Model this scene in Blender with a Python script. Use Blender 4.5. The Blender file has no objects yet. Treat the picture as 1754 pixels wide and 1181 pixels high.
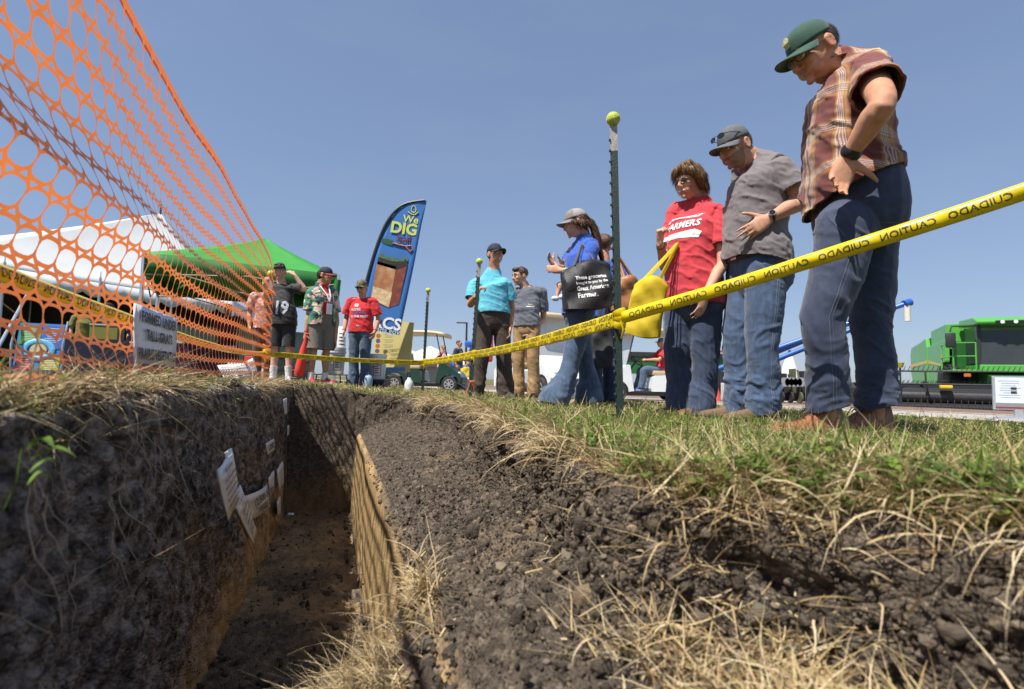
import bpy, bmesh, math, random
import numpy as np
from mathutils import Vector, Matrix, Quaternion
from mathutils.bvhtree import BVHTree

random.seed(7)
np.random.seed(7)
S = bpy.context.scene
COL = S.collection
R = math.radians

# ------------------------------------------------------------------ camera
F_PX = 900.0
PITCH, ROLL = R(3.78), R(1.2)
CAM_M = Matrix.Rotation(R(90) + PITCH, 4, 'X') @ Matrix.Rotation(ROLL, 4, 'Z')
cd = bpy.data.cameras.new('camera')
cam = bpy.data.objects.new('camera', cd)
COL.objects.link(cam)
cam.matrix_world = CAM_M
cd.sensor_width = 36.0
cd.lens = 36.0 * F_PX / 1754.0
cd.clip_start = 0.02
cd.clip_end = 3000
cd.dof.use_dof = True
cd.dof.focus_distance = 3.6
cd.dof.aperture_fstop = 4.5
S.camera = cam


def at(px, py, t):
    """world point seen at photo pixel (px,py) at forward distance t (used to lay the place out)"""
    d = CAM_M.to_3x3() @ Vector(((px - 877) / F_PX, (590.5 - py) / F_PX, -1))
    return d * (t / d.y)


# ------------------------------------------------------------------ sky, sun, exposure
SUN_TRAVEL = Vector((.72, .69, -1.80)).normalized()
elev = math.asin(-SUN_TRAVEL.z)
world = bpy.data.worlds.new('World')
S.world = world
world.use_nodes = True
nt = world.node_tree
bg = nt.nodes['Background']
sky = nt.nodes.new('ShaderNodeTexSky')
sky.sky_type = 'NISHITA'
sky.sun_disc = False
sky.sun_elevation = elev
sky.sun_rotation = math.atan2(-SUN_TRAVEL.x, -SUN_TRAVEL.y)
sky.altitude = 200
sky.air_density = 1.0
sky.dust_density = 0.6
sky.ozone_density = 2.4
# thin summer haze: gentler brightness range than the clear-air model
gm = nt.nodes.new('ShaderNodeGamma')
gm.inputs[1].default_value = .5
nt.links.new(sky.outputs[0], gm.inputs[0])
hz = nt.nodes.new('ShaderNodeMix')
hz.data_type = 'RGBA'
hz.blend_type = 'MULTIPLY'
hz.inputs['Factor'].default_value = 1
hz.inputs['B'].default_value = (.92, 1.04, 1.29, 1)
nt.links.new(gm.outputs[0], hz.inputs['A'])
# barely visible high cirrus
tcw = nt.nodes.new('ShaderNodeTexCoord')
mpw = nt.nodes.new('ShaderNodeMapping')
mpw.inputs['Scale'].default_value = (2.2, 2.2, 9)
nt.links.new(tcw.outputs['Generated'], mpw.inputs[0])
nzw = nt.nodes.new('ShaderNodeTexNoise')
nzw.inputs['Scale'].default_value = 1.7
nzw.inputs['Detail'].default_value = 7
nt.links.new(mpw.outputs[0], nzw.inputs['Vector'])
mrw = nt.nodes.new('ShaderNodeMapRange')
mrw.inputs[1].default_value = .48
mrw.inputs[2].default_value = .8
mrw.inputs[4].default_value = .05
nt.links.new(nzw.outputs[0], mrw.inputs[0])
cir = nt.nodes.new('ShaderNodeMix')
cir.data_type = 'RGBA'
cir.inputs['B'].default_value = (2.6, 2.75, 2.9, 1)
nt.links.new(mrw.outputs[0], cir.inputs['Factor'])
nt.links.new(hz.outputs['Result'], cir.inputs['A'])
nt.links.new(cir.outputs['Result'], bg.inputs[0])
bg.inputs[1].default_value = 0.12
sl = bpy.data.lights.new('sun', 'SUN')
sl.energy = 4.2
sl.angle = R(.53)
sl.color = (1, .95, .87)
sun = bpy.data.objects.new('sun', sl)
COL.objects.link(sun)
sun.rotation_euler = SUN_TRAVEL.to_track_quat('-Z', 'Y').to_euler()
S.view_settings.view_transform = 'Standard'
S.view_settings.look = 'None'
S.view_settings.gamma = 1
S.view_settings.use_curve_mapping = False
S.view_settings.exposure = 0.9
S.cycles.max_bounces = 6
S.cycles.transparent_max_bounces = 12
S.cycles.use_denoising = True

# ------------------------------------------------------------------ numeric noise
def _hash(ix, iy, iz, seed):
    h = (ix * 374761393 + iy * 668265263 + iz * 2147483647 + seed * 144665) & 0xffffffff
    h = ((h ^ (h >> 13)) * 1274126177) & 0xffffffff
    h = ((h ^ (h >> 16)) * 2246822519) & 0xffffffff
    return ((h ^ (h >> 15)) & 0xffffff) / float(0xffffff)


def vnoise(P, scale, seed=0):
    """smooth value noise in -1..1 for an (n,3) array"""
    Q = np.asarray(P, float) * scale
    I = np.floor(Q).astype(np.int64)
    f = Q - I
    f = f * f * (3 - 2 * f)
    r = 0
    for dx in (0, 1):
        for dy in (0, 1):
            for dz in (0, 1):
                w = (f[:, 0] if dx else 1 - f[:, 0]) * (f[:, 1] if dy else 1 - f[:, 1]) * (f[:, 2] if dz else 1 - f[:, 2])
                r = r + w * _hash(I[:, 0] + dx, I[:, 1] + dy, I[:, 2] + dz, seed)
    return r * 2 - 1


def fbm(P, scale, oct=4, seed=0, gain=.5):
    a, s, t = 0, 1.0, 0
    for o in range(oct):
        a = a + s * vnoise(P, scale * 2 ** o, seed + o * 17)
        t += s
        s *= gain
    return a / t


def cells(P, scale, seed=0):
    """distance to nearest jittered cell point (0..~1) and a per-cell random"""
    Q = np.asarray(P, float) * scale
    I = np.floor(Q).astype(np.int64)
    best = np.full(len(Q), 9.0)
    rnd = np.zeros(len(Q))
    for dx in (-1, 0, 1):
        for dy in (-1, 0, 1):
            for dz in (-1, 0, 1):
                J = I + np.array([dx, dy, dz])
                c = J + np.stack([_hash(J[:, 0], J[:, 1], J[:, 2], seed + k) for k in range(3)], 1)
                d = np.sqrt(((Q - c) ** 2).sum(1))
                m = d < best
                best[m] = d[m]
                rnd[m] = _hash(J[m, 0], J[m, 1], J[m, 2], seed + 9)
    return best, rnd


# ------------------------------------------------------------------ materials
MATS = {}


def mat(name, col, rough=.6, var=.12, nscale=30., bump=0., bscale=None, metal=0., spec=.5, stretch=None,
        dirt=None, dscale=4., trans=0., coat=0., sheen=0.):
    """procedural principled material: two colours mixed by noise, fine relief, wear"""
    if name in MATS:
        return MATS[name]
    m = bpy.data.materials.new(name)
    m.use_nodes = True
    n = m.node_tree.nodes
    L = m.node_tree.links
    b = n['Principled BSDF']
    b.inputs['Roughness'].default_value = rough
    b.inputs['Metallic'].default_value = metal
    b.inputs['Specular IOR Level'].default_value = spec
    if coat:
        b.inputs['Coat Weight'].default_value = coat
        b.inputs['Coat Roughness'].default_value = .08
    if sheen:
        b.inputs['Sheen Weight'].default_value = sheen
    tc = n.new('ShaderNodeTexCoord')
    vec = tc.outputs['Object']
    if stretch:
        mp = n.new('ShaderNodeMapping')
        mp.inputs['Scale'].default_value = stretch
        L.new(vec, mp.inputs[0])
        vec = mp.outputs[0]
    nz = n.new('ShaderNodeTexNoise')
    nz.inputs['Scale'].default_value = nscale
    nz.inputs['Detail'].default_value = 5
    L.new(vec, nz.inputs['Vector'])
    mx = n.new('ShaderNodeMix')
    mx.data_type = 'RGBA'
    c = np.array(col[:3])
    lo = c * (1 - var)
    hi = np.minimum(c * (1 + var), 1)
    mx.inputs['A'].default_value = (*lo, 1)
    mx.inputs['B'].default_value = (*hi, 1)
    mr = n.new('ShaderNodeMapRange')
    mr.inputs[1].default_value = .3
    mr.inputs[2].default_value = .7
    L.new(nz.outputs[0], mr.inputs[0])
    L.new(mr.outputs[0], mx.inputs['Factor'])
    out = mx.outputs['Result']
    if dirt:
        n2 = n.new('ShaderNodeTexNoise')
        n2.inputs['Scale'].default_value = dscale
        n2.inputs['Detail'].default_value = 8
        L.new(tc.outputs['Object'], n2.inputs['Vector'])
        m2 = n.new('ShaderNodeMapRange')
        m2.inputs[1].default_value = .48
        m2.inputs[2].default_value = .75
        m2.inputs[4].default_value = dirt[3] if len(dirt) > 3 else .6
        L.new(n2.outputs[0], m2.inputs[0])
        x2 = n.new('ShaderNodeMix')
        x2.data_type = 'RGBA'
        L.new(m2.outputs[0], x2.inputs['Factor'])
        L.new(out, x2.inputs['A'])
        x2.inputs['B'].default_value = (*dirt[:3], 1)
        out = x2.outputs['Result']
    L.new(out, b.inputs['Base Color'])
    if bump:
        nb = n.new('ShaderNodeTexNoise')
        nb.inputs['Scale'].default_value = bscale or nscale
        nb.inputs['Detail'].default_value = 6
        L.new(vec, nb.inputs['Vector'])
        bp = n.new('ShaderNodeBump')
        bp.inputs['Strength'].default_value = min(1, bump)
        bp.inputs['Distance'].default_value = .01 * max(1, bump)
        L.new(nb.outputs[0], bp.inputs['Height'])
        L.new(bp.outputs[0], b.inputs['Normal'])
    if trans:
        tr = n.new('ShaderNodeBsdfTranslucent')
        L.new(out, tr.inputs[0])
        ms = n.new('ShaderNodeMixShader')
        ms.inputs[0].default_value = trans
        L.new(b.outputs[0], ms.inputs[1])
        L.new(tr.outputs[0], ms.inputs[2])
        L.new(ms.outputs[0], n['Material Output'].inputs[0])
    MATS[name] = m
    return m


def glass_mat(name, col=(.6, .7, .75), alpha=.35, rough=.03):
    if name in MATS:
        return MATS[name]
    m = bpy.data.materials.new(name)
    m.use_nodes = True
    n = m.node_tree.nodes
    L = m.node_tree.links
    b = n['Principled BSDF']
    b.inputs['Base Color'].default_value = (*col, 1)
    b.inputs['Roughness'].default_value = rough
    nz = n.new('ShaderNodeTexNoise')
    nz.inputs['Scale'].default_value = 3
    mr = n.new('ShaderNodeMapRange')
    mr.inputs[3].default_value = alpha * .8
    mr.inputs[4].default_value = min(1, alpha * 1.2)
    L.new(nz.outputs[0], mr.inputs[0])
    L.new(mr.outputs[0], b.inputs['Alpha'])
    MATS[name] = m
    return m


# ------------------------------------------------------------------ object helpers
def tag(o, label=None, cat=None, group=None, kind=None):
    for k, v in (('label', label), ('category', cat), ('group', group), ('kind', kind)):
        if v:
            o[k] = v
    return o


def link(o, parent=None):
    COL.objects.link(o)
    if parent is not None:
        o.parent = parent
    return o


def empty(name, loc=(0, 0, 0), rz=0., label=None, cat=None, group=None):
    o = bpy.data.objects.new(name, None)
    COL.objects.link(o)
    o.location = loc
    o.rotation_euler = (0, 0, rz)
    o.empty_display_size = .1
    return tag(o, label, cat, group)


def mesh_np(name, V, Fq, m=None, parent=None, smooth=True, mats=None, midx=None):
    """mesh object from arrays: V (n,3), Fq (k,3|4)"""
    V = np.asarray(V, np.float32)
    Fq = np.asarray(Fq, np.int32)
    me = bpy.data.meshes.new(name)
    k, w = Fq.shape
    me.vertices.add(len(V))
    me.vertices.foreach_set('co', V.ravel())
    me.loops.add(k * w)
    me.loops.foreach_set('vertex_index', Fq.ravel())
    me.polygons.add(k)
    me.polygons.foreach_set('loop_start', np.arange(k, dtype=np.int32) * w)
    me.polygons.foreach_set('use_smooth', np.full(k, smooth, bool))
    for mm in (mats or ([m] if m else [])):
        me.materials.append(mm)
    if midx is not None:
        me.polygons.foreach_set('material_index', np.asarray(midx, np.int32))
    me.update(calc_edges=True)
    me.validate()
    o = bpy.data.objects.new(name, me)
    return link(o, parent)


class MB:
    """mesh builder collecting shapes for ONE mesh object"""

    def __init__(s):
        s.v = []
        s.f = []

    def add(s, V, Fs, M=None):
        k = len(s.v)
        for p in V:
            p = Vector(p)
            s.v.append(tuple(M @ p) if M is not None else tuple(p))
        s.f += [tuple(i + k for i in f) for f in Fs]
        return s

    def box(s, c, d, M=None, bev=0.):
        x, y, z = d[0] / 2, d[1] / 2, d[2] / 2
        T = Matrix.Translation(c)
        if M is not None:
            T = T @ M.to_4x4()
        if bev:
            b = min(bev, x * .9, y * .9, z * .9)
            bm = bmesh.new()
            bmesh.ops.create_cube(bm, size=1)
            for w in bm.verts:
                w.co = Vector((w.co.x * 2 * x, w.co.y * 2 * y, w.co.z * 2 * z))
            bmesh.ops.bevel(bm, geom=bm.edges[:], offset=b, segments=2, affect='EDGES', profile=.5)
            bm.verts.index_update()
            s.add([w.co for w in bm.verts], [[w.index for w in f.verts] for f in bm.faces], T)
            bm.free()
            return s
        V = [(i * x, j * y, k * z) for i in (-1, 1) for j in (-1, 1) for k in (-1, 1)]
        Fs = [(0, 1, 3, 2), (4, 6, 7, 5), (0, 4, 5, 1), (2, 3, 7, 6), (0, 2, 6, 4), (1, 5, 7, 3)]
        return s.add(V, Fs, T)

    def tube(s, pts, r, n=10, cap=True, flat=1., up=(0, 0, 1)):
        """swept tube along points; r scalar or list; flat squashes one axis"""
        pts = [Vector(p) for p in pts]
        rs = r if isinstance(r, (list, tuple)) else [r] * len(pts)
        k = len(s.v)
        up = Vector(up)
        prev = None
        for i, p in enumerate(pts):
            t = (pts[min(i + 1, len(pts) - 1)] - pts[max(i - 1, 0)]).normalized()
            a = (prev - t * prev.dot(t)) if prev is not None else up.cross(t)
            if a.length < 1e-3:
                a = Vector((1, 0, 0)).cross(t)
                if a.length < 1e-3:
                    a = Vector((0, 1, 0)).cross(t)
            a.normalize()
            prev = a
            b = t.cross(a).normalized()
            for j in range(n):
                w = 2 * math.pi * j / n
                s.v.append(tuple(p + a * math.cos(w) * rs[i] + b * math.sin(w) * rs[i] * flat))
        for i in range(len(pts) - 1):
            for j in range(n):
                s.f.append((k + i * n + j, k + i * n + (j + 1) % n, k + (i + 1) * n + (j + 1) % n, k + (i + 1) * n + j))
        if cap:
            s.f.append(tuple(k + j for j in reversed(range(n))))
            s.f.append(tuple(k + (len(pts) - 1) * n + j for j in range(n)))
        return s

    def prism(s, poly, h0, h1, M=None):
        """extrude a polygon given in x,y from h0 to h1 (then M)"""
        n = len(poly)
        V = [(x, y, h0) for x, y in poly] + [(x, y, h1) for x, y in poly]
        Fs = [tuple(reversed(range(n))), tuple(range(n, 2 * n))]
        Fs += [(i, (i + 1) % n, n + (i + 1) % n, n + i) for i in range(n)]
        return s.add(V, Fs, M)

    def lathe(s, prof, n=24, M=None):
        V, Fs = [], []
        for r_, z in prof:
            for j in range(n):
                a = 2 * math.pi * j / n
                V.append((r_ * math.cos(a), r_ * math.sin(a), z))
        for i in range(len(prof) - 1):
            for j in range(n):
                Fs.append((i * n + j, i * n + (j + 1) % n, (i + 1) * n + (j + 1) % n, (i + 1) * n + j))
        Fs.append(tuple(reversed(range(n))))
        Fs.append(tuple((len(prof) - 1) * n + j for j in range(n)))
        return s.add(V, Fs, M)

    def ball(s, c, r, n=12, M=None):
        rr = r if isinstance(r, (list, tuple)) else (r, r, r)
        V, Fs = [], []
        m = max(6, n // 2 + 2)
        for i in range(m + 1):
            th = math.pi * i / m
            for j in range(n):
                a = 2 * math.pi * j / n
                V.append((math.sin(th) * math.cos(a) * rr[0], math.sin(th) * math.sin(a) * rr[1], math.cos(th) * rr[2]))
        for i in range(m):
            for j in range(n):
                Fs.append((i * n + j, (i + 1) * n + j, (i + 1) * n + (j + 1) % n, i * n + (j + 1) % n))
        T = Matrix.Translation(c)
        if M is not None:
            T = T @ M.to_4x4()
        return s.add(V, Fs, T)

    def build(s, name, m=None, parent=None, smooth=False, label=None, M=None):
        me = bpy.data.meshes.new(name)
        me.from_pydata(s.v, [], s.f)
        if m:
            me.materials.append(m)
        me.validate()
        bm = bmesh.new()
        bm.from_mesh(me)
        bmesh.ops.remove_doubles(bm, verts=bm.verts, dist=1e-5)
        bmesh.ops.recalc_face_normals(bm, faces=bm.faces)
        bm.to_mesh(me)
        bm.free()
        if smooth:
            me.polygons.foreach_set('use_smooth', [True] * len(me.polygons))
            try:
                me.set_sharp_from_angle(angle=R(40))
            except Exception:
                pass
        o = bpy.data.objects.new(name, me)
        link(o, parent)
        if M is not None:
            o.matrix_local = M
        if label:
            o['label'] = label
        return o


def obj_mesh(name, me, parent=None, M=None):
    o = bpy.data.objects.new(name, me)
    link(o, parent)
    if M is not None:
        o.matrix_local = M
    return o


def text_mesh(txt, size, bold=.0, extrude=.0, align='CENTER', res=3, shear=0, sx=1., line=1.):
    c = bpy.data.curves.new('lettering', 'FONT')
    c.body = txt
    c.size = size
    c.align_x = align
    c.align_y = 'CENTER'
    c.offset = bold * size
    c.extrude = extrude
    c.resolution_u = res
    c.shear = shear
    c.space_line = line
    o = bpy.data.objects.new('lettering', c)
    me = bpy.data.meshes.new_from_object(o)
    bpy.data.objects.remove(o)
    bpy.data.curves.remove(c)
    if sx != 1:
        me.transform(Matrix.Diagonal((sx, 1, 1, 1)))
    return me


def lettering(txt, size, m, parent, M, bold=.0, align='CENTER', shear=0, sx=1., mirror=False, extrude=.0, line=1.):
    """flat printed lettering placed by matrix M (local x right, y up, z out)"""
    me = text_mesh(txt, size, bold, extrude, align, shear=shear, sx=sx, line=line)
    if mirror:
        me.transform(Matrix.Diagonal((-1, 1, 1, 1)))
    me.materials.clear()
    me.materials.append(m)
    me.name = 'lettering'
    o = bpy.data.objects.new('lettering', me)
    link(o, parent)
    o.matrix_local = M
    return o


def frame(o, x, y):
    """matrix with origin o, local x along x, local y near y"""
    x = Vector(x).normalized()
    y = Vector(y)
    z = x.cross(y).normalized()
    y = z.cross(x).normalized()
    M = Matrix.Identity(4)
    for i in range(3):
        M[i][0], M[i][1], M[i][2], M[i][3] = x[i], y[i], z[i], o[i]
    return M

# ================================================================== ground with the soil pit
UX, UY = -.314, .949        # pit axis u
VX, VY = .949, .314         # across the pit v (to the right)
lerp = np.interp


def uv2w(u, v):
    return u * UX + v * VX, u * UY + v * VY


def w2uv(x, y):
    return x * UX + y * UY, x * VX + y * VY


def road_s(x, y):
    """distance to the right of the grass / road edge"""
    return (x - 3.1) * .848 + (y - 3.5) * .53


def base_h(x, y):
    x = np.asarray(x, float)
    y = np.asarray(y, float)
    u, v = w2uv(x, y)
    uu = np.clip(u, -2, 14)
    left = -.034 - .0095 * uu
    right = -.165 - .003 * uu
    h = left + (right - left) * np.clip((v + .4) / 1.0, 0, 1)
    h = h + (-.045) * np.clip((v - .7) / 1.3, 0, 1)
    s = road_s(x, y)
    h = h - .15 * np.clip(s / 1.0, 0, 1) ** 1.0 - .021 * np.clip(s - 1, 0, 60)
    h = np.where(v < -.7, h - .004 * np.clip(-v - .7, 0, 30), h)
    return h


def lipR(u):
    return lerp(u, [-2, .2, .35, .75, 1.3, 2.0, 2.7, 3.6, 4.4, 5], [1.0, .86, .76, .50, .50, .60, .74, .70, .62, .6]) + .030 * np.sin(np.asarray(u) * 6.3) + .022 * np.sin(np.asarray(u) * 14.1 + 1)


def lipL(u):
    return lerp(u, [-2, 0, 1, 3, 5], [-.40, -.41, -.42, -.40, -.38]) + .028 * np.sin(u * 7.1 + 1) * np.sin(u * 3.3) + .014 * np.sin(u * 17.3)


def zfloor(u, k):
    if k == 0:
        return lerp(u, [-2, 0, .8, 1.6, 4.6], [-.8, -.85, -.88, -.95, -1.12])
    if k == 1:
        return lerp(u, [-2, 0, .6, .9, 1.1, 1.3, 1.6, 1.9, 4.6], [-.5, -.56, -.62, -.67, -.71, -.80, -.92, -.98, -1.13])
    return lerp(u, [-2, 0, .6, .9, 1.1, 1.25, 1.5, 1.9, 2.4, 4.6], [-.41, -.43, -.46, -.51, -.56, -.64, -.86, -.99, -1.06, -1.12])


def zrim(u):
    return lerp(u, [-2, 0, .6, 1.0, 1.6, 3, 4.6], [-.36, -.39, -.415, -.43, -.43, -.45, -.47])


U_END = 4.62


def pit_profile(u):
    """(v,z,kind) control points of the cross section at station u; z is absolute"""
    def g(v):
        x, y = uv2w(u, v)
        return float(base_h(x, y))
    L, Rr = lipL(u), lipR(u)
    zf0, zf1, zf2, zr = zfloor(u, 0), zfloor(u, 1), zfloor(u, 2), zrim(u)
    wl = -.365
    pts = [(L - .12, g(L - .12)), (L - .02, g(L - .02) - .004), (L + .025, g(L) - .018), (L + .03, g(L) - .08), (wl - .015, -.45), (wl, zf0),
           (-.1, zf1), (.15, zf2), (.175, zr - .02), (.20, zr), (.27, zr + .035), (Rr - .075, g(Rr) - .17), (Rr - .045, g(Rr) - .10), (Rr - .03, g(Rr) - .03),
           (Rr + .03, g(Rr) - .004), (Rr + .15, g(Rr + .15))]
    return pts


# arc distribution of fine columns between the control points
NSEG = [6, 6, 8, 36, 56, 24, 26, 44, 6, 12, 80, 22, 14, 10, 8]
u_fine = np.concatenate([np.arange(-.6, .2, .03), np.arange(.2, 1.4, .0072), np.arange(1.4, 3.0, .012), np.arange(3.0, U_END - .03, .024),
                         np.linspace(U_END - .03, U_END + .05, 40), np.arange(U_END + .08, 6.0, .05)])
u_rows = np.concatenate([[-900, -400, -150, -60, -25, -10, -5, -3, -2, -1.4, -1], u_fine, [6.3, 6.7, 7.2, 7.8, 8.5, 9.3, 10.2, 11.3, 12.6, 14, 16, 19, 23, 30, 45, 80, 150, 300, 600, 1200]])
vl_cols = np.array([-900, -400, -150, -70, -35, -18, -11, -7, -5, -3.6, -2.8, -2.2, -1.8, -1.5, -1.3, -1.1, -1.0, -.92, -.84, -.78, -.72, -.67, -.62, -.58])
vr_cols_rel = np.array([.03, .06, .1, .15, .2, .26, .32, .4, .5, .6, .72, .85, 1.0, 1.2, 1.4, 1.7, 2.0, 2.4, 2.9, 3.5, 4.3, 5.3, 6.6, 8.5, 11, 15, 22, 35, 60, 120, 300, 900])
rowsP = []
for u in u_rows:
    uc = float(np.clip(u, -1.9, 4.9))
    pts = pit_profile(uc)
    vs, zs, ts = [], [], []
    fade = 1.0
    if u > U_END:
        fade = max(0., 1 - (u - U_END) / .05)
    if u < -1.0:
        fade = 0.
    cv, cz = [], []
    for i, n in enumerate(NSEG):
        for k in range(n):
            f = k / n
            cv.append(pts[i][0] * (1 - f) + pts[i + 1][0] * f)
            cz.append(pts[i][1] * (1 - f) + pts[i + 1][1] * f)
    cv.append(pts[-1][0])
    cz.append(pts[-1][1])
    cv, cz = np.array(cv), np.array(cz)
    # smooth control polygon a little
    for _ in range(2):
        cv[1:-1] = .25 * cv[:-2] + .5 * cv[1:-1] + .25 * cv[2:]
        cz[1:-1] = .25 * cz[:-2] + .5 * cz[1:-1] + .25 * cz[2:]
    v = np.concatenate([vl_cols, cv, cv[-1] + vr_cols_rel])
    x, y = uv2w(u, v)
    gz = base_h(x, y)
    z = gz.copy()
    nl = len(vl_cols)
    z[nl:nl + len(cz)] = gz[nl:nl + len(cz)] * (1 - fade) + cz * fade
    rowsP.append(np.stack([x, y, z], 1))
G = np.stack(rowsP)                       # rows x cols x 3
NR, NC, _ = G.shape
nl = len(vl_cols)
ncol = sum(NSEG) + 1
seg_edge = np.cumsum([0] + NSEG)
colseg = np.full(NC, -1)
for i in range(len(NSEG)):
    colseg[nl + seg_edge[i]:nl + seg_edge[i + 1]] = i
colseg[nl + ncol - 1:] = 99
# normals
du = np.gradient(G, axis=0)
dv = np.gradient(G, axis=1)
N = np.cross(dv, du)
N /= np.linalg.norm(N, axis=2, keepdims=True) + 1e-9
P = G.reshape(-1, 3)
Nn = N.reshape(-1, 3)
uu, vv = w2uv(P[:, 0], P[:, 1])
near = (uu > -.8) & (uu < 6.2) & (vv > -1.2) & (vv < 3.2)
idx = np.where(near)[0]
Q = P[idx]
cs = np.tile(colseg, NR)[idx]
inpit = (cs >= 1) & (cs <= 13) & (uu[idx] < U_END + .06)
soil_w = inpit.astype(float)
tanw = ((cs == 8) | (cs == 7)) & (Q[:, 2] > -1.2) & inpit & (uu[idx] < U_END - .02) & (cs >= 7)
is_cut = (cs == 7) & (Q[:, 2] > np.array(zfloor(uu[idx], 2)) + .02)
is_left = (cs >= 3) & (cs <= 4)
is_floor = (cs == 5) | (cs == 6)
is_slope = (cs >= 9) & (cs <= 12)
Qs = Q.copy()
amp = np.where(is_cut, .25, 1.0) * soil_w
d = np.zeros(len(Q))
c1, r1 = cells(Q, 26, 3)
c2, r2 = cells(Q + .004 * vnoise(Q, 90, 5)[:, None], 60, 11)
c3, r3 = cells(Q, 9, 21)
c4, r4 = cells(Q, 120, 31)
crumble = (.55 - c1) * .012 * r1 + (.5 - c2) * .012 * (.3 + r2) + (.5 - c4) * .005 + .006 * fbm(Q, 45, 2, 61)
lump = (.6 - c3) * .040 * r3 + .016 * fbm(Q, 16, 3, 66)
d += np.where(is_slope, crumble * 1.1 + lump * .9 + .030 * fbm(Q, 6, 4, 2, .6) + .010 * fbm(Q, 24, 3, 13), 0)
d += np.where(is_floor, crumble * 1.3 + lump * .7 + .02 * fbm(Q, 6, 3, 2), 0)
d += np.where(is_left, .055 * fbm(Q * np.array([1, 1, .55]), 6.5, 5, 4, .6) + (.55 - c3) * .035 * r3 + (.5 - c1) * .024 * r1 + (.5 - c2) * .016 * r2 - .03 * np.clip(vnoise(Q, 11, 88) - .45, 0, 1) + crumble * .35 + .010 * fbm(Q * np.array([1, 1, .3]), 40, 3, 44), 0)
d += np.where(is_cut, .012 * fbm(Q * np.array([1, 1, .3]), 14, 4, 6), 0)
d += np.where((cs == 2) | (cs == 1) | (cs >= 12) & (cs <= 13), .045 * fbm(Q, 10, 3, 8) + crumble * .8, 0) * soil_w
endw = (uu[idx] > U_END - .1) & (uu[idx] < U_END + .06) & (cs >= 3) & (cs <= 12)
d = np.where(endw, .04 * fbm(Q, 6, 4, 9) + crumble * .8, d)
# turf relief
turf = ~inpit
d += np.where(turf, .012 * fbm(Q, 5, 3, 31) + .006 * vnoise(Q, 25, 33), 0) * np.clip((uu[idx] + .8) / .4, 0, 1) * np.clip((6.2 - uu[idx]) / .5, 0, 1) * np.clip((3.2 - vv[idx]) / .5, 0, 1)
# rough ledges along the foot of the end wall / bench hump
P[idx] += Nn[idx] * d[:, None]
# bumps of excavated soil on the near right
hump = lambda cu, cv, h, r: h * np.exp(-(((uu[idx] - cu) ** 2 + (vv[idx] - cv) ** 2) / r ** 2))
P[idx, 2] += hump(.62, .74, .04, .11) + hump(.42, .92, .04, .12) - hump(.5, .62, .05, .07) - hump(.95, .62, .03, .08) + hump(.75, 1.25, .02, .2)
# spoil heap beside the fence on the left bank
P[idx, 2] += hump(1.95, -.58, .035, .10) + hump(2.5, -.5, .02, .12)
H_CACHE = P.reshape(NR, NC, 3)

# per-vertex attributes: soil (1) or turf (0), sub-soil tan (1) or dark top soil (0)
soil = np.zeros(len(P))
soil[idx] = np.where(inpit, 1., 0.)
bare = fbm(P[idx], 5, 3, 71)
soil[idx] = np.maximum(soil[idx], np.clip(1 - np.abs(cs - 13) * .0, 0, 0))
soil[idx] = np.where((~inpit) & (uu[idx] < U_END) & (vv[idx] > 0) & (vv[idx] < lipR(np.clip(uu[idx], -1, 4.6)) + .3 + .25 * bare), np.clip(.75 + bare, 0, 1), soil[idx])
soil[idx] = np.where((~inpit) & (uu[idx] < U_END) & (vv[idx] < 0) & (vv[idx] > -.66), np.clip(.6 + bare, 0, 1), soil[idx])
tan = np.zeros(len(P))
nz1 = fbm(Q * np.array([1, 1, .35]), 5, 4, 50)
tan_cut = np.clip((-.425 - Q[:, 2] + .04 * nz1) / .05, 0, 1)
tan_left = np.clip((-.74 - Q[:, 2] + .22 * nz1 + .05 * (uu[idx] - 2)) / .16, 0, 1) * .8
tan_floor = np.clip(.58 + .9 * fbm(Q, 6, 4, 55), 0, .75) * np.clip((uu[idx] - 1.6) / 1.2, 0.1, 1)
tan_slope = np.clip(fbm(Q, 3.3, 4, 58) * 1.6 - .32, 0, .75)
tv = np.where(is_cut | (cs == 8), tan_cut, 0)
tv = np.where(is_left, tan_left, tv)
tv = np.where(is_floor, tan_floor, tv)
tv = np.where(is_slope, tan_slope * .8, tv)
tv = np.where(endw, np.clip((-.7 - Q[:, 2] + .3 * nz1) / .3, 0, 1) * .5, tv)
tan[idx] = tv * inpit

ii = np.arange(NR * NC).reshape(NR, NC)
Fq = np.stack([ii[:-1, :-1], ii[:-1, 1:], ii[1:, 1:], ii[1:, :-1]], -1).reshape(-1, 4)


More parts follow.
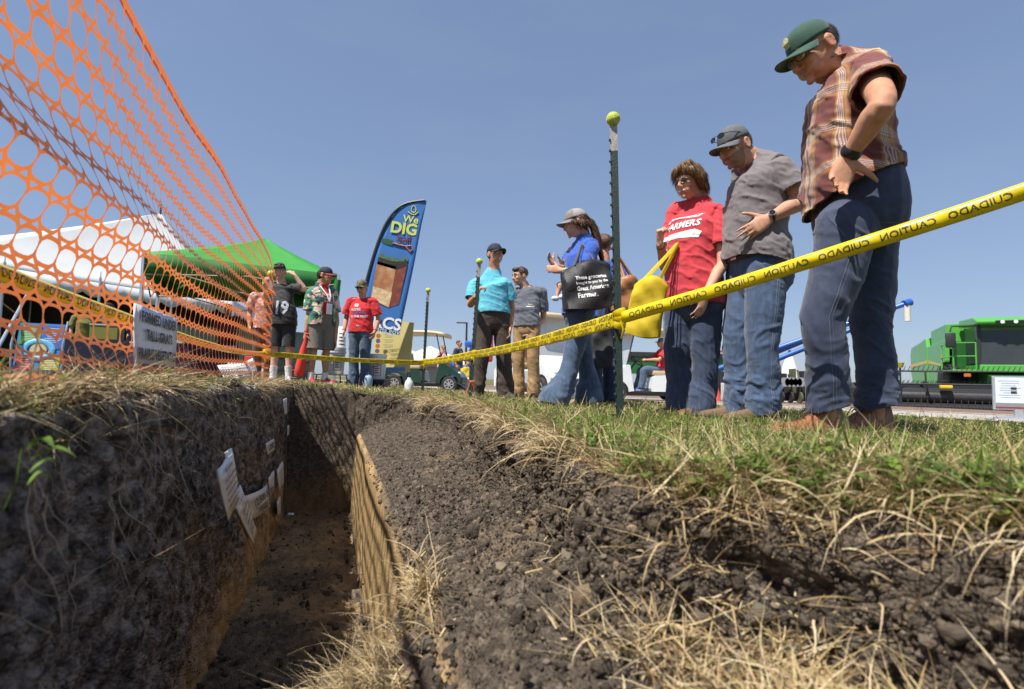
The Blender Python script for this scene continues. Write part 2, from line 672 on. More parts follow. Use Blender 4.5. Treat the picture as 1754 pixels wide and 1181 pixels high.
def ground_material():
    m = bpy.data.materials.new('turf_and_soil')
    m.use_nodes = True
    n = m.node_tree.nodes
    L = m.node_tree.links
    b = n['Principled BSDF']
    b.inputs['Roughness'].default_value = .95
    b.inputs['Specular IOR Level'].default_value = .15
    tc = n.new('ShaderNodeTexCoord')

    def noise(sc, det=6, st=None):
        z = n.new('ShaderNodeTexNoise')
        z.inputs['Scale'].default_value = sc
        z.inputs['Detail'].default_value = det
        z.inputs['Roughness'].default_value = .62
        v = tc.outputs['Object']
        if st:
            mp = n.new('ShaderNodeMapping')
            mp.inputs['Scale'].default_value = st
            L.new(v, mp.inputs[0])
            v = mp.outputs[0]
        L.new(v, z.inputs['Vector'])
        return z.outputs[0]

    def ramp(src, stops):
        r = n.new('ShaderNodeValToRGB')
        e = r.color_ramp.elements
        while len(e) < len(stops):
            e.new(.5)
        for k, (p, c) in enumerate(stops):
            e[k].position = p
            e[k].color = (*c, 1)
        L.new(src, r.inputs[0])
        return r.outputs[0]

    def mix(f, a, c):
        x = n.new('ShaderNodeMix')
        x.data_type = 'RGBA'
        L.new(f, x.inputs['Factor'])
        L.new(a, x.inputs['A'])
        L.new(c, x.inputs['B'])
        return x.outputs['Result']

    def attr(name):
        a = n.new('ShaderNodeAttribute')
        a.attribute_name = name
        return a.outputs['Fac']
    dark = ramp(noise(38), [(.3, (.058, .046, .035)), (.5, (.125, .100, .076)), (.68, (.25, .203, .155))])
    tanc = ramp(noise(22, 8, (1, 1, .3)), [(.3, (.20, .125, .055)), (.5, (.36, .245, .115)), (.7, (.47, .34, .18))])
    turf_c = ramp(noise(14), [(.3, (.075, .062, .028)), (.5, (.115, .115, .04)), (.7, (.19, .165, .075))])
    dry = ramp(noise(30), [(.36, (.05, .041, .034)), (.5, (.23, .19, .158)), (.62, (.46, .385, .32))])  # paler soil: fill light for the shaded left wall put into its colour
    dark = mix(attr('fill_lift'), dark, dry)
    soil_c = mix(attr('subsoil'), dark, tanc)
    col = mix(attr('soil'), turf_c, soil_c)
    L.new(col, b.inputs['Base Color'])
    bp = n.new('ShaderNodeBump')
    bp.inputs['Distance'].default_value = .018
    ms = n.new('ShaderNodeMapRange')
    ms.inputs[3].default_value = .9
    ms.inputs[4].default_value = .25
    L.new(attr('subsoil'), ms.inputs[0])
    L.new(ms.outputs[0], bp.inputs['Strength'])
    vo = n.new('ShaderNodeTexVoronoi')
    vo.inputs['Scale'].default_value = 150
    L.new(tc.outputs['Object'], vo.inputs['Vector'])
    ad = n.new('ShaderNodeMath')
    ad.operation = 'SUBTRACT'
    L.new(noise(110, 9), ad.inputs[0])
    L.new(vo.outputs['Distance'], ad.inputs[1])
    L.new(ad.outputs[0], bp.inputs['Height'])
    L.new(bp.outputs[0], b.inputs['Normal'])
    return m


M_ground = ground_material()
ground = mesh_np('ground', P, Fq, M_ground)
tag(ground, 'dry grassy ground with the dug soil pit in it', kind='structure')
fill_lift = np.zeros(len(P))
fill_lift[idx] = np.where(is_left | (cs <= 3), 1., 0.)  # left wall and bank get the shade-lifting colour
for nm, arr in (('soil', soil), ('subsoil', tan), ('fill_lift', fill_lift)):
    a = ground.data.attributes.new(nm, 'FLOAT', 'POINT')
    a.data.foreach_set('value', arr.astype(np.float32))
GBVH = BVHTree.FromPolygons([tuple(p) for p in P[:].tolist()], Fq.tolist(), all_triangles=False)


def ground_z(x, y):
    h = GBVH.ray_cast(Vector((x, y, 3)), Vector((0, 0, -1)))
    return h[0].z if h[0] else float(base_h(x, y))


# ------------------------------------------------------------------ road
def strip(name, left, right, m, dz, label, n=60):
    """sheet between two polylines that follows the ground"""
    def resamp(pl):
        pl = np.array(pl, float)
        d_ = np.r_[0, np.cumsum(np.linalg.norm(np.diff(pl, axis=0), axis=1))]
        t = np.linspace(0, 1, n) ** 1.0 * d_[-1]
        return np.stack([np.interp(t, d_, pl[:, k]) for k in (0, 1)], 1)
    A, B = resamp(left), resamp(right)
    V = []
    w = 24
    for i in range(n):
        for j in range(w):
            p = A[i] * (1 - j / (w - 1)) + B[i] * j / (w - 1)
            V.append((p[0], p[1], float(base_h(p[0], p[1])) + dz))
    q = np.arange(n * w).reshape(n, w)
    Fs = np.stack([q[:-1, :-1], q[:-1, 1:], q[1:, 1:], q[1:, :-1]], -1).reshape(-1, 4)
    o = mesh_np(name, V, Fs, m)
    return tag(o, label, kind='structure')


edge = [(7.35, -3.3), (3.1 + .06, 3.5), (.1, 8.3), (-3.1, 13.4), (-13, 29.2), (-60, 104)]
far_edge = [(40, 9.0), (14, 10.6), (8.7, 11.8), (5.6, 14.2), (-3.5, 30), (-40, 104)]
edge_w = [(a + .1, b + .06) for a, b in edge]
strip('road', edge_w, far_edge, mat('worn_concrete', (.36, .33, .29), .9, .14, 6, .5, 160, dirt=(.2, .16, .12, .5), dscale=.7), .03,
      'pale worn concrete road behind the visitors')
g1 = [(a + .0, b + .05) for a, b in far_edge]
g2 = [(a + .35, b + .75) for a, b in far_edge]
strip('gravel_strip', g1, g2, mat('pale_gravel', (.46, .42, .36), .95, .35, 60, 1, 90), .04, 'pale gravel strip along the far side of the road')
g3 = [(a + .37, b + .77) for a, b in far_edge]
g4 = [(a + 30, b + 40) for a, b in far_edge]
strip('bare_dirt', g3, g4, mat('reddish_mulch', (.17, .11, .08), .95, .3, 9, 1, 60), .035, 'reddish brown bare dirt under the machinery')
# ================================================================== grass, straw, clods, roots
def tint_mat(name, stops, rough=.6, trans=.3):
    m = bpy.data.materials.new(name)
    m.use_nodes = True
    n = m.node_tree.nodes
    L = m.node_tree.links
    b = n['Principled BSDF']
    b.inputs['Roughness'].default_value = rough
    b.inputs['Specular IOR Level'].default_value = .25
    a = n.new('ShaderNodeAttribute')
    a.attribute_name = 'tint'
    r = n.new('ShaderNodeValToRGB')
    e = r.color_ramp.elements
    while len(e) < len(stops):
        e.new(.5)
    for k, (p, c) in enumerate(stops):
        e[k].position = p
        e[k].color = (*c, 1)
    L.new(a.outputs['Fac'], r.inputs[0])
    nz = n.new('ShaderNodeTexNoise')
    nz.inputs['Scale'].default_value = 120
    h = n.new('ShaderNodeMix')
    h.data_type = 'RGBA'
    h.blend_type = 'MULTIPLY'
    h.inputs['Factor'].default_value = .35
    L.new(r.outputs[0], h.inputs['A'])
    L.new(nz.outputs['Color'], h.inputs['B'])
    L.new(h.outputs['Result'], b.inputs['Base Color'])
    if trans:
        t = n.new('ShaderNodeBsdfTranslucent')
        L.new(h.outputs['Result'], t.inputs[0])
        x = n.new('ShaderNodeMixShader')
        x.inputs[0].default_value = trans
        L.new(b.outputs[0], x.inputs[1])
        L.new(t.outputs[0], x.inputs[2])
        L.new(x.outputs[0], n['Material Output'].inputs[0])
    return m


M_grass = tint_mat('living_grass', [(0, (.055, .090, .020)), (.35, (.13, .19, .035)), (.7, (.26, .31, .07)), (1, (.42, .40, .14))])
M_straw = tint_mat('dry_straw', [(0, (.20, .13, .06)), (.4, (.42, .30, .145)), (.75, (.62, .48, .26)), (1, (.74, .62, .40))], .65, .2)
M_clover = tint_mat('clover_leaf', [(0, (.04, .09, .015)), (.6, (.12, .22, .03)), (1, (.26, .36, .06))], .5, .3)

rng = np.random.default_rng(11)


def blades(name, B, H, W, az, lean, curl, m, tint, label, segs=3, twist=.6, Dn=None):
    """B base points; grow along (az,lean) and droop by curl"""
    n = len(B)
    t = np.linspace(0, 1, segs + 1)
    th = lean[:, None] + curl[:, None] * t[None, :]          # angle from vertical
    wob = rng.normal(0, .12, (n, segs + 1)).cumsum(1)
    a2 = az[:, None] + wob
    step = H[:, None] / segs
    dx = np.sin(th) * np.cos(a2) * step
    dy = np.sin(th) * np.sin(a2) * step
    dz = np.cos(th) * step
    X = B[:, 0:1] + np.concatenate([np.zeros((n, 1)), np.cumsum(dx[:, :-1], 1)], 1)
    Y = B[:, 1:2] + np.concatenate([np.zeros((n, 1)), np.cumsum(dy[:, :-1], 1)], 1)
    Z = B[:, 2:3] + np.concatenate([np.zeros((n, 1)), np.cumsum(dz[:, :-1], 1)], 1)
    w = W[:, None] * np.clip(1.05 - t[None, :] ** 1.6, .12, 1) * .5
    sa = az + np.pi / 2 + rng.normal(0, twist, n)
    ox, oy = np.cos(sa)[:, None] * w, np.sin(sa)[:, None] * w
    oz = rng.normal(0, .35, (n, 1)) * w
    V = np.empty((n, segs + 1, 2, 3))
    V[:, :, 0, 0], V[:, :, 0, 1], V[:, :, 0, 2] = X - ox, Y - oy, Z - oz
    V[:, :, 1, 0], V[:, :, 1, 1], V[:, :, 1, 2] = X + ox, Y + oy, Z + oz
    base = np.arange(n)[:, None] * (segs + 1) * 2
    q = []
    for k in range(segs):
        q.append(np.stack([base[:, 0] + 2 * k, base[:, 0] + 2 * k + 1, base[:, 0] + 2 * k + 3, base[:, 0] + 2 * k + 2], 1))
    o = mesh_np(name, V.reshape(-1, 3), np.concatenate(q), m)
    a = o.data.attributes.new('tint', 'FLOAT', 'POINT')
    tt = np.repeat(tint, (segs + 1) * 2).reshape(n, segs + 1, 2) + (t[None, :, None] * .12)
    a.data.foreach_set('value', np.clip(tt, 0, 1).reshape(-1).astype(np.float32))
    return tag(o, label, kind='stuff')


PV = P                                   # displaced ground vertices
GRID = H_CACHE
FU, FV = w2uv(PV[:, 0], PV[:, 1])


def sample_turf(n, power=1.6, tmin=.45, tmax=16, side=1):
    """turf points sampled denser near the camera, inside the camera's view wedge (with margin)"""
    out = []
    while len(out) < n:
        k = n
        t = tmin * (tmax / tmin) ** rng.random(k)
        xr = rng.uniform(-1.4, 1.4, k)
        x, y = t * xr, t
        u, v = w2uv(x, y)
        s = road_s(x, y)
        lr = lipR(np.clip(u, -1, 4.6))
        if side == 1:
            ok = ((v > lr + .01) | (u > U_END + .04)) & (s < .25) & (v > -.4)
        else:
            ok = (v < -.40) & (y < 14)
        for a, b in zip(x[ok], y[ok]):
            out.append((a, b))
            if len(out) >= n:
                break
    return np.array(out)


def on_ground(xy):
    z = np.array([ground_z(a, b) for a, b in xy])
    return np.c_[xy, z]


def make_turf(n, side, name, label):
    xy = sample_turf(n, side=side)
    B = on_ground(xy)
    B[:, 2] -= .004
    dist = np.hypot(B[:, 0], B[:, 1])
    patch = fbm(B, 3.1, 3, 91)
    H = rng.gamma(4, .0060, n) * (1 + .6 * patch) + .010
    H *= np.where(rng.random(n) < .03, 2.0, 1.0)
    H = np.clip(H, .012, .15)
    W = rng.uniform(.0025, .005, n) * np.clip(dist / 2.6, 1, 4.0)
    az = rng.uniform(0, 2 * np.pi, n)
    lean = rng.gamma(2, .26, n)
    curl = rng.normal(.55, .5, n)
    tint = np.clip(.5 + .5 * patch + rng.normal(0, .22, n), 0, 1)
    return blades(name, B, H, W, az, lean, curl, M_grass, tint, label)


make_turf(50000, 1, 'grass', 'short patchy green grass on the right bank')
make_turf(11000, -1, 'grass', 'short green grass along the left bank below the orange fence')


def make_thatch(n, side, name, label, hmul=1., lying=.8):
    xy = sample_turf(n, side=side)
    B = on_ground(xy)
    B[:, 2] += rng.uniform(-.002, .012, n)
    dist = np.hypot(B[:, 0], B[:, 1])
    H = rng.gamma(4, .012, n) * hmul + .015
    W = rng.uniform(.0012, .003, n) * np.clip(dist / 2.4, 1, 4.5)
    az = rng.uniform(0, 2 * np.pi, n)
    lean = np.clip(rng.normal(1.15, .3, n) * lying / .8, .1, 1.5)
    curl = rng.normal(.25, .35, n)
    return blades(name, B, H, W, az, lean, curl, M_straw, np.clip(rng.beta(2.2, 2, n), 0, 1), label, segs=3)


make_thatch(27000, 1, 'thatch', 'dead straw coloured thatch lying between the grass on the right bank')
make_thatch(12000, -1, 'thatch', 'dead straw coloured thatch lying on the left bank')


# straw tufts: clumps of long dry stalks hanging from lips and lying on the soil
def straw_patch(spots, name, label, m=M_straw, tlo=.1, thi=1.):
    Bs, Hs, Ws, As, Ls, Cs = [], [], [], [], [], []
    for (x, y, r, n, hl, azc, azs, lean0, curl0, ww) in spots:
        for k in range(n):
            a = rng.uniform(0, 2 * np.pi)
            q = r * math.sqrt(rng.random())
            X, Y = x + q * math.cos(a), y + q * math.sin(a)
            Bs.append((X, Y, ground_z(X, Y) + rng.uniform(0, .012)))
            Hs.append(hl * rng.gamma(6, 1 / 6.))
            Ws.append(ww * rng.uniform(.6, 1.3))
            As.append(azc + rng.normal(0, azs))
            Ls.append(lean0 + rng.normal(0, .3))
            Cs.append(curl0 + rng.normal(0, .45))
    n = len(Bs)
    return blades(name, np.array(Bs), np.array(Hs), np.array(Ws), np.array(As), np.array(Ls), np.array(Cs), m,
                  rng.uniform(tlo, thi, n), label, segs=6, twist=.4)


def P2(u, v):
    return uv2w(u, v)


spots = []
# near right: dry hay lying over lumps
for k in range(520):
    u = rng.uniform(.10, 1.0)
    v = rng.uniform(.5, 1.3) if rng.random() < .75 else rng.uniform(.36, .6)
    x, y = P2(u, v)
    if math.hypot(x, y) < .46 or fbm(np.array([[u * 3.1, v * 3.1, 0]]), 1.5, 2, 12)[0] < -.10:
        continue
    spots.append((x, y, .06, 22, .070, rng.uniform(0, 6.28), .8, 1.25, .35, rng.uniform(.0018, .0032)))
# straw along right lip hanging toward the pit
for u in np.arange(.3, 4.5, .045):
    v = float(lipR(u)) + rng.uniform(-.02, .06)
    x, y = P2(u, v)
    dense = 1.0 + .9 * math.sin(u * 5.3) + .6 * math.sin(u * 11 + 1)
    n = int(max(3, 24 * dense))
    spots.append((x, y, .04, n, .085 + .03 * rng.random(), math.pi + .35, .7, .9, 1.3, .0023 + .0007 * u))
straw_patch(spots, 'straw', 'long dry straw over the right edge of the pit and on the near soil')
spots = []
# straw clump on the mound at the near end of the trench
for k in range(95):
    u, v = rng.normal(1.06, .085), min(.17, rng.normal(.06, .075))
    x, y = P2(u, v)
    spots.append((x, y, .04, 30, .085, rng.uniform(0, 6.28) if k % 3 else -2.0, .9, .95, .8, .0026))
for k in range(14):
    u, v = rng.normal(.88, .10), rng.normal(.02, .05)
    x, y = P2(u, v)
    spots.append((x, y, .05, 12, .09, rng.uniform(0, 6.28), .8, 1.0, .8, .0021))
straw_patch(spots, 'straw', 'tangled clump of dry straw on the soil mound at the near end of the trench')
spots = []
# left lip tufts
for u in np.arange(.35, 4.5, .05):
    x, y = P2(u, float(lipL(u)) + rng.uniform(-.1, .0))
    dense = 1.0 + .8 * math.sin(u * 4.1 + 2)
    spots.append((x, y, .04, int(max(6, 26 * dense)), .11, rng.choice([.3, .3, .3, 2.5, 5.0]), .7, 1.30, .85, .0024 + .0005 * u))
for k in range(7):
    u = rng.uniform(.7, 1.5)
    x, y = P2(u, -.43 + rng.uniform(-.06, .03))
    spots.append((x, y, .05, 16, .13, 1.2, .6, 1.42, .2, .0022))
straw_patch(spots, 'straw', 'dry straw bent over the left edge of the pit')

# taller green blades near the lens on the right bank
n = 900
xy = sample_turf(n, tmin=.5, tmax=3.2)
B = on_ground(xy)
blades('tall_grass', B, rng.uniform(.05, .13, n), rng.uniform(.003, .0055, n), rng.uniform(0, 6.28, n), rng.gamma(2, .2, n), rng.normal(.6, .4, n),
       M_grass, rng.uniform(.05, .7, n), 'taller single blades of grass standing above the turf', segs=5)

# clover: leaflets on thin stems
def clover(n, name, label, region):
    V, Fq_, T = [], [], []
    for k in range(n):
        x, y = region()
        z = ground_z(x, y)
        h = rng.uniform(.012, .045)
        tx, ty = x + rng.normal(0, .01), y + rng.normal(0, .01)
        tint = rng.random()
        b = len(V)
        w = .0008
        V += [(x - w, y, z), (x + w, y, z), (tx + w, ty, z + h), (tx - w, ty, z + h)]
        Fq_.append((b, b + 1, b + 2, b + 3))
        T += [tint * .6] * 4
        a0 = rng.uniform(0, 6.28)
        for j in range(3):
            a = a0 + j * 2.09
            L_ = rng.uniform(.008, .016)
            ca, sa = math.cos(a), math.sin(a)
            up = rng.uniform(-.3, .5)
            b = len(V)
            pr = [(0, 0), (.5, .55), (1, .45), (1.02, 0), (1, -.45), (.5, -.55)]
            for (l_, w_) in pr:
                V.append((tx + L_ * (l_ * ca - w_ * sa), ty + L_ * (l_ * sa + w_ * ca), z + h + L_ * (l_ * up + abs(w_) * .35)))
            Fq_ += [(b, b + 1, b + 2, b + 3), (b, b + 3, b + 4, b + 5)]
            T += [tint] * 6
    o = mesh_np(name, V, Fq_, M_clover)
    a = o.data.attributes.new('tint', 'FLOAT', 'POINT')
    a.data.foreach_set('value', np.array(T, np.float32))
    return tag(o, label, kind='stuff')


_xy = sample_turf(4200, tmin=.55, tmax=4.5)
_it = iter(_xy)
clover(4100, 'clover', 'small clover leaves among the grass of the right bank', lambda: next(_it))
clover(120, 'clover', 'few clover leaves along the left edge of the pit', lambda: P2(rng.uniform(.5, 3), -.42 + rng.uniform(-.1, .03)))

# ------------------------------------------------------------------ soil clods
ICO = bmesh.new()
bmesh.ops.create_icosphere(ICO, subdivisions=1, radius=1)
ICO.verts.index_update()
icoV = np.array([v.co[:] for v in ICO.verts])
icoF = np.array([[v.index for v in f.verts] for f in ICO.faces])
ICO2 = bmesh.new()
bmesh.ops.create_icosphere(ICO2, subdivisions=3, radius=1)
ICO2.verts.index_update()
ico2V = np.array([v.co[:] for v in ICO2.verts])
ico2F = np.array([[v.index for v in f.verts] for f in ICO2.faces])


def clods(name, Pc, Rc, m, label, tint, fine=False):
    iv, if_ = (ico2V, ico2F) if fine else (icoV, icoF)
    n, k = len(Pc), len(iv)
    A = rng.normal(0, 1, (n, 3, 3))
    Qm, _ = np.linalg.qr(A)
    sc = rng.uniform(.55, 1.25, (n, 1, 3))
    V = np.einsum('nij,kj->nki', Qm, iv) * sc
    if fine:                                   # rough rounded crumbs: coherent lumps, not facets
        S3 = (V + np.arange(n)[:, None, None] * 7.3).reshape(-1, 3)
        V *= (1 + .42 * fbm(S3, 1.5, 2, 3) + .22 * fbm(S3, 4.2, 2, 5)).reshape(n, k, 1)
    else:
        V *= (1 + rng.uniform(-.33, .33, (n, k, 1)))
    V = V * Rc[:, None, None] + Pc[:, None, :]
    Fs = (np.arange(n)[:, None, None] * k + if_[None]).reshape(-1, 3)
    o = mesh_np(name, V.reshape(-1, 3), Fs, m, smooth=fine)
    a = o.data.attributes.new('tint', 'FLOAT', 'POINT')
    a.data.foreach_set('value', np.repeat(tint, k).astype(np.float32))
    return tag(o, label, kind='stuff')


M_clod = tint_mat('crumbled_soil', [(0, (.058, .046, .035)), (.5, (.115, .092, .070)), (.85, (.205, .166, .125)), (.97, (.26, .205, .135)), (1, (.36, .26, .15))], .95, 0)
_n, _L = M_clod.node_tree.nodes, M_clod.node_tree.links
_b = _n.new('ShaderNodeBump')
_b.inputs['Strength'].default_value = .9
_b.inputs['Distance'].default_value = .006
_z = _n.new('ShaderNodeTexNoise')
_z.inputs['Scale'].default_value = 190
_z.inputs['Detail'].default_value = 6
_L.new(_z.outputs[0], _b.inputs['Height'])
_L.new(_b.outputs[0], _n['Principled BSDF'].inputs['Normal'])


def clod_points(n, mask, wfun=None):
    ids = np.where(mask)[0]
    if wfun is not None:
        w = wfun(ids)
        ids = rng.choice(ids, n, p=w / w.sum())
    else:
        ids = rng.choice(ids, n)
    return ids


csf = np.tile(colseg, NR)
inview = (uu > .2) & (uu < U_END)
dcam = np.linalg.norm(P, axis=1)
wdist = lambda ids: 1.0 / (.3 + dcam[ids]) * (.25 + np.clip(fbm(P[ids], 5, 2, 77) + .5, 0, 1) ** 2)
m1 = inview & (csf >= 8) & (csf <= 11)
ids = clod_points(13000, m1, wdist)
clods('soil_clods', P[ids] + Nn[ids] * .001 + rng.normal(0, .004, (len(ids), 3)), rng.gamma(1.3, .0017, len(ids)) + .0009, M_clod, 'crumbled dark soil on the sunlit slope right of the trench', rng.random(len(ids)) ** 1.5)
m1 = inview & (csf >= 5) & (csf <= 7) & (P[:, 2] < np.array(zfloor(uu, 2)) + .12)
ids = clod_points(3600, m1, wdist)
clods('soil_clods', P[ids] + rng.normal(0, .006, (len(ids), 3)), rng.gamma(1.5, .0036, len(ids)) + .0015, M_clod, 'loose crumbs of soil on the trench floor', rng.random(len(ids)) ** 1.2, fine=False)
m1 = inview & (uu < 2.2) & (csf >= 5) & (csf <= 6)
ids = clod_points(200, m1)
clods('soil_lumps', P[ids] + rng.normal(0, .004, (len(ids), 3)), rng.gamma(3, .004, len(ids)) + .004, M_clod, 'bigger lumps of dark soil on the near trench floor', rng.random(len(ids)) * .8, fine=True)
m1 = inview & (csf >= 2) & (csf <= 4) & (uu < 3)
ids = clod_points(1800, m1, wdist)
clods('soil_clods', P[ids] - Nn[ids] * .001, rng.gamma(1.4, .0016, len(ids)) + .001, M_clod, 'crumbs sticking to the shaded left wall of the pit', rng.random(len(ids)) ** 1.4)
m1 = (uu > .15) & (uu < 1.6) & (csf >= 11) & (vv < 1.5) & (vv > .3)
ids = clod_points(3800, m1, wdist)
clods('soil_clods', P[ids] + rng.normal(0, .003, (len(ids), 3)), rng.gamma(1.3, .0018, len(ids)) + .0009, M_clod, 'dark soil crumbs among the straw on the near right edge', rng.random(len(ids)) ** 1.3)

m1 = inview & (csf >= 9) & (csf <= 12) & (uu < 3.2)
ids = clod_points(150, m1, wdist)
clods('soil_lumps', P[ids] + rng.normal(0, .004, (len(ids), 3)), np.minimum(rng.gamma(3, .0030, len(ids)) + .004, .016), M_clod, 'bigger broken lumps of dark soil on the sunlit slope', rng.random(len(ids)) * .85, fine=True)

# ------------------------------------------------------------------ roots hanging from the left wall and lip
mb = MB()
for k in range(150):
    u = rng.uniform(.62, 2.6) if k < 110 else rng.uniform(.8, 3.5)
    v = -.37
    z = rng.uniform(-.5, -.06) if k < 110 else rng.uniform(-.12, -.05)
    x, y = P2(u, v)
    h = GBVH.ray_cast(Vector((*P2(u, -.1), z)), Vector((-VX, -VY, 0)))
    if not h[0]:
        continue
    p = h[0] + h[1] * .004
    pts = [p - h[1] * .01]
    L_ = rng.uniform(.05, .22)
    dirv = Vector((rng.normal(0, .3), rng.normal(0, .3), -1)).normalized()
    for j in range(7):
        dirv = (dirv + Vector(rng.normal(0, .28, 3)) + Vector((0, 0, -.12))).normalized()
        q = pts[-1] + dirv * L_ / 7
        hh = GBVH.find_nearest(q)
        if hh[0]:
            q = hh[0] + hh[1] * .004 if (q - hh[0]).dot(hh[1]) < .004 else q
        pts.append(q)
    r0 = rng.uniform(.0008, .0019)
    mb.tube(pts, [r0 * (1 - .1 * j) for j in range(len(pts))], 4)
o = mb.build('roots', mat('dry_root', (.36, .27, .17), .8, .35, 60), smooth=True)
tag(o, 'thin brown grass roots hanging down the left pit wall', kind='stuff')

# weed leaves poking in from the left edge close to the lens
wp = empty('broadleaf_weed', (*P2(.70, -.315), -.085), 0, 'broad green weed leaves sprouting from the left pit wall at the picture edge', 'weed')
wp.scale = (.72, .72, .72)
wm = mat('weed_leaf', (.13, .22, .03), .5, .3, 25, trans=.35)
for k in range(4):
    a = .2 + k * .35 + rng.normal(0, .2)
    L_ = rng.uniform(.03, .055)
    V, Fs = [], []
    for i in range(7):
        t = i / 6
        w = L_ * .24 * math.sin(math.pi * min(1, t * .93 + .05)) * (1 + .2 * math.sin(i * 2.4))
        zz = -.018 * k + .016 * math.sin(t * 3) + .0
        for sgn in (-1, 0, 1):
            V.append(((.01 + t * L_) * math.cos(a) - sgn * w * math.sin(a), (.01 + t * L_) * math.sin(a) + sgn * w * math.cos(a), zz + abs(sgn) * w * .3))
    for i in range(6):
        for j in range(2):
            Fs.append((i * 3 + j, i * 3 + j + 1, i * 3 + j + 4, i * 3 + j + 3))
    mesh_np('leaf', V, Fs, wm, wp)
MB().tube([(-.02, 0, -.09), (-.004, .0, -.05), (0, 0, 0)], .0012, 5).build('stem', wm, wp)
# ================================================================== orange safety fence, posts, tape, pit signs
M_orange = mat('orange_plastic', (.90, .235, .045), .38, .10, 14, .15, 60, trans=.42, dirt=(.78, .30, .13, .5), dscale=9)
M_post = mat('green_post_paint', (.010, .028, .021), .5, .25, 40, .2, 120, dirt=(.06, .03, .018, .5), dscale=22)
M_bare = mat('weathered_steel', (.33, .30, .26), .5, .2, 60, .2, 140, metal=.5)
M_ballm = mat('tennis_felt', (.50, .60, .07), .95, .18, 160, .8, 300)
M_seam = mat('seam', (.75, .75, .68), .8)
M_tape = mat('caution_yellow', (.80, .62, .012), .22, .06, 8, .12, 26, trans=.22, spec=.6)
M_ink = mat('black_ink', (.02, .022, .018), .5, .3, 90)
M_paper = mat('laminated_card', (.74, .75, .77), .3, .05, 8, .05, 40, dirt=(.42, .38, .32, .3), dscale=12)
M_core = mat('brown_core', (.30, .20, .12), .8)


hh = np.array([0, .05, .16, .30, .42, .50, .545, .60, .70, .85, 1.0])
vo = np.array([.13, .05, .0, -.01, .0, .03, -.015, -.06, -.055, -.03, 0.0])
zz = np.array([.005, .012, .10, .23, .36, .445, .505, .565, .66, .83, 1.0])
HG = np.linspace(-.2, 1.2, 281)
_g = np.exp(-.5 * (np.arange(-24, 25) * .005 / .035) ** 2)
_g /= _g.sum()
VG = np.convolve(np.interp(HG, hh, vo), _g, 'same')
ZG = np.convolve(np.interp(HG, hh, zz) + np.where(HG > 1, HG - 1, 0) + np.where(HG < 0, HG, 0), _g, 'same')


def fence_pt(a, h):
    """a: metres along the fence line (pit axis u), h: 0 bottom .. 1 top  ->  world"""
    top = lerp(a, [-1, 4.6, 5.25, 5.62, 5.75], [1.13, 1.14, 1.10, 1.02, .98])
    bot = lerp(a, [-1, 1.2, 3, 5.75], [-.0, -.02, -.06, -.10])
    k = np.clip((5.75 - a) / 3.5, 0, 1)             # 1 near the lens, 0 at the post
    # cross section: bulge towards the pit low down, a folded crease, then leaning back out to the top wire
    v = -.635 + np.interp(h, HG, VG) * k * (1 + .25 * np.sin(a * 2.1))
    zf = np.interp(h, HG, ZG) * k + h * (1 - k)
    v = v + .012 * np.sin(a * 3.1 + h * 4) * k + .004 * np.sin(a * 7.3 + 2 + h * 9) * k
    sag = -.03 * np.sin(np.clip((a + 1) / 6.7, 0, 1) * math.pi)
    z = bot + (top - bot) * zf + sag * h + .004 * np.sin(a * 5 + h * 6) * k
    # strands drift along the fence: lower half is dragged forward
    aa = a + (.16 * np.sin(h * math.pi) - .10 * (h < .5) * np.sin(h * 2 * math.pi)) * k
    bunch = np.clip((a - 4.9) / .8, 0, 1)
    z = z * (1 - .0 * bunch)
    x = aa * UX + v * VX
    y = aa * UY + v * VY
    return x, y, z


PU, ROWS = .086, 14
NA = int(6.55 / PU)
NR_ = 16
V, Fs = [], []
th = np.arange(NR_) * 2 * math.pi / NR_ + math.pi / NR_
PH = 1.0 / (ROWS + .6)
for j in range(ROWS):
    for i in range(NA):
        a0 = -.85 + (i + (.5 if j % 2 else 0)) * PU
        h0 = .3 * PH + j * PH
        ca, ch = a0 + PU / 2, h0 + PH / 2
        outer, inner = [], []
        jw = rng.normal(0, .06)
        for t in th:
            c, s_ = math.cos(t), math.sin(t)
            m_ = max(abs(c), abs(s_))
            outer.append((c / m_, s_ / m_))
            e = 3.1
            rr = (abs(c) ** e + abs(s_) ** e) ** (-1 / e)
            inner.append((c * rr * .93, s_ * rr * (.755 - .03 * math.sin(j * 2.1)) - .0))
        b = len(V)
        for (p, q) in outer:
            V.append((ca + p * PU / 2, ch + q * PH / 2))
        for (p, q) in inner:
            V.append((ca + p * PU / 2, ch + q * PH / 2))
        for k in range(NR_):
            k2 = (k + 1) % NR_
            Fs.append((b + k, b + k2, b + NR_ + k2, b + NR_ + k))
V = np.array(V)
x, y, z = fence_pt(V[:, 0], np.clip(V[:, 1], 0, 1))
fence = empty('safety_fence', (*P2(5.6, -.66), -.1), 0, 'orange plastic mesh safety fence sagging along the left side of the pit', 'fence')
FM = fence.matrix_basis.inverted()
fo = np.array(fence.location)
nettin = mesh_np('netting', np.stack([x, y, z], 1) - fo, Fs, M_orange, fence)
mb = MB()
aa = np.linspace(-.85, 5.72, 150)
for (hA, hB) in ((1 - .45 * PH, 1.0), (0.0, .32 * PH)):
    Vb = []
    for a in aa:
        for h in (hA, (hA + hB) / 2, hB):
            xx, yy, zz = fence_pt(a, h)
            Vb.append((float(xx) - fo[0], float(yy) - fo[1], float(zz) - fo[2] + .0008))
    q = np.arange(len(Vb)).reshape(-1, 3)
    Fb = np.stack([q[:-1, :-1], q[:-1, 1:], q[1:, 1:], q[1:, :-1]], -1).reshape(-1, 4)
    o = mesh_np('border_band', Vb, Fb, M_orange, fence)
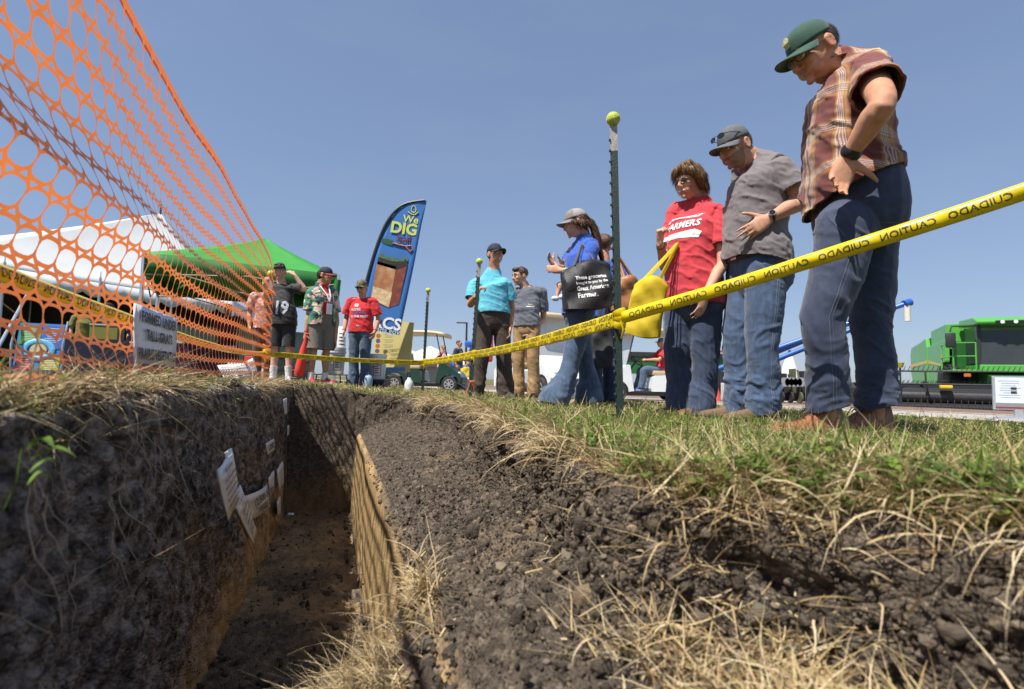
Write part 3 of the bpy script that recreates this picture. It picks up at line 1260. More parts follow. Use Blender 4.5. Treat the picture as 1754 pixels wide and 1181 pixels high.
# loose end of the netting tied round the post
mb = MB()
for k in range(9):
    zz = .06 + k * .105
    pts = []
    for t in range(9):
        w = t / 8 * 2 * math.pi
        pts.append((.035 * math.cos(w) + .0, .035 * math.sin(w), zz + .012 * math.sin(w * 2)))
    mb.tube(pts, .006, 6)
mb.tube([(.0, -.03, .93), (.06, -.06, .90), (.11, -.05, .84)], [.012, .014, .004], 6, flat=.3)
mb.build('tied_end', M_orange, fence, smooth=True)['kind'] = 'stuff'


def t_post(loc, h, label, lean=(0, 0), rz=0., silver=.14, cat='fence post', r=.5, knob=True):
    t = empty('fence_post', loc, 0, label, cat, 'steel T posts with tennis ball caps')
    t.rotation_euler = (lean[0], lean[1], rz)
    def prof(z0, z1, m, name):
        mb = MB()
        # T section: flange faces -y, web behind
        mb.box((0, 0, (z0 + z1) / 2), (.036, .005, z1 - z0))
        mb.box((0, .017, (z0 + z1) / 2), (.006, .029, z1 - z0 - .001))
        return mb.build(name, m, t)
    prof(-.25, h - silver, M_post, 'shaft')
    prof(h - silver + .0005, h - .006, M_bare, 'bare_top')
    mb = MB()
    z = .05
    while z < h - .04:
        mb.box((-.020, -.0045, z), (.010, .010, .014), bev=.003)
        z += .054
    mb.build('studs', M_post, t)['kind'] = 'stuff'
    mb = MB()
    mb.ball((0, 0, h + .022), .0335, 20)
    bo = mb.build('tennis_ball', M_ballm, t, smooth=True)
    mb = MB()
    pts = []
    for k in range(41):
        a = k / 40 * 2 * math.pi
        p = Vector((.8 * math.cos(a) + .2 * math.cos(3 * a), .8 * math.sin(a) - .2 * math.sin(3 * a), .8 * math.sin(2 * a)))
        pts.append(p.normalized() * .0335 + Vector((0, 0, h + .022)))
    mb.tube(pts, .0011, 5, cap=False)
    mb.build('ball_seam', M_seam, t, smooth=True)
    return t


def gz(p):
    return (p[0], p[1], ground_z(p[0], p[1]))


pA = at(1062, 700, 2.5)
topA = at(1051, 203, 2.5)
postA = t_post((pA.x, pA.y, -.165), topA.z - .022 + .165, 'tallest green T post with tennis ball cap, right of the black tote bag',
               lean=(0, -math.atan2(pA.x - topA.x, topA.z + .15)), rz=R(-8))
p2 = gz(at(724, 660, 7.2))
postB = t_post(p2, at(728, 500, 7.2).z - p2[2], 'short thin green post with a tennis ball cap in front of the green golf cart', lean=(0, R(1.4)), rz=R(10))
p3 = gz(at(806, 668, 5.3))
t3 = at(821, 452, 5.3)
postC = t_post(p3, t3.z - p3[2], 'green T post held upright by the man in the turquoise polo shirt', lean=(0, math.atan2(t3.x - p3[0], t3.z - p3[2])), rz=R(-5))
x_, y_ = P2(5.7, -.67)
p4 = (x_, y_, ground_z(x_, y_))
postD = t_post(p4, .98 - p4[2], 'dark T post holding the far end of the orange mesh fence', rz=R(4))
# two more posts carry the fence beyond the picture
# orange ribbon tied low on the held post
rb = empty('orange_ribbon', p3, 0, 'orange plastic ribbon tied low around the post of the man in turquoise', 'ribbon')
mb = MB()
mb.tube([(-.01, -.03, .17), (.03, -.03, .172), (.04, .0, .17)], .008, 6)
mb.tube([(.0, -.036, .17), (-.025, -.04, .10), (-.05, -.045, .02)], [.008, .012, .012], 6, flat=.3)
mb.tube([(.01, -.036, .17), (.03, -.04, .12), (.045, -.045, .055)], [.008, .011, .010], 6, flat=.3)
mb.build('knot_and_tails', M_orange, rb, smooth=True)


# ------------------------------------------------------------------ caution tape
def tape(p0, p1, width, label, sag=.02, up0=(0, 0, 1), up1=(0, 0, 1), curve=.25, phrase='CAUTION   CUIDADO   ', lsize=.62, n=40, twist=0., fold=0., rows=1, group='caution tape spans between the posts', phase=0.):
    p0, p1 = Vector(p0), Vector(p1)
    L_ = (p1 - p0).length
    root = empty('caution_tape', p0, 0, label, 'caution tape', group)
    K = 7

    def pt(s, w, off=0.):
        """s metres along, w -0.5..0.5 across (up), off = towards the camera"""
        t = s / L_
        c = p0.lerp(p1, t) + Vector((0, 0, -sag * 4 * t * (1 - t)))
        up = Vector(up0).lerp(Vector(up1), t)
        d = (p1 - p0).normalized()
        up = (up - d * up.dot(d)).normalized()
        nn = d.cross(up).normalized()
        if nn.dot(-c) < 0:
            nn = -nn
        tw = twist * math.sin(t * 6.0) + .05 * math.sin(s * 9)
        up, nn = up * math.cos(tw) + nn * math.sin(tw), nn * math.cos(tw) - up * math.sin(tw)
        ang = w * 2 * curve
        bow = width * (math.cos(ang * 2) - 1) * .5 * (1 if curve else 0)
        return c + up * (w * width) + nn * (bow + off + .0015 * math.sin(s * 40 + w * 5)) - p0
    V = [pt(L_ * i / n, j / (K - 1) - .5) for i in range(n + 1) for j in range(K)]
    q = np.arange((n + 1) * K).reshape(n + 1, K)
    Fs = np.stack([q[:-1, :-1], q[:-1, 1:], q[1:, 1:], q[1:, :-1]], -1).reshape(-1, 4)
    rib = mesh_np('ribbon', [tuple(v) for v in V], Fs, M_tape, root)
    md = rib.modifiers.new('thick', 'SOLIDIFY')
    md.thickness = .0004
    # printing, seen from the back so it reads mirrored
    hgt = width * lsize / rows
    me = text_mesh(phrase * max(1, int(L_ / (hgt * 9)) + 1), hgt * 1.35, bold=.002, align='LEFT', res=2)
    bm = bmesh.new()
    bm.from_mesh(me)
    bmesh.ops.triangulate(bm, faces=bm.faces)
    long = [e for e in bm.edges if e.calc_length() > hgt * .4]
    bmesh.ops.subdivide_edges(bm, edges=long, cuts=1)
    bmesh.ops.triangulate(bm, faces=bm.faces)
    Vt = [v.co.copy() for v in bm.verts]
    bm.verts.index_update()
    Ft = [[v.index for v in f.verts] for f in bm.faces]
    bm.free()
    MBo = MB()
    for r_ in range(rows):
        wc = 0 if rows == 1 else (.24 - .48 * r_)
        ok = {}
        VV, FF = [], []
        sgn = 1
        for i, v in enumerate(Vt):
            s = L_ - .03 - phase - v.x - r_ * .05            # mirrored: the phrase starts at the p1 end
            if .02 < s < L_ - .02:
                ok[i] = len(VV)
                VV.append(pt(s, wc + v.y / width, .0022))
        for f in Ft:
            if all(i in ok for i in f):
                FF.append([ok[i] for i in f])
        MBo.add(VV, FF)
    MBo.build('lettering', M_ink, root)['kind'] = 'stuff'
    return root


cA = at(1063, 545, 2.47)
right_end = at(1860, 293, 1.55)
tape(cA + Vector((.0, -.02, 0)), right_end, .056, 'wide yellow caution tape from the tallest post across the men to the right edge', sag=.012, up0=(0, -.1, 1), up1=(0, -.3, 1), curve=.5, n=70, phase=-.06, lsize=.48)
cC = at(811, 608, 5.27)
cA2 = at(1060, 546, 2.49)
tape(cC, cA2, .075, 'yellow caution tape between the held post and the tallest post, printed in two rows', sag=.02, curve=.15, n=60, rows=2, lsize=.75)
cB = at(726, 621, 7.17)
tape(cB, cC, .085, 'flat yellow caution tape between the thin post and the held post', sag=.01, curve=.1, n=30, rows=2, lsize=.7)
cD = Vector((p4[0], p4[1] - .02, at(455, 606, p4[1]).z))
tape(cD, cB, .055, 'long narrow yellow caution tape crossing in front of the boys and buckets', sag=.02, curve=.1, n=50)
left_end = at(-120, 418, .98)
tape(left_end, cD, .04, 'twisted yellow caution tape running along the orange fence behind the white sign', sag=.055, curve=.6, n=60, twist=.25, phrase='CUIDADO   CAUTION   ')
# tape wound round the posts
for (p, r_, nm) in ((cA, .034, 'yellow tape wrapped around the tallest post'), (cC, .034, 'yellow tape knot around the held post'), (cB, .034, 'yellow tape knot around the thin post'), (cD, .04, 'yellow tape knot at the fence end post')):
    k = empty('tape_knot', p, 0, nm, 'tape knot', 'tape knots on the posts')
    mb = MB()
    for q in range(3):
        pts = [(r_ * math.cos(w) * .8, .02 + r_ * math.sin(w) * .9, -.028 + q * .026 + .012 * math.sin(w + q)) for w in np.linspace(0, 2 * math.pi, 13)]
        mb.tube(pts, .017, 8, flat=.18, up=(1, 0, 0))
    mb.tube([(.0, -.012, -.02), (.012, -.02, -.06), (.0, -.02, -.10)], [.012, .016, .008], 8, flat=.3)
    mb.build('wrap', M_tape, k, smooth=True)


# ------------------------------------------------------------------ cards and signs
def card(name, label, corners, lines, cat='sign', group=None, thick=.003, m=M_paper, title=None, curl=0.):
    """a thin rectangular card from 3 corners (top-left, top-right, bottom-left); lines: list of (text|None, y 0..1, size, width)"""
    tl, tr, bl = [Vector(c) for c in corners]
    ex, ey = tr - tl, tl - bl
    W, H = ex.length, ey.length
    cen = tl + ex / 2 - ey / 2
    M = Matrix.Identity(4)
    xh, yh = ex.normalized(), ey.normalized()
    zh = xh.cross(yh).normalized()
    for i in range(3):
        M[i][0], M[i][1], M[i][2], M[i][3] = xh[i], yh[i], zh[i], cen[i]
    root = empty(name, cen, 0, label, cat, group)
    ML = Matrix.Translation(-cen) @ M
    V, Fs = [], []
    n = 9
    for i in range(n):
        for j in range(5):
            xx = (i / (n - 1) - .5)
            V.append((xx * W, (j / 4 - .5) * H, -curl * xx * xx * W + .002 * math.sin(xx * 9 + j)))
    for i in range(n - 1):
        for j in range(4):
            Fs.append((i * 5 + j, (i + 1) * 5 + j, (i + 1) * 5 + j + 1, i * 5 + j + 1))
    o = mesh_np('panel', V, Fs, m, root)
    o.data.transform(ML)
    md = o.modifiers.new('thick', 'SOLIDIFY')
    md.thickness = thick
    md.offset = -1
    for (txt, yy, size, wd) in lines:
        if txt:
            me = text_mesh(txt, size * H * 1.12, bold=.04, res=2)
            xs = [v.co.x for v in me.vertices]
            w0 = max(xs) - min(xs)
            sx = wd * W / w0
            me.transform(Matrix.Diagonal((sx, 1, 1, 1)))
            me.materials.clear()
            me.materials.append(M_ink)
            me.name = 'lettering'
            me.transform(ML @ Matrix.Translation((0, (yy - .5) * H, .0065)))
            lo = obj_mesh('lettering', me, root)
        else:
            # unreadable small print: rows of short word-like dashes
            mb = MB()
            xx = -wd * W / 2
            while xx < wd * W / 2 - .01 * W:
                ww = min(rng.uniform(.03, .11) * W, wd * W / 2 - xx)
                k0, hs = len(mb.v), size * H * .5
                # word silhouettes: uneven top with ascenders
                nlet = max(2, int(ww / (hs * .8)))
                for c_ in range(nlet):
                    cw = ww / nlet
                    hh = hs * (1.0 if rng.random() < .65 else 1.45)
                    x0 = xx + c_ * cw
                    mb.add([(x0, 0, 0), (x0 + cw * .74, 0, 0), (x0 + cw * .74, hh, 0), (x0, hh, 0)], [(0, 1, 2, 3)])
                xx += ww + .018 * W
            lo = mb.build('small_print', M_ink, root)
            lo['kind'] = 'stuff'
            lo.data.transform(ML @ Matrix.Translation((0, (yy - .5) * H, .0065)))
    return root


# the big white sign hung on the fence
ts = 1.62
card('fence_sign', 'white sign reading FORMED UNDER TALL-GRASS PRAIRIE VEGETATION on the orange fence',
     [at(233, 520, ts), at(303, 546, 2.03), at(231, 622, ts)],
     [('FORMED UNDER', .80, .23, .86), ('TALL-GRASS', .50, .23, .64), ('PRAIRIE VEGETATION', .16, .23, .95)], thick=.005)
# two cards leaning on wire stakes beside the fence end
gl = [(None, .82, .08, .7), (None, .66, .08, .85), (None, .42, .08, .6), (None, .26, .08, .8), (None, .12, .08, .5)]
card('ground_card', 'left one of two white printed cards leaning in the grass by the fence', [at(372, 626, 3.9), at(399, 624, 3.95), at(387, 656, 3.9)], gl, group='white cards on the grass by the fence')
card('ground_card', 'right one of two white printed cards leaning in the grass by the fence', [at(399, 625, 3.95), at(426, 620, 4.0), at(406, 653, 3.95)], gl, group='white cards on the grass by the fence')
card('ground_card', 'greyish card standing behind the two white cards near the fence end post', [at(424, 618, 4.4), at(434, 613, 4.45), at(433, 648, 4.4)], gl, group='white cards on the grass by the fence')


def wall_t(px, py):
    """distance at which a photo pixel meets the left pit wall"""
    d = CAM_M.to_3x3() @ Vector(((px - 877) / F_PX, (590.5 - py) / F_PX, -1))
    h = GBVH.ray_cast(Vector((0, 0, 0)), d.normalized())
    return (h[0].y if h[0] else 2.0)


def on_wall(px, py, off=.035):
    """point just off the left pit wall at a photo pixel"""
    d = CAM_M.to_3x3() @ Vector(((px - 877) / F_PX, (590.5 - py) / F_PX, -1))
    d = d / d.y
    return d * ((-.365 + off) / (d.x * VX + d.y * VY))


def wcard(q, label, lines, off=.04, **kw):
    return card('pit_card', label, [on_wall(q[0], q[1], off), on_wall(q[2], q[3], off), on_wall(q[4], q[5], off)], lines, group='printed cards in the pit', **kw)


sp = [(None, .70, .09, .8), (None, .58, .09, .85), (None, .46, .09, .75), (None, .34, .09, .85), (None, .22, .09, .8), (None, .10, .09, .7)]
wcard((374, 806, 398, 776, 391, 892), 'tall white printed card nearest the lens on the left pit wall', [(None, .86, .12, .5)] + sp, .095, thick=.004)
wcard((386, 776, 396, 768, 401, 838), 'narrow white card with peeled edge behind the tall pit card', [(None, .25, .06, .6), (None, .7, .06, .5)], .06)
wcard((402, 862, 411, 831, 434, 933), 'white printed card hanging at a slant on a stick in the pit', [(None, .88, .07, .6)] + sp[:5], .085, thick=.004)
k = empty('wooden_stake', on_wall(405, 872, .075), 0, 'thin pale stick holding the slanted card in the pit', 'stake')
mb = MB()
mb.tube([(0, 0, 0), on_wall(435, 950, .05) - on_wall(405, 872, .075)], .0035, 6)
mb.build('stick', mat('pale_wood', (.5, .38, .3), .7, .2, 60), k)
wcard((428, 852, 467, 826, 438, 893), 'white pit card reading 12,500-14,000 YEARS OLD', [('12,500-14,000', .68, .36, .92), ('YEARS OLD', .26, .36, .7)], .05, curl=.15)
wcard((456, 760, 469, 752, 459, 779), 'small white pit card reading LOESS high on the left wall', [('LOESS', .5, .62, .9)], .05)
for (q, lab) in (((461, 818, 469, 806, 463, 852), 'narrow white card just right of the YEARS OLD card'), ((475, 805, 484, 790, 479, 842), 'white printed card beside the black measuring strip'),
                 ((486, 685, 491, 682, 488, 712), 'tiny white tag near the top of the measuring strip'), ((491, 732, 495, 728, 492, 748), 'tiny white tag halfway up the far left wall'),
                 ((475, 860, 480, 850, 477, 888), 'slim white card low on the wall left of the measuring strip')):
    wcard(q, lab, [(None, .7, .07, .7), (None, .5, .07, .7), (None, .3, .07, .7)], .045)
# black measuring strip hanging down the wall
wt = on_wall(489, 800, .05).y
k = empty('measuring_strip', at(488, 880, wt), 0, 'black measuring strip hanging down the far left wall with a curled foot', 'measuring tape')
o0 = at(488, 880, wt)
mb = MB()
pts = [at(490, 690, wt + .0) - o0, at(491, 730, wt) - o0, at(489, 800, wt) - o0, at(487, 860, wt) - o0, at(489, 878, wt - .02) - o0, at(499, 884, wt - .06) - o0]
mb.tube(pts, [.008, .010, .012, .016, .018, .016], 8, flat=.3, up=(1, 0, 0))
mb.build('strip', mat('black_webbing', (.012, .012, .014), .6), k, smooth=True)
mb = MB()
mb.box(at(498, 881, wt - .06) - o0, (.035, .03, .012), bev=.003)
mb.build('clip', M_paper, k)
# ================================================================== people
def V3(*a):
    return Vector(a[0] if len(a) == 1 else a)


def loft(mb, C, X, RR, n=20, p=2.0):
    """closed loft of (super)ellipses: centres C, side directions X, radii (rx, ry_front, ry_back)"""
    C = [V3(c) for c in C]
    k = len(mb.v)
    m = len(C)
    for i in range(m):
        t = (C[min(i + 1, m - 1)] - C[max(i - 1, 0)]).normalized()
        x = V3(X[i] if isinstance(X, list) else X)
        x = (x - t * x.dot(t)).normalized()
        y = t.cross(x).normalized()
        r = RR[i]
        rx, rf, rb = (r if len(r) == 3 else (r[0], r[1], r[1]))
        for j in range(n):
            a = 2 * math.pi * j / n
            ca, sa = math.cos(a), math.sin(a)
            e = (abs(ca) ** p + abs(sa) ** p) ** (-1 / p)
            mb.v.append(tuple(C[i] + x * (rx * ca * e) + y * ((rb if sa > 0 else rf) * sa * e)))
    for i in range(m - 1):
        for j in range(n):
            mb.f.append((k + i * n + j, k + i * n + (j + 1) % n, k + (i + 1) * n + (j + 1) % n, k + (i + 1) * n + j))
    mb.f.append(tuple(k + j for j in reversed(range(n))))
    mb.f.append(tuple(k + (m - 1) * n + j for j in range(n)))


def limb(mb, pts, rs, n=12, ends=True):
    """round tapered limb through joints, radius per point"""
    P_ = [V3(p) for p in pts]
    # insert smooth intermediate points
    mb.tube(P_, list(rs), n, up=(.3, .9, .1))
    if ends:
        mb.ball(P_[0], rs[0], n)
        mb.ball(P_[-1], rs[-1], n)


def chain(pts, rs, sub=4):
    """Catmull-Rom through joints"""
    P_ = [V3(p) for p in pts]
    o, r = [], []
    for i in range(len(P_) - 1):
        p0, p1, p2, p3 = P_[max(i - 1, 0)], P_[i], P_[i + 1], P_[min(i + 2, len(P_) - 1)]
        for k in range(sub):
            t = k / sub
            o.append(.5 * ((2 * p1) + (p2 - p0) * t + (2 * p0 - 5 * p1 + 4 * p2 - p3) * t * t + (3 * p1 - p0 - 3 * p2 + p3) * t ** 3))
            r.append(rs[i] * (1 - t) + rs[i + 1] * t)
    o.append(P_[-1])
    r.append(rs[-1])
    return o, r


def union(mb, voxel, smooth=4, fac=.5):
    """fuse the collected closed shapes into one continuous mesh"""
    me = bpy.data.meshes.new('tmp')
    me.from_pydata(mb.v, [], mb.f)
    bm = bmesh.new()
    bm.from_mesh(me)
    bmesh.ops.remove_doubles(bm, verts=bm.verts, dist=1e-6)
    bmesh.ops.recalc_face_normals(bm, faces=bm.faces)
    bm.to_mesh(me)
    bm.free()
    o = bpy.data.objects.new('tmp', me)
    COL.objects.link(o)
    md = o.modifiers.new('r', 'REMESH')
    md.mode = 'VOXEL'
    md.voxel_size = voxel
    if smooth:
        ms = o.modifiers.new('s', 'SMOOTH')
        ms.factor = fac
        ms.iterations = smooth
    dg = bpy.context.evaluated_depsgraph_get()
    me2 = bpy.data.meshes.new_from_object(o.evaluated_get(dg))
    bpy.data.objects.remove(o)
    bpy.data.meshes.remove(me)
    me2.polygons.foreach_set('use_smooth', [True] * len(me2.polygons))
    return me2


def me_co(me):
    a = np.empty(len(me.vertices) * 3, np.float32)
    me.vertices.foreach_get('co', a)
    return a.reshape(-1, 3).astype(float)


def me_no(me):
    a = np.empty(len(me.vertices) * 3, np.float32)
    me.vertices.foreach_get('normal', a)
    return a.reshape(-1, 3).astype(float)


def displace(me, f):
    c, n = me_co(me), me_no(me)
    c2 = c + n * f(c)[:, None]
    me.vertices.foreach_set('co', c2.astype(np.float32).ravel())
    me.update()


def cut(me, cuts):
    """clean open hems: cuts = (point, outward normal, radius)"""
    bm = bmesh.new()
    bm.from_mesh(me)
    for (p, nrm, rad) in cuts:
        p, nrm = V3(p), V3(nrm).normalized()
        fs = [f for f in bm.faces if (f.calc_center_median() - p).length < rad]
        g = set(fs)
        es = {e for f in fs for e in f.edges}
        vs = {v for f in fs for v in f.verts}
        bmesh.ops.bisect_plane(bm, geom=list(vs) + list(es) + fs, plane_co=p, plane_no=nrm, clear_outer=True)
    # keep the largest island only when tiny crumbs are left
    bm.to_mesh(me)
    bm.free()
    me.polygons.foreach_set('use_smooth', [True] * len(me.polygons))


def hand(mb, wrist, d, nrm, side, size=1., curl=(.25, .35, .25), spread=.10, thumb=(.7, .25), curls=None, r=.0078):
    """palm with four jointed fingers and a thumb leaving its side; nrm = the way the palm faces; side=+1/-1 picks the thumb side"""
    d, nrm = V3(d).normalized(), V3(nrm)
    nrm = (nrm - d * nrm.dot(d)).normalized()
    b = d.cross(nrm).normalized() * side
    w = V3(wrist)
    S_ = size
    k = w + d * .090 * S_
    loft(mb, [w - d * .03 * S_, w + d * .005 * S_, w + d * .035 * S_, w + d * .065 * S_, w + d * .092 * S_, w + d * .10 * S_], b,
         [(.027 * S_, .020 * S_), (.028 * S_, .019 * S_), (.037 * S_, .017 * S_), (.041 * S_, .0145 * S_), (.040 * S_, .012 * S_), (.034 * S_, .008 * S_)], 14, 2.4)
    ln = [.086, .094, .088, .070]
    off = [.0295, .0100, -.0100, -.0285]
    for q in range(4):
        c = curls[q] if curls else curl
        p = k + b * off[q] * S_ - d * (.004 if q in (0, 2) else .014 if q == 3 else 0) * S_
        pts, ang = [p - d * .02 * S_, p], 0
        fan = (1.5 - q) * spread
        for s_, (L_, cc) in enumerate(zip((.47, .30, .23), c)):
            ang += cc
            dd = (d * math.cos(fan) + b * math.sin(fan)).normalized()
            dd = dd * math.cos(ang) + nrm * math.sin(ang)
            pts.append(pts[-1] + dd * ln[q] * L_ * S_)
        rs = [r * 1.1 * S_, r * 1.1 * S_, r * S_, r * .92 * S_, r * .75 * S_]
        limb(mb, pts, rs, 8)
    p0 = w + d * .022 * S_ + b * .020 * S_ + nrm * .004 * S_
    a, cl = thumb
    t1 = (d * math.cos(a) + b * math.sin(a)).normalized()
    p1 = p0 + t1 * .042 * S_
    t2 = (t1 + nrm * cl).normalized()
    p2 = p1 + t2 * .034 * S_
    t3 = (t2 + nrm * cl * .6 + d * .2).normalized()
    p3 = p2 + t3 * .026 * S_
    limb(mb, [p0, p1, p2, p3], [.0155 * S_, .0125 * S_, .0100 * S_, .0078 * S_], 9)


def head_shape(mb, M, w=1.0, female=False, jaw=1.0, nose=1.0):
    """skull, jaw, brow, nose, lips, ears; M maps head-local (face -Y, up Z) into person space"""
    h = MB()
    h.ball((0, .018, .035), (.074 * w, .094, .082), 24)
    h.ball((0, -.028, -.008), (.064 * w, .058, .086), 20)
    loft(h, [(0, .006, -.02), (0, -.010, -.05), (0, -.028, -.085), (0, -.040, -.112)], (1, 0, 0),
         [(.066 * w, .07, .06), (.060 * w * jaw, .070, .05), (.047 * w * jaw, .052, .036), (.020 * jaw, .028, .016)], 18, 2.3)
    h.ball((0, -.078, -.100), (.021 * jaw, .017, .017), 12)
    for s_ in (-1, 1):
        limb(h, [(s_ * .010, -.083, .030), (s_ * .034, -.080, .034), (s_ * .055, -.060, .024)], [.011, .0115, .010], 8)
        h.ball((s_ * .041 * w, -.062, -.018), (.024, .024, .022), 12)
        h.ball((s_ * .034, -.058, -.055), (.022, .026, .030), 12)
        # ear: rim and bowl
        er = [(s_ * (.072 * w + .010), .020 + .016 * math.cos(a) + .006, -.004 + .031 * math.sin(a)) for a in np.linspace(0, 2 * math.pi, 11)]
        limb(h, er, [.0065] * 11, 7, False)
        h.ball((s_ * (.070 * w + .005), .022, -.006), (.009, .016, .026), 10)
        h.ball((s_ * .009, -.101, -.032), (.0095 * nose, .010, .0085), 8)
    limb(h, [(0, -.085, .026), (0, -.097, .004), (0, -.110 * (1 + .02 * nose), -.020), (0, -.110, -.031)], [.0085, .009, .0115 * nose, .0095 * nose], 9)
    limb(h, [(-.024, -.079, -.064), (-.010, -.091, -.0595), (0, -.0925, -.0605), (.010, -.091, -.0595), (.024, -.079, -.064)], [.004, .0062, .0058, .0062, .004], 8)
    limb(h, [(-.021, -.079, -.066), (0, -.091, -.0735), (.021, -.079, -.066)], [.004, .0078, .004], 8)
    mb.add(h.v, h.f, M)


def eye_parts(M, parent, iris=(.12, .07, .03), s=1.):
    em = mat('eye_white', (.75, .72, .70), .15, .05)
    im = mat('iris_%.2f' % iris[0], iris, .1, .2)
    for k in (-1, 1):
        e = MB().ball((k * .031, -.0745, .010), (.0125, .0125, .0105), 12).build('eye', em, parent, smooth=True, M=M)
        MB().ball((k * .031, -.0858, .0095), (.0052, .0022, .0052), 10).build('iris', im, e, smooth=True)
        mb = MB()
        limb(mb, [(k * .017, -.0830, .0185), (k * .031, -.0880, .0205), (k * .045, -.0790, .0165)], [.0028, .0034, .0026], 6)
        mb.build('eyelid', mat('lash_dark', (.10, .06, .045), .7), e, smooth=True)


def brow_part(M, parent, col):
    mb = MB()
    for k in (-1, 1):
        limb(mb, [(k * .013, -.0925, .034), (k * .032, -.0915, .042), (k * .052, -.0720, .034)], [.0035, .0045, .0025], 6)
    o = mb.build('eyebrows', col, parent, smooth=True, M=M)
    o['kind'] = 'stuff'


def cap_parts(M, parent, m, brim_m=None, under=None, tilt=0., patch=None, mesh_back=None, brim_len=.075, bend=.022):
    """baseball cap: crown with panel seams, brim, button"""
    MT = M @ Matrix.Translation((0, .012, .052)) @ Matrix.Rotation(tilt, 4, 'X')
    V, Fs = [], []
    nA, nZ = 36, 10
    for i in range(nZ + 1):
        t = i / nZ
        th = t * math.pi / 2
        for j in range(nA):
            a = 2 * math.pi * j / nA
            c, s_ = math.cos(a), math.sin(a)
            r = math.cos(th) ** .75
            seam = 1 - .012 * max(0, 1 - abs(((a / (math.pi / 3)) % 1) - .0) * 10) * (t > .05)
            front = 1.0 + (.05 * t * max(0, -s_))
            x = .0835 * c * r * seam
            y = .1035 * s_ * r * seam * front
            z = .092 * math.sin(th) * (1.06 if s_ < 0 else 1.0) + (.010 * s_ if t < .3 else .003 * s_) - .012
            V.append((x, y, z))
    for i in range(nZ):
        for j in range(nA):
            Fs.append((i * nA + j, i * nA + (j + 1) % nA, (i + 1) * nA + (j + 1) % nA, (i + 1) * nA + j))
    mats_ = [m]
    midx = None
    if mesh_back:
        mats_ = [m, mesh_back]
        midx = []
        for i in range(nZ):
            for j in range(nA):
                a = 2 * math.pi * (j + .5) / nA
                midx.append(1 if math.sin(a) > -.25 else 0)
    o = mesh_np('cap', V, Fs, None, parent, mats=mats_, midx=midx)
    o.matrix_local = MT
    md = o.modifiers.new('thick', 'SOLIDIFY')
    md.thickness = .003
    # brim
    V, Fs = [], []
    nb, nr = 21, 7
    for i in range(nb):
        a = -math.pi / 2 + (i / (nb - 1) - .5) * math.radians(142)
        for j in range(nr):
            q = j / (nr - 1)
            c, s_ = math.cos(a), math.sin(a)
            ext = brim_len * q * max(0, math.cos((i / (nb - 1) - .5) * math.pi * .96)) ** .55
            x = .0835 * c * (1 + .10 * q)
            y = .1035 * s_ - ext
            z = -.020 - bend * (x / .08) ** 2 * (.3 + .7 * q) - .16 * ext
            V.append((x, y, z))
    for i in range(nb - 1):
        for j in range(nr - 1):
            Fs.append((i * nr + j, (i + 1) * nr + j, (i + 1) * nr + j + 1, i * nr + j + 1))
    b = mesh_np('brim', V, Fs, brim_m or m, o)
    md = b.modifiers.new('thick', 'SOLIDIFY')
    md.thickness = .0045
    MB().ball((0, .0, .082), (.007, .007, .004), 8).build('button', m, o, smooth=True)
    if patch:
        mb = MB()
        pts = [(.022 * math.cos(a) * (1 if math.sin(a) > 0 else .8), .026 * math.sin(a)) for a in np.linspace(0, 2 * math.pi, 15)[:-1]]
        # follow the crown's front
        Vp = [(px_, -.1035 * .985 - .0045 + .010 * (abs(py_) / .026) + .5 * px_ * px_ / .08, .034 + py_) for px_, py_ in pts]
        mb.add(Vp + [(0, -.1035 - .005, .034)], [(i, (i + 1) % 14, 14) for i in range(14)])
        e = mb.build('emblem', patch, o)
    return o


def hair_part(shapes, M, parent, m, vox=.006, amp=.006, stretch=(26, 26, 9)):
    h = MB()
    for s_ in shapes:
        if s_[0] == 'b':
            h.ball(s_[1], s_[2], 18)
        else:
            p_, r_ = chain(s_[1], s_[2], 3)
            limb(h, p_, r_, 10)
    me = union(h, vox, 2)
    st = np.array(stretch, float)
    displace(me, lambda c: amp * fbm(c * st / 20, 20, 3, 5) + amp * .5 * vnoise(c * st / 9, 20, 8))
    me.materials.append(m)
    return obj_mesh('hair', me, parent, M)


SKIN = {}


def skin(name, col):
    return mat('skin_' + name, col, .60, .13, 46, .20, 300, spec=.28, dirt=(col[0] * .92, col[1] * .72, col[2] * .66, .45), dscale=14)


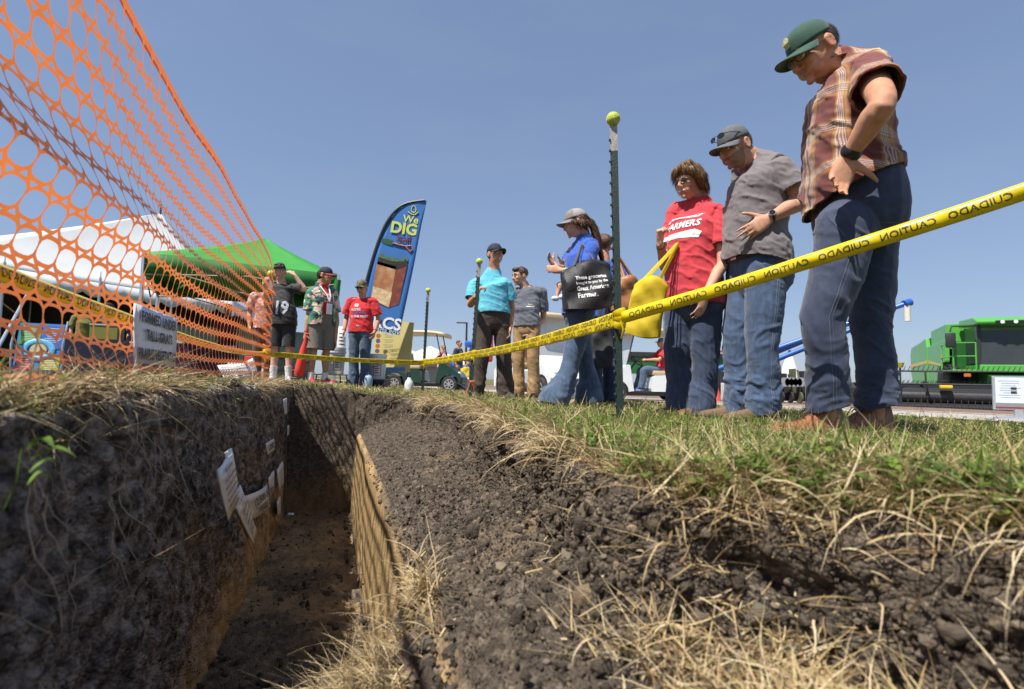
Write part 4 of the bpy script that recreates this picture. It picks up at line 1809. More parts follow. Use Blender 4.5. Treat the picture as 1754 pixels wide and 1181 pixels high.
def shoe(parent, ankle, toe_dir, m_up, m_sole, L_=.285, W_=.10, name='shoe', laces=None, boot=.0, z0=0.):
    """shoe with upper, sole and laces; ankle is the point above the heel"""
    t = V3(toe_dir[0], toe_dir[1], 0).normalized()
    heel = V3(ankle.x, ankle.y, z0) - t * .065
    M = frame(heel, Vector((-t.y, t.x, 0)), Vector((0, 0, 1)))
    # local: x side, y up, z: out = x cross y ; make sections explicit instead
    side = Vector((-t.y, t.x, 0))
    st = [0, .04, .12, .25, .40, .55, .70, .83, .93, .985, 1]
    ww = [.50, .62, .68, .68, .70, .84, .98, .98, .80, .48, .2]
    hh = [.055 + boot * .4, .085 + boot, .092 + boot, .094 + boot, .088 + boot * .5, .072, .060, .053, .045, .034, .024]
    V, Fs = [], []
    n = 14
    for i, s_ in enumerate(st):
        c = heel + t * (s_ * L_)
        for j in range(n):
            a = math.pi * j / (n - 1)
            w = W_ * .5 * ww[i]
            x = math.cos(a)
            y = math.sin(a)
            px = abs(x) ** .75 * (1 if x > 0 else -1) * w * (1 - .25 * y * (hh[i] > .07))
            V.append(tuple(c + side * px + Vector((0, 0, .018 + (hh[i] - .018) * max(0., y) ** .8))))
    for i in range(len(st) - 1):
        for j in range(n - 1):
            Fs.append((i * n + j, (i + 1) * n + j, (i + 1) * n + j + 1, i * n + j + 1))
    Fs.append(tuple(range(n)))
    Fs.append(tuple(reversed(range((len(st) - 1) * n, len(st) * n))))
    mb = MB()
    mb.add(V, Fs)
    o = mb.build(name, m_up, parent, smooth=True)
    mb = MB()
    out = []
    for sgn in (1, -1):
        rng_ = range(len(st)) if sgn == 1 else reversed(range(len(st)))
        for i in rng_:
            out.append(heel + t * (st[i] * L_ + (.004 if i == len(st) - 1 else -.004 if i == 0 else 0)) + side * sgn * (W_ * .5 * ww[i] + .004))
    nn = len(out)
    mb.add([tuple(p + Vector((0, 0, .0))) for p in out] + [tuple(p + Vector((0, 0, .022))) for p in out],
           [tuple(range(nn)), tuple(range(nn, 2 * nn))] + [(i, (i + 1) % nn, nn + (i + 1) % nn, nn + i) for i in range(nn)])
    mb.build('sole', m_sole, o)
    if laces:
        mb = MB()
        for k in range(5):
            s_ = .42 + k * .065
            h_ = np.interp(s_, st, hh)
            w = W_ * .2
            c = heel + t * (s_ * L_)
            mb.tube([c + side * w + Vector((0, 0, h_ * .86)), c + Vector((0, 0, h_ + .006)), c - side * w + t * .012 + Vector((0, 0, h_ * .86))], .0026, 5)
        c = heel + t * (.40 * L_) + Vector((0, 0, np.interp(.40, st, hh) + .006))
        for sgn in (-1, 1):
            mb.tube([c, c + side * sgn * .03 + Vector((0, 0, .012)), c + side * sgn * .05 + t * .02 - Vector((0, 0, .02)), c + side * sgn * .018 + t * .01], .0022, 5)
            mb.tube([c, c + side * sgn * .025 + t * .03 - Vector((0, 0, .0)), c + side * sgn * .05 + t * .05 - Vector((0, 0, .05))], .0022, 5)
        mb.build('laces', laces, o, smooth=True)
    return o


DENIM = lambda nm, c: mat('denim_' + nm, c, .85, .28, 55, .35, 420, stretch=(1, 1, .25), dirt=(min(1, c[0] * 2.3), min(1, c[1] * 2.0), min(1, c[2] * 1.7), .5), dscale=7, sheen=.2)
CLOTH = lambda nm, c, **k: mat('cloth_' + nm, c, k.pop('rough', .88), k.pop('var', .10), 40, .25, 500, sheen=.2, **k)


class Person:
    """one figure: joints in a local frame facing -Y (person's left = +X), then clothes fitted over the same joints"""

    def __init__(s, label, loc, rz, H=1.78, group='visitors around the soil pit', vox=.0075, girth=1., female=False, sk=None, lean=0., hips_y=0.):
        s.root = empty('person', loc, R(rz), label, 'person', group)
        s.H = H
        s.k = H / 1.78
        s.vox = vox
        s.g = girth
        s.fem = female
        s.sk = sk
        k = s.k
        sh = .175 if female else .195
        L_ = lean
        s.J = dict(pel=V3(0, hips_y, .95) * k, waist=V3(0, hips_y - .25 * L_, 1.10) * k, chest=V3(0, hips_y - .75 * L_, 1.30) * k, neck=V3(0, hips_y + .015 - 1.0 * L_, 1.49) * k,
                   head=V3(0, hips_y - .02 - 1.1 * L_, 1.665) * k)
        for q, sg in (('L', 1), ('R', -1)):
            s.J['sh' + q] = V3(sg * sh, hips_y + .015 - .95 * L_, 1.445) * k
            s.J['el' + q] = V3(sg * (sh + .055), hips_y + .05 - .8 * L_, 1.16) * k
            s.J['wr' + q] = V3(sg * (sh + .05), hips_y - .04 - .6 * L_, .92) * k
            s.J['hip' + q] = V3(sg * .088, hips_y, .91) * k
            s.J['kn' + q] = V3(sg * .10, hips_y * .5 - .01, .50) * k
            s.J['an' + q] = V3(sg * .11, .02, .085) * k
            s.J['toe' + q] = V3(sg * .25, -1, 0)
        s.hands = {}
        s.yaw = s.pitch = s.roll = 0.
        s.belly = 0.
        s.sx = V3(1, 0, 0)
        s.bx = V3(1, 0, 0)

    def j(s, **kw):
        for a, b in kw.items():
            s.J[a] = V3(b)
        return s

    def headM(s):
        return Matrix.Translation(s.J['head']) @ Matrix.Rotation(R(s.yaw), 4, 'Z') @ Matrix.Rotation(R(s.pitch), 4, 'X') @ Matrix.Rotation(R(s.roll), 4, 'Y') @ Matrix.Scale(s.k ** .5 * (.965 if s.fem else 1.0), 4)

    def torso(s, mb, add=0., hem=.84, top=True, loose=0., n=28):
        """torso sections from hem to neck, radii enlarged by add"""
        k, g, J = s.k, s.g, s.J
        b = s.belly
        f = .93 if s.fem else 1.
        pel, wa, ch, nk = J['pel'], J['waist'], J['chest'], J['neck']
        dn = (pel - wa).normalized()
        shw = (J['shL'] - J['shR']).length / 2
        sx = (J['shL'] - J['shR']).normalized()
        px = s.bx
        low = pel + dn * (.95 - hem) * k
        midS = (J['shL'] + J['shR']) / 2
        hipw = .178 if s.fem else .168
        C = [low, pel + dn * .03 * k, pel.lerp(wa, .5), wa, wa.lerp(ch, .5), ch, ch.lerp(midS, .6), midS.lerp(nk, .35) + V3(0, 0, .012 * k), nk + V3(0, 0, .015 * k)]
        RX = [hipw * g + loose, hipw * g + loose * .8, (.165 * f) * g + loose * .7, (.150 * f) * g + loose * .6, .158 * f * g + loose * .5, .168 * f * (.5 + .5 * g) + loose * .4, shw * .93, shw * .66, .078]
        RF = [.105 * g + loose + b * .6, .11 * g + loose + b * .9, .112 * g + b + loose, .108 * g + b + loose * .8, .112 * g + b * .7 + loose * .5, (.128 if s.fem else .122) * (.5 + .5 * g) + b * .2 + loose * .3, .095, .068, .062]
        RB = [.115 * g + loose, .118 * g + loose, .105 * g + loose, .095 * g + loose, .105 * g + loose * .6, .115 * (.5 + .5 * g) + loose * .3, .10, .075, .062]
        X = [px, px, px, px.lerp(sx, .3), px.lerp(sx, .6), sx, sx, sx, sx]
        RR = [(a * k + add, fr * k + add, bk * k + add) for a, fr, bk in zip(RX, RF, RB)]
        loft(mb, C, X, RR, n, 2.25)
        if s.fem:
            for sg in (-1, 1):
                mb.ball(ch + sx * sg * .072 * k + V3(0, -.085 * k, .01 * k), (.062 * k + add, .055 * k + add, .062 * k + add), 14)
        for q in 'LR':
            a, _ = chain([midS.lerp(J['sh' + q], .45), J['sh' + q] + V3(0, 0, -.005 * k)], [1, 1], 3)
            mb.tube(a, [(.072 * k + add) * (.75 + .25 * g)] * len(a), 14)
            mb.ball(J['sh' + q] + V3(0, 0, -.012 * k), (.060 * k + add) * (.7 + .3 * g), 14)

    def arm_pts(s, q, upto=1.):
        J = s.J
        return J['sh' + q], J['el' + q], J['wr' + q]

    def body(s, shorts=False, lips=(.42, .16, .13), beard=None, jaw=1., thin=.70, nose=1.):
        k, g, J = s.k, s.g, s.J
        ga = (.65 + .35 * g) * (.86 if s.fem else 1.)
        mb = MB()
        t = Person.torso
        gg, bb = s.g, s.belly
        s.g, s.belly = gg * .86, bb * .6
        s.torso(mb, add=-.014)
        s.g, s.belly = gg, bb
        hM = s.headM()
        head_shape(mb, hM, female=s.fem, jaw=jaw * (.92 if s.fem else 1.), nose=nose)
        nk = J['neck']
        hb = hM @ V3(0, .022, -.055)
        rn = .052 if s.fem else .062 * (.8 + .2 * g)
        p_, r_ = chain([nk + V3(0, .005, -.04 * k), nk + V3(0, .0, .03 * k), nk.lerp(hb, .7), hb], [rn * 1.12 * k, rn * 1.03 * k, rn * k, rn * k], 3)
        mb.tube(p_, r_, 16)
        for q, sg in (('L', 1), ('R', -1)):
            a, e, w = s.arm_pts(q)
            p_, r_ = chain([a, a.lerp(e, .45), e, e.lerp(w, .28), e.lerp(w, .7), w], [.050 * k * ga, .049 * k * ga, .040 * k * ga, .044 * k * ga, .034 * k * ga, .027 * k], 4)
            limb(mb, p_, r_, 14)
            h = s.hands.get(q)
            if h is None:
                d = (w - e).normalized()
                h = dict(d=d + V3(0, -.12, -.15), n=V3(-sg, .15, 0), curl=(.35, .45, .3))
            h = dict(h)
            h.setdefault('side', -sg if h.get('flip') else sg)
            h.pop('flip', None)
            hand(mb, w, h.pop('d'), h.pop('n'), -h.pop('side'), size=k * (.92 if s.fem else 1.0) * h.pop('size', 1.0), **{a_: b_ for a_, b_ in h.items()})
        for q in 'LR':
            hp, kn, an = J['hip' + q], J['kn' + q], J['an' + q]
            if shorts:
                th, lo = 1., 1.
            else:
                th, lo = thin, thin
            back = V3(0, .018 * k, 0)
            p_, r_ = chain([hp, hp.lerp(kn, .5), kn, kn.lerp(an, .3) + back, kn.lerp(an, .7), an, an - V3(0, 0, .045 * k)],
                           [.078 * k * g * thin, .068 * k * g * th, .052 * k * (.6 + .4 * g) * th, .056 * k * (.6 + .4 * g) * lo, .042 * k * lo, .034 * k, .034 * k], 3)
            limb(mb, p_, r_, 14)
        me = union(mb, s.vox, 3 if s.vox < .0085 else 2)
        displace(me, lambda c: .0012 * fbm(c, 30, 3, 4))
        sm = s.sk or skin('fair', (.55, .31, .21))
        me.materials.append(sm)
        me.materials.append(mat('lips_%.2f' % lips[0], lips, .4, .1))
        bm_ = mat('stubble', (.30, .17, .115), .7, .25, 220) if beard is None else beard
        me.materials.append(bm_)
        inv = hM.inverted()
        co = me_co(me)
        Mi = np.array(inv)
        lc = co @ Mi[:3, :3].T + Mi[:3, 3]
        nf = len(me.polygons)
        cen = np.empty(nf * 3, np.float32)
        me.polygons.foreach_get('center', cen)
        cen = cen.reshape(-1, 3) @ Mi[:3, :3].T + Mi[:3, 3]
        mi = np.zeros(nf, np.int32)
        lipm = (np.abs(cen[:, 0]) < .022) & (cen[:, 2] < -.055) & (cen[:, 2] > -.079) & (cen[:, 1] < -.078)
        if beard is not None:
            lim = -.028 + .3 * np.maximum(cen[:, 1] + .05, -.02)
            bd = (cen[:, 2] < np.where(cen[:, 1] < -.078, -.040, lim)) & (cen[:, 2] > -.128) & (cen[:, 1] < .0) & (np.abs(cen[:, 0]) < .09)
            mi[bd] = 2
        mi[lipm] = 1
        me.polygons.foreach_set('material_index', mi)
        s.body_o = obj_mesh('body', me, s.root)
        s.hM = hM
        return s

    def finish(s, me, m, name, cuts, wr, thick=.003):
        if wr:
            displace(me, wr)
        if cuts:
            cut(me, cuts)
        me.materials.append(m)
        o = obj_mesh(name, me, s.root)
        md = o.modifiers.new('thick', 'SOLIDIFY')
        md.thickness = thick * 3
        md.offset = -1
        md.use_rim_only = True
        return o

    def shirt(s, m, hem=.84, sleeve=.62, loose=.01, sl_r=1.25, wr=.006, neck=(0, -.03, .012), neck_n=(0, -.55, 1), name='shirt', add=.006, nrad=.16, tuck=None, hem_at=None):
        k, J = s.k, s.J
        seed = len(bpy.data.objects) % 97

        def f(c):
            q = c.copy()
            q[:, 2] += .35 * q[:, 0] + .25 * q[:, 1]
            rid = 1 - np.abs(fbm(q * np.array([1, 1, 2.0]), 6.5, 3, seed)) * 2
            fine = fbm(q * np.array([1.6, 1.6, 1]), 16, 3, seed + 5)
            big = fbm(c, 4, 2, seed + 9)
            return wr * (1.1 * np.clip(rid, -.2, 1) ** 2 + .6 * fine + .9 * big) - wr * .5
        sm = 5 if s.vox < .0085 else 3
        mb = MB()
        s.torso(mb, add=add, hem=hem - .03, loose=loose)
        me = union(mb, s.vox, sm)
        displace(me, f)
        dn = (J['pel'] - J['waist']).normalized()
        hemp = J['pel'] + dn * (.95 - (hem_at or hem)) * k
        cut(me, [(hemp, dn if tuck is None else V3(tuck), .5), (J['neck'] + V3(neck) * k, V3(neck_n), nrad * k)])
        ga = (.65 + .35 * s.g) * (.9 if s.fem else 1.)
        bm = bmesh.new()
        bm.from_mesh(me)
        for q, sg in (('L', 1), ('R', -1)):
            a, e, w = s.arm_pts(q)
            dd = (e - a).normalized()
            c = a.lerp(e, min(sleeve, 1.0))
            end = c + dd * .04
            st = a - V3(sg * .03 * k, 0, .008 * k)
            mb = MB()
            if sleeve > 1.0:
                dd = (w - e).normalized()
                c = e.lerp(w, sleeve - 1)
                end = c + dd * .04
                p_, r_ = chain([st, a.lerp(e, .5), e, end], [.058 * k * ga + add, .060 * k * ga * sl_r, .054 * k * ga * sl_r, .050 * k * sl_r * ga], 4)
            else:
                p_, r_ = chain([st, a, a.lerp(c, .6), end], [.050 * k * ga + add, .060 * k * ga + add * 1.6, .056 * k * ga * sl_r, .057 * k * ga * sl_r + .004], 4)
            mb.tube(p_, r_, 18)
            mb.ball(p_[0], r_[0] * .98, 14)
            ms = union(mb, s.vox, sm)
            displace(ms, f)
            cut(ms, [(c, dd, 1.0)])
            bm.from_mesh(ms)
            bpy.data.meshes.remove(ms)
        bm.to_mesh(me)
        bm.free()
        me.polygons.foreach_set('use_smooth', [True] * len(me.polygons))
        s.shirt_o = s.finish(me, m, name, [], None)
        return s

    def pants(s, m, cuff=.05, waist=1.02, rk=(1., 1., 1., 1.), wr=.006, name='trousers', bunch=1., add=.012, knee_to=None):
        """rk: thickness factors at thigh, knee, calf, cuff"""
        k, g, J = s.k, s.g, s.J
        mb = MB()
        pel, wa = J['pel'], J['waist']
        up = (wa - pel).normalized()
        hw = .178 if s.fem else .166
        C = [pel - up * .165 * k, pel - up * .10 * k, pel - up * .04 * k, pel + up * .03 * k, pel + up * .10 * k, pel + up * .15 * k]
        RR = [(.115 * g * k, .085 * g * k, .105 * g * k), (.152 * g * k + add, .098 * g * k + add, .120 * g * k + add), (hw * g * k + add, .105 * g * k + add, .128 * g * k + add), (hw * g * k + add, .108 * g * k + add, .122 * g * k + add),
              (.158 * g * k + add, .108 * g * k + s.belly * .6 * k + add, .108 * g * k + add), (.155 * g * k + add, .11 * g * k + s.belly * .7 * k + add, .10 * g * k + add)]
        if waist > 1.06:
            C.append(pel + up * .22 * k)
            RR.append((.152 * g * k + add, .112 * g * k + s.belly * .8 * k + add, .098 * g * k + add))
        loft(mb, C, s.bx, RR, 26, 2.3)
        cuts = [(pel + up * (waist - .95) * k, up, .4)]
        for q in 'LR':
            hp, kn, an = J['hip' + q], J['kn' + q], J['an' + q]
            t, kk, c, cf = rk
            gs = .6 + .4 * g
            if knee_to is not None:                     # shorts
                end = hp.lerp(kn, knee_to)
                dd = (kn - hp).normalized()
                p_, r_ = chain([hp + V3(0, 0, .03), hp.lerp(kn, .4), end + dd * .04], [.098 * k * g * t, .092 * k * g * t, .088 * k * g * cf], 4)
                cuts.append((end, dd, .17 * k))
            else:
                dd = (an - kn).normalized()
                foot = an + dd * .10 * k
                p_, r_ = chain([hp + V3(0, 0, .06 * k), hp.lerp(kn, .40), kn, kn.lerp(an, .45) + V3(0, .012, 0), an, foot],
                               [.100 * k * g * t, .090 * k * g * t, .070 * k * gs * kk, .070 * k * gs * c, .068 * k * gs * cf, .070 * k * gs * cf], 5)
                z = cuff * k
                pz = kn.lerp(an, (kn.z - z) / max(1e-4, kn.z - an.z))
                cuts.append((pz, dd + V3(0, .25, 0), .17 * k))
            mb.tube(p_, r_, 18)
            mb.ball(p_[0], r_[0], 16)
        me = union(mb, s.vox, 5 if s.vox < .0085 else 3)
        seed = len(bpy.data.objects) % 89 + 3

        def f(c):
            z = c[:, 2] / k
            q = c.copy()
            q[:, 2] += 1.3 * q[:, 1] * vnoise(c, 2.5, seed + 4) + .4 * q[:, 0] + .03 * vnoise(c, 8, seed + 1)
            rid = (1 - np.abs(vnoise(q * np.array([1.3, 1.3, 1.7]), 8, seed)) * 2.0)
            rid = np.clip(rid, 0, 1) + .45 * np.clip(1 - np.abs(vnoise(q * np.array([1.5, 1.5, 2.1]), 15, seed + 2)) * 2.2, 0, 1)
            wgt = .40 + .9 * np.exp(-((z - .15) / .12) ** 2) * bunch + .45 * np.exp(-((z - .50) / .11) ** 2) + .5 * np.exp(-((z - .84) / .07) ** 2)
            return wr * (rid * wgt + .8 * fbm(c * np.array([1, 1, .6]), 6, 3, seed + 7)) - wr * .15
        s.pants_o = s.finish(me, m, name, cuts, f)
        return s

    def belt(s, m, buckle=None, z=1.0, add=.02):
        k, g, J = s.k, s.g, s.J
        up = (J['waist'] - J['pel']).normalized()
        c = J['pel'] + up * (z - .95) * k
        t = .5
        V, Fs = [], []
        n = 36
        y = up.cross(s.bx).normalized()
        for j in range(n):
            a = 2 * math.pi * j / n
            ca, sa = math.cos(a), math.sin(a)
            e = (abs(ca) ** 2.3 + abs(sa) ** 2.3) ** (-1 / 2.3)
            r = .108 * g * k + s.belly * .6 * k + add if sa < 0 else .112 * g * k + add
            p = c + s.bx * (ca * e * (.160 * g * k + add)) + y * (sa * e * r)
            V += [tuple(p - up * .018), tuple(p + up * .018)]
        for j in range(n):
            Fs.append((2 * j, 2 * ((j + 1) % n), 2 * ((j + 1) % n) + 1, 2 * j + 1))
        o = mesh_np('belt', V, Fs, m, s.root)
        md = o.modifiers.new('thick', 'SOLIDIFY')
        md.thickness = .004
        if buckle:
            p = c - y * (.108 * g * k + s.belly * .6 * k + add + .003)
            MB().box(p, (.05, .008, .036), bev=.003).build('buckle', buckle, o)
        return s

    def shoes(s, up, sole, laces=None, L_=.285, W_=.10, boot=0.):
        for q in 'LR':
            shoe(s.root, s.J['an' + q], s.J['toe' + q], up, sole, L_ * s.k, W_ * s.k, laces=laces, boot=boot)
        return s

    def bracelet(s, q, m, r=.032, w=.006, off=.02, name='wristband', box=None, t=.35):
        e, wr_ = s.J['el' + q], s.J['wr' + q]
        d = (wr_ - e).normalized()
        c = wr_ - d * off
        a = d.orthogonal().normalized()
        b = d.cross(a)
        pts = [c + (a * math.cos(x) + b * math.sin(x)) * r for x in np.linspace(0, 2 * math.pi, 17)]
        mb = MB()
        mb.tube(pts, w * t, 8, cap=False, flat=1 / t, up=tuple(d))
        o = mb.build(name, m, s.root, smooth=True)
        if box:
            out = V3(box[0]).normalized()
            out = (out - d * out.dot(d)).normalized()
            M = frame(c + out * (r + .004), d, out.cross(d))
            MB().lathe([(.001, -.004), (.021, -.004), (.022, .002), (.019, .006), (.001, .006)], 18).build('watch_case', box[1], o, smooth=True, M=M)
            MB().lathe([(.001, .0062), (.0175, .0062), (.0175, .0068), (.001, .0068)], 18).build('watch_face', box[2], o, M=M)
        return s

    def print_on(s, target, txt, size, m, origin, xdir, updir, bold=.015, ray=None, sx=1., shear=0, dist=.0035, name='print', me=None, line=1.):
        """flat print wrapped onto cloth by projecting it along the view of the chest"""
        me = me or text_mesh(txt, size, bold=bold, res=2, sx=sx, shear=shear, line=line)
        bm = bmesh.new()
        bm.from_mesh(me)
        bmesh.ops.triangulate(bm, faces=bm.faces)
        for _ in range(2):
            long = [e for e in bm.edges if e.calc_length() > .02]
            if long:
                bmesh.ops.subdivide_edges(bm, edges=long, cuts=1)
                bmesh.ops.triangulate(bm, faces=bm.faces)
        M = frame(V3(origin), xdir, updir)
        z = Vector((M[0][2], M[1][2], M[2][2]))
        tm = target.data
        bv = BVHTree.FromPolygons([v.co for v in tm.vertices], [tuple(p.vertices) for p in tm.polygons])
        for v in bm.verts:
            p = M @ v.co
            h = bv.ray_cast(p + z * .3, -z)
            if h[0]:
                v.co = h[0] + z * dist
            else:
                v.co = p
        bm.to_mesh(me)
        bm.free()
        me.materials.clear()
        me.materials.append(m)
        return obj_mesh(name, me, target)


def glasses(M, parent, frame_m, lens_m, w=1.0, half=False, name='glasses', z=.008, aviator=False):
    o = None
    mb = MB()
    for k in (-1, 1):
        pts = []
        for a in np.linspace(0, 2 * math.pi, 17):
            pts.append((k * .033 * w + .0245 * math.cos(a), -.097 + .010 * abs(k * .033 * w + .0245 * math.cos(a)) / .05 * 1.0, z + (.0175 if aviator else .0145) * math.sin(a)))
        mb.tube(pts, .0017, 6, cap=False)
        mb.tube([(k * .057, -.088, z + .006), (k * .076, -.055, z + .006), (k * .080, .012, z + .004), (k * .080, .03, z - .012)], .0019, 6)
    mb.tube([(-.010, -.0985, z + .006), (0, -.1005, z + .009), (.010, -.0985, z + .006)], .0016, 6)
    o = mb.build(name, frame_m, parent, smooth=True, M=M)
    for k in (-1, 1):
        V = [(k * .033 * w, -.0925, z)]
        for a in np.linspace(0, 2 * math.pi, 17)[:-1]:
            V.append((k * .033 * w + .0245 * math.cos(a), -.097 + .010 * abs(k * .033 * w + .0245 * math.cos(a)) / .05, z + (.0175 if aviator else .0145) * math.sin(a)))
        mesh_np('lens', V, [(0, i + 1, (i + 1) % 16 + 1) for i in range(16)], lens_m, o)
    return o


M_soleD = mat('dark_sole', (.03, .026, .024), .7, .2, 50)
M_soleW = mat('white_sole', (.7, .69, .66), .6, .1, 50)
M_lensD = mat('dark_lens', (.012, .010, .010), .06, .1, spec=.7)
M_metalF = mat('gold_frame', (.45, .36, .18), .25, .1, metal=.9)
M_blackP = mat('black_plastic', (.012, .012, .013), .35, .2)
M_lensC = glass_mat('clear_lens', (.8, .85, .9), .22)
M_belt = mat('brown_leather_belt', (.035, .022, .015), .55, .2, 60)
M_buckle = mat('steel_buckle', (.55, .55, .56), .25, .1, metal=.9)
M_whiteprint = mat('white_print', (.74, .74, .74), .7, .06, 60)


def spot(px, py_foot, t):
    p = at(px, py_foot, t)
    return (p.x, p.y, ground_z(p.x, p.y))
def _px(s, px, py, dt=0.):
    """photo-measured joint: point at pixel, dt metres behind the figure's own distance, in the figure's frame"""
    p = at(px, py, s.root.location.y + dt) - s.root.location
    return Matrix.Rotation(-s.root.rotation_euler[2], 3, 'Z') @ p


def _wv(s, x, y, z):
    return Matrix.Rotation(-s.root.rotation_euler[2], 3, 'Z') @ Vector((x, y, z))


Person.px, Person.wv = _px, _wv


def joints(s, d):
    for k, v in d.items():
        s.J[k] = s.px(*v)
    s.sx = (s.J['shL'] - s.J['shR']).normalized()
    return s


def plaid_mat():
    m = bpy.data.materials.new('plaid_cloth')
    m.use_nodes = True
    n, L = m.node_tree.nodes, m.node_tree.links
    b = n['Principled BSDF']
    b.inputs['Roughness'].default_value = .85
    b.inputs['Sheen Weight'].default_value = .15
    tc = n.new('ShaderNodeTexCoord')
    sp = n.new('ShaderNodeSeparateXYZ')
    wn = n.new('ShaderNodeTexNoise')
    wn.inputs['Scale'].default_value = 5
    L.new(tc.outputs['Object'], wn.inputs['Vector'])
    wm = n.new('ShaderNodeMix')
    wm.data_type = 'RGBA'
    wm.blend_type = 'LINEAR_LIGHT'
    wm.inputs['Factor'].default_value = .05
    L.new(tc.outputs['Object'], wm.inputs['A'])
    L.new(wn.outputs['Color'], wm.inputs['B'])
    L.new(wm.outputs['Result'], sp.inputs[0])

    def M_(op, a, c=None):
        x = n.new('ShaderNodeMath')
        x.operation = op
        for i, v in enumerate((a, c)):
            if v is None:
                continue
            if isinstance(v, (int, float)):
                x.inputs[i].default_value = v
            else:
                L.new(v, x.inputs[i])
        return x.outputs[0]

    def bands(coord, period, off):
        f = M_('FRACT', M_('ADD', M_('DIVIDE', coord, period), off))
        r = n.new('ShaderNodeValToRGB')
        e = r.color_ramp.elements
        stops = [(0, (.13, .028, .024, 1)), (.42, (.15, .035, .028, 1)), (.52, (.50, .26, .075, 1)), (.585, (.30, .13, .05, 1)), (.60, (.74, .68, .58, 1)), (.625, (.20, .06, .04, 1)),
                 (.655, (.74, .68, .58, 1)), (.68, (.2, .06, .04, 1)), (.71, (.74, .68, .58, 1)), (.735, (.2, .06, .04, 1)), (.77, (.72, .66, .56, 1)), (.79, (.5, .27, .08, 1)), (.88, (.14, .03, .025, 1))]
        while len(e) < len(stops):
            e.new(.5)
        for k, (p, c) in enumerate(stops):
            e[k].position = p
            e[k].color = c
        L.new(f, r.inputs[0])
        return r.outputs[0]
    ang = M_('ARCTAN2', sp.outputs[0], M_('SUBTRACT', sp.outputs[1], .02))
    va = bands(ang, .86, .30)
    hz = bands(M_('ADD', sp.outputs[2], M_('MULTIPLY', sp.outputs[1], .25)), .17, .1)
    mx = n.new('ShaderNodeMix')
    mx.data_type = 'RGBA'
    chk = n.new('ShaderNodeTexNoise')
    chk.inputs['Scale'].default_value = 260
    L.new(tc.outputs['Object'], chk.inputs['Vector'])
    fr = n.new('ShaderNodeMapRange')
    fr.inputs[1].default_value = .42
    fr.inputs[2].default_value = .58
    fr.inputs[3].default_value = .25
    fr.inputs[4].default_value = .60
    L.new(chk.outputs[0], fr.inputs[0])
    L.new(fr.outputs[0], mx.inputs['Factor'])
    L.new(va, mx.inputs['A'])
    L.new(hz, mx.inputs['B'])
    L.new(mx.outputs['Result'], b.inputs['Base Color'])
    return m


def flower_mat(name, stops, scale=22):
    m = bpy.data.materials.new(name)
    m.use_nodes = True
    n, L = m.node_tree.nodes, m.node_tree.links
    b = n['Principled BSDF']
    b.inputs['Roughness'].default_value = .85
    tc = n.new('ShaderNodeTexCoord')
    nz = n.new('ShaderNodeTexNoise')
    nz.inputs['Scale'].default_value = 9
    nz.inputs['Detail'].default_value = 3
    L.new(tc.outputs['Object'], nz.inputs['Vector'])
    mx = n.new('ShaderNodeMix')
    mx.data_type = 'RGBA'
    mx.inputs['Factor'].default_value = .16
    L.new(tc.outputs['Object'], mx.inputs['A'])
    L.new(nz.outputs['Color'], mx.inputs['B'])
    v = n.new('ShaderNodeTexVoronoi')
    v.inputs['Scale'].default_value = scale
    L.new(mx.outputs['Result'], v.inputs['Vector'])
    r = n.new('ShaderNodeValToRGB')
    r.color_ramp.interpolation = 'CONSTANT'
    e = r.color_ramp.elements
    while len(e) < len(stops):
        e.new(.5)
    for k, (p, c) in enumerate(stops):
        e[k].position = p
        e[k].color = (*c, 1)
    sp = n.new('ShaderNodeSeparateColor')
    L.new(v.outputs['Color'], sp.inputs[0])
    L.new(sp.outputs[0], r.inputs[0])
    L.new(r.outputs[0], b.inputs['Base Color'])
    return m


NEAR = .0074
MID = .0105
# ------------------------------------------------------------------ 1 man in plaid shirt
m1 = Person('big man in maroon plaid shirt, green cap and navy trousers, hand on hip', spot(1440, 742, 2.3), -96, H=1.88, vox=NEAR, girth=1.22, sk=skin('tanned', (.50, .255, .155)))
m1.belly = .03
m1.bx = V3(1, .12, 0).normalized()
joints(m1, dict(pel=(1466, 352, 0), waist=(1460, 275, 0), chest=(1452, 180, 0), neck=(1424, 116, .0), head=(1392, 92, -.02), shL=(1490, 122, -.17), shR=(1447, 118, .19),
                elL=(1512, 178, -.40), wrL=(1454, 268, -.245), elR=(1425, 230, .27), wrR=(1400, 320, .17), hipL=(1450, 412, -.09), hipR=(1490, 410, .09),
                knL=(1408, 548, -.09), anL=(1418, 704, -.06), knR=(1492, 560, .10), anR=(1502, 712, .09)))
m1.J['anL'].z = m1.J['anR'].z = .10
m1.J['toeL'], m1.J['toeR'] = m1.wv(-1, -.12, 0), m1.wv(-.95, .15, 0)
m1.yaw, m1.pitch = 12, 33
m1.hands['L'] = dict(d=m1.wv(-.35, .12, -1), n=m1.wv(-.25, -1, .0), curls=[(.35, .5, .3), (.45, .55, .35), (.55, .6, .4), (.65, .65, .4)], thumb=(1.25, -.1), size=1.08, spread=.015)
m1.hands['R'] = dict(d=m1.wv(0, .1, -1), n=m1.wv(0, -1, 0))
m1.body()
m1.shirt(plaid_mat(), hem=.86, hem_at=1.0, sleeve=.62, loose=.020, sl_r=1.42, wr=.010, neck=(0, -.045, .040), neck_n=(0, -.6, 1), tuck=(.12, .38, -1))
m1.pants(mat('navy_twill', (.024, .037, .078), .8, .18, 45, .3, 380, dirt=(.052, .072, .122, .45), dscale=6, sheen=.2), cuff=.115, waist=1.10, rk=(.90, .98, .96, .98), wr=.0095, add=.004)
m1.belt(M_belt, z=1.085, add=.016)
lt = mat('tan_leather', (.27, .105, .045), .38, .18, 30, .2, 150, dirt=(.12, .045, .02, .7), dscale=22)
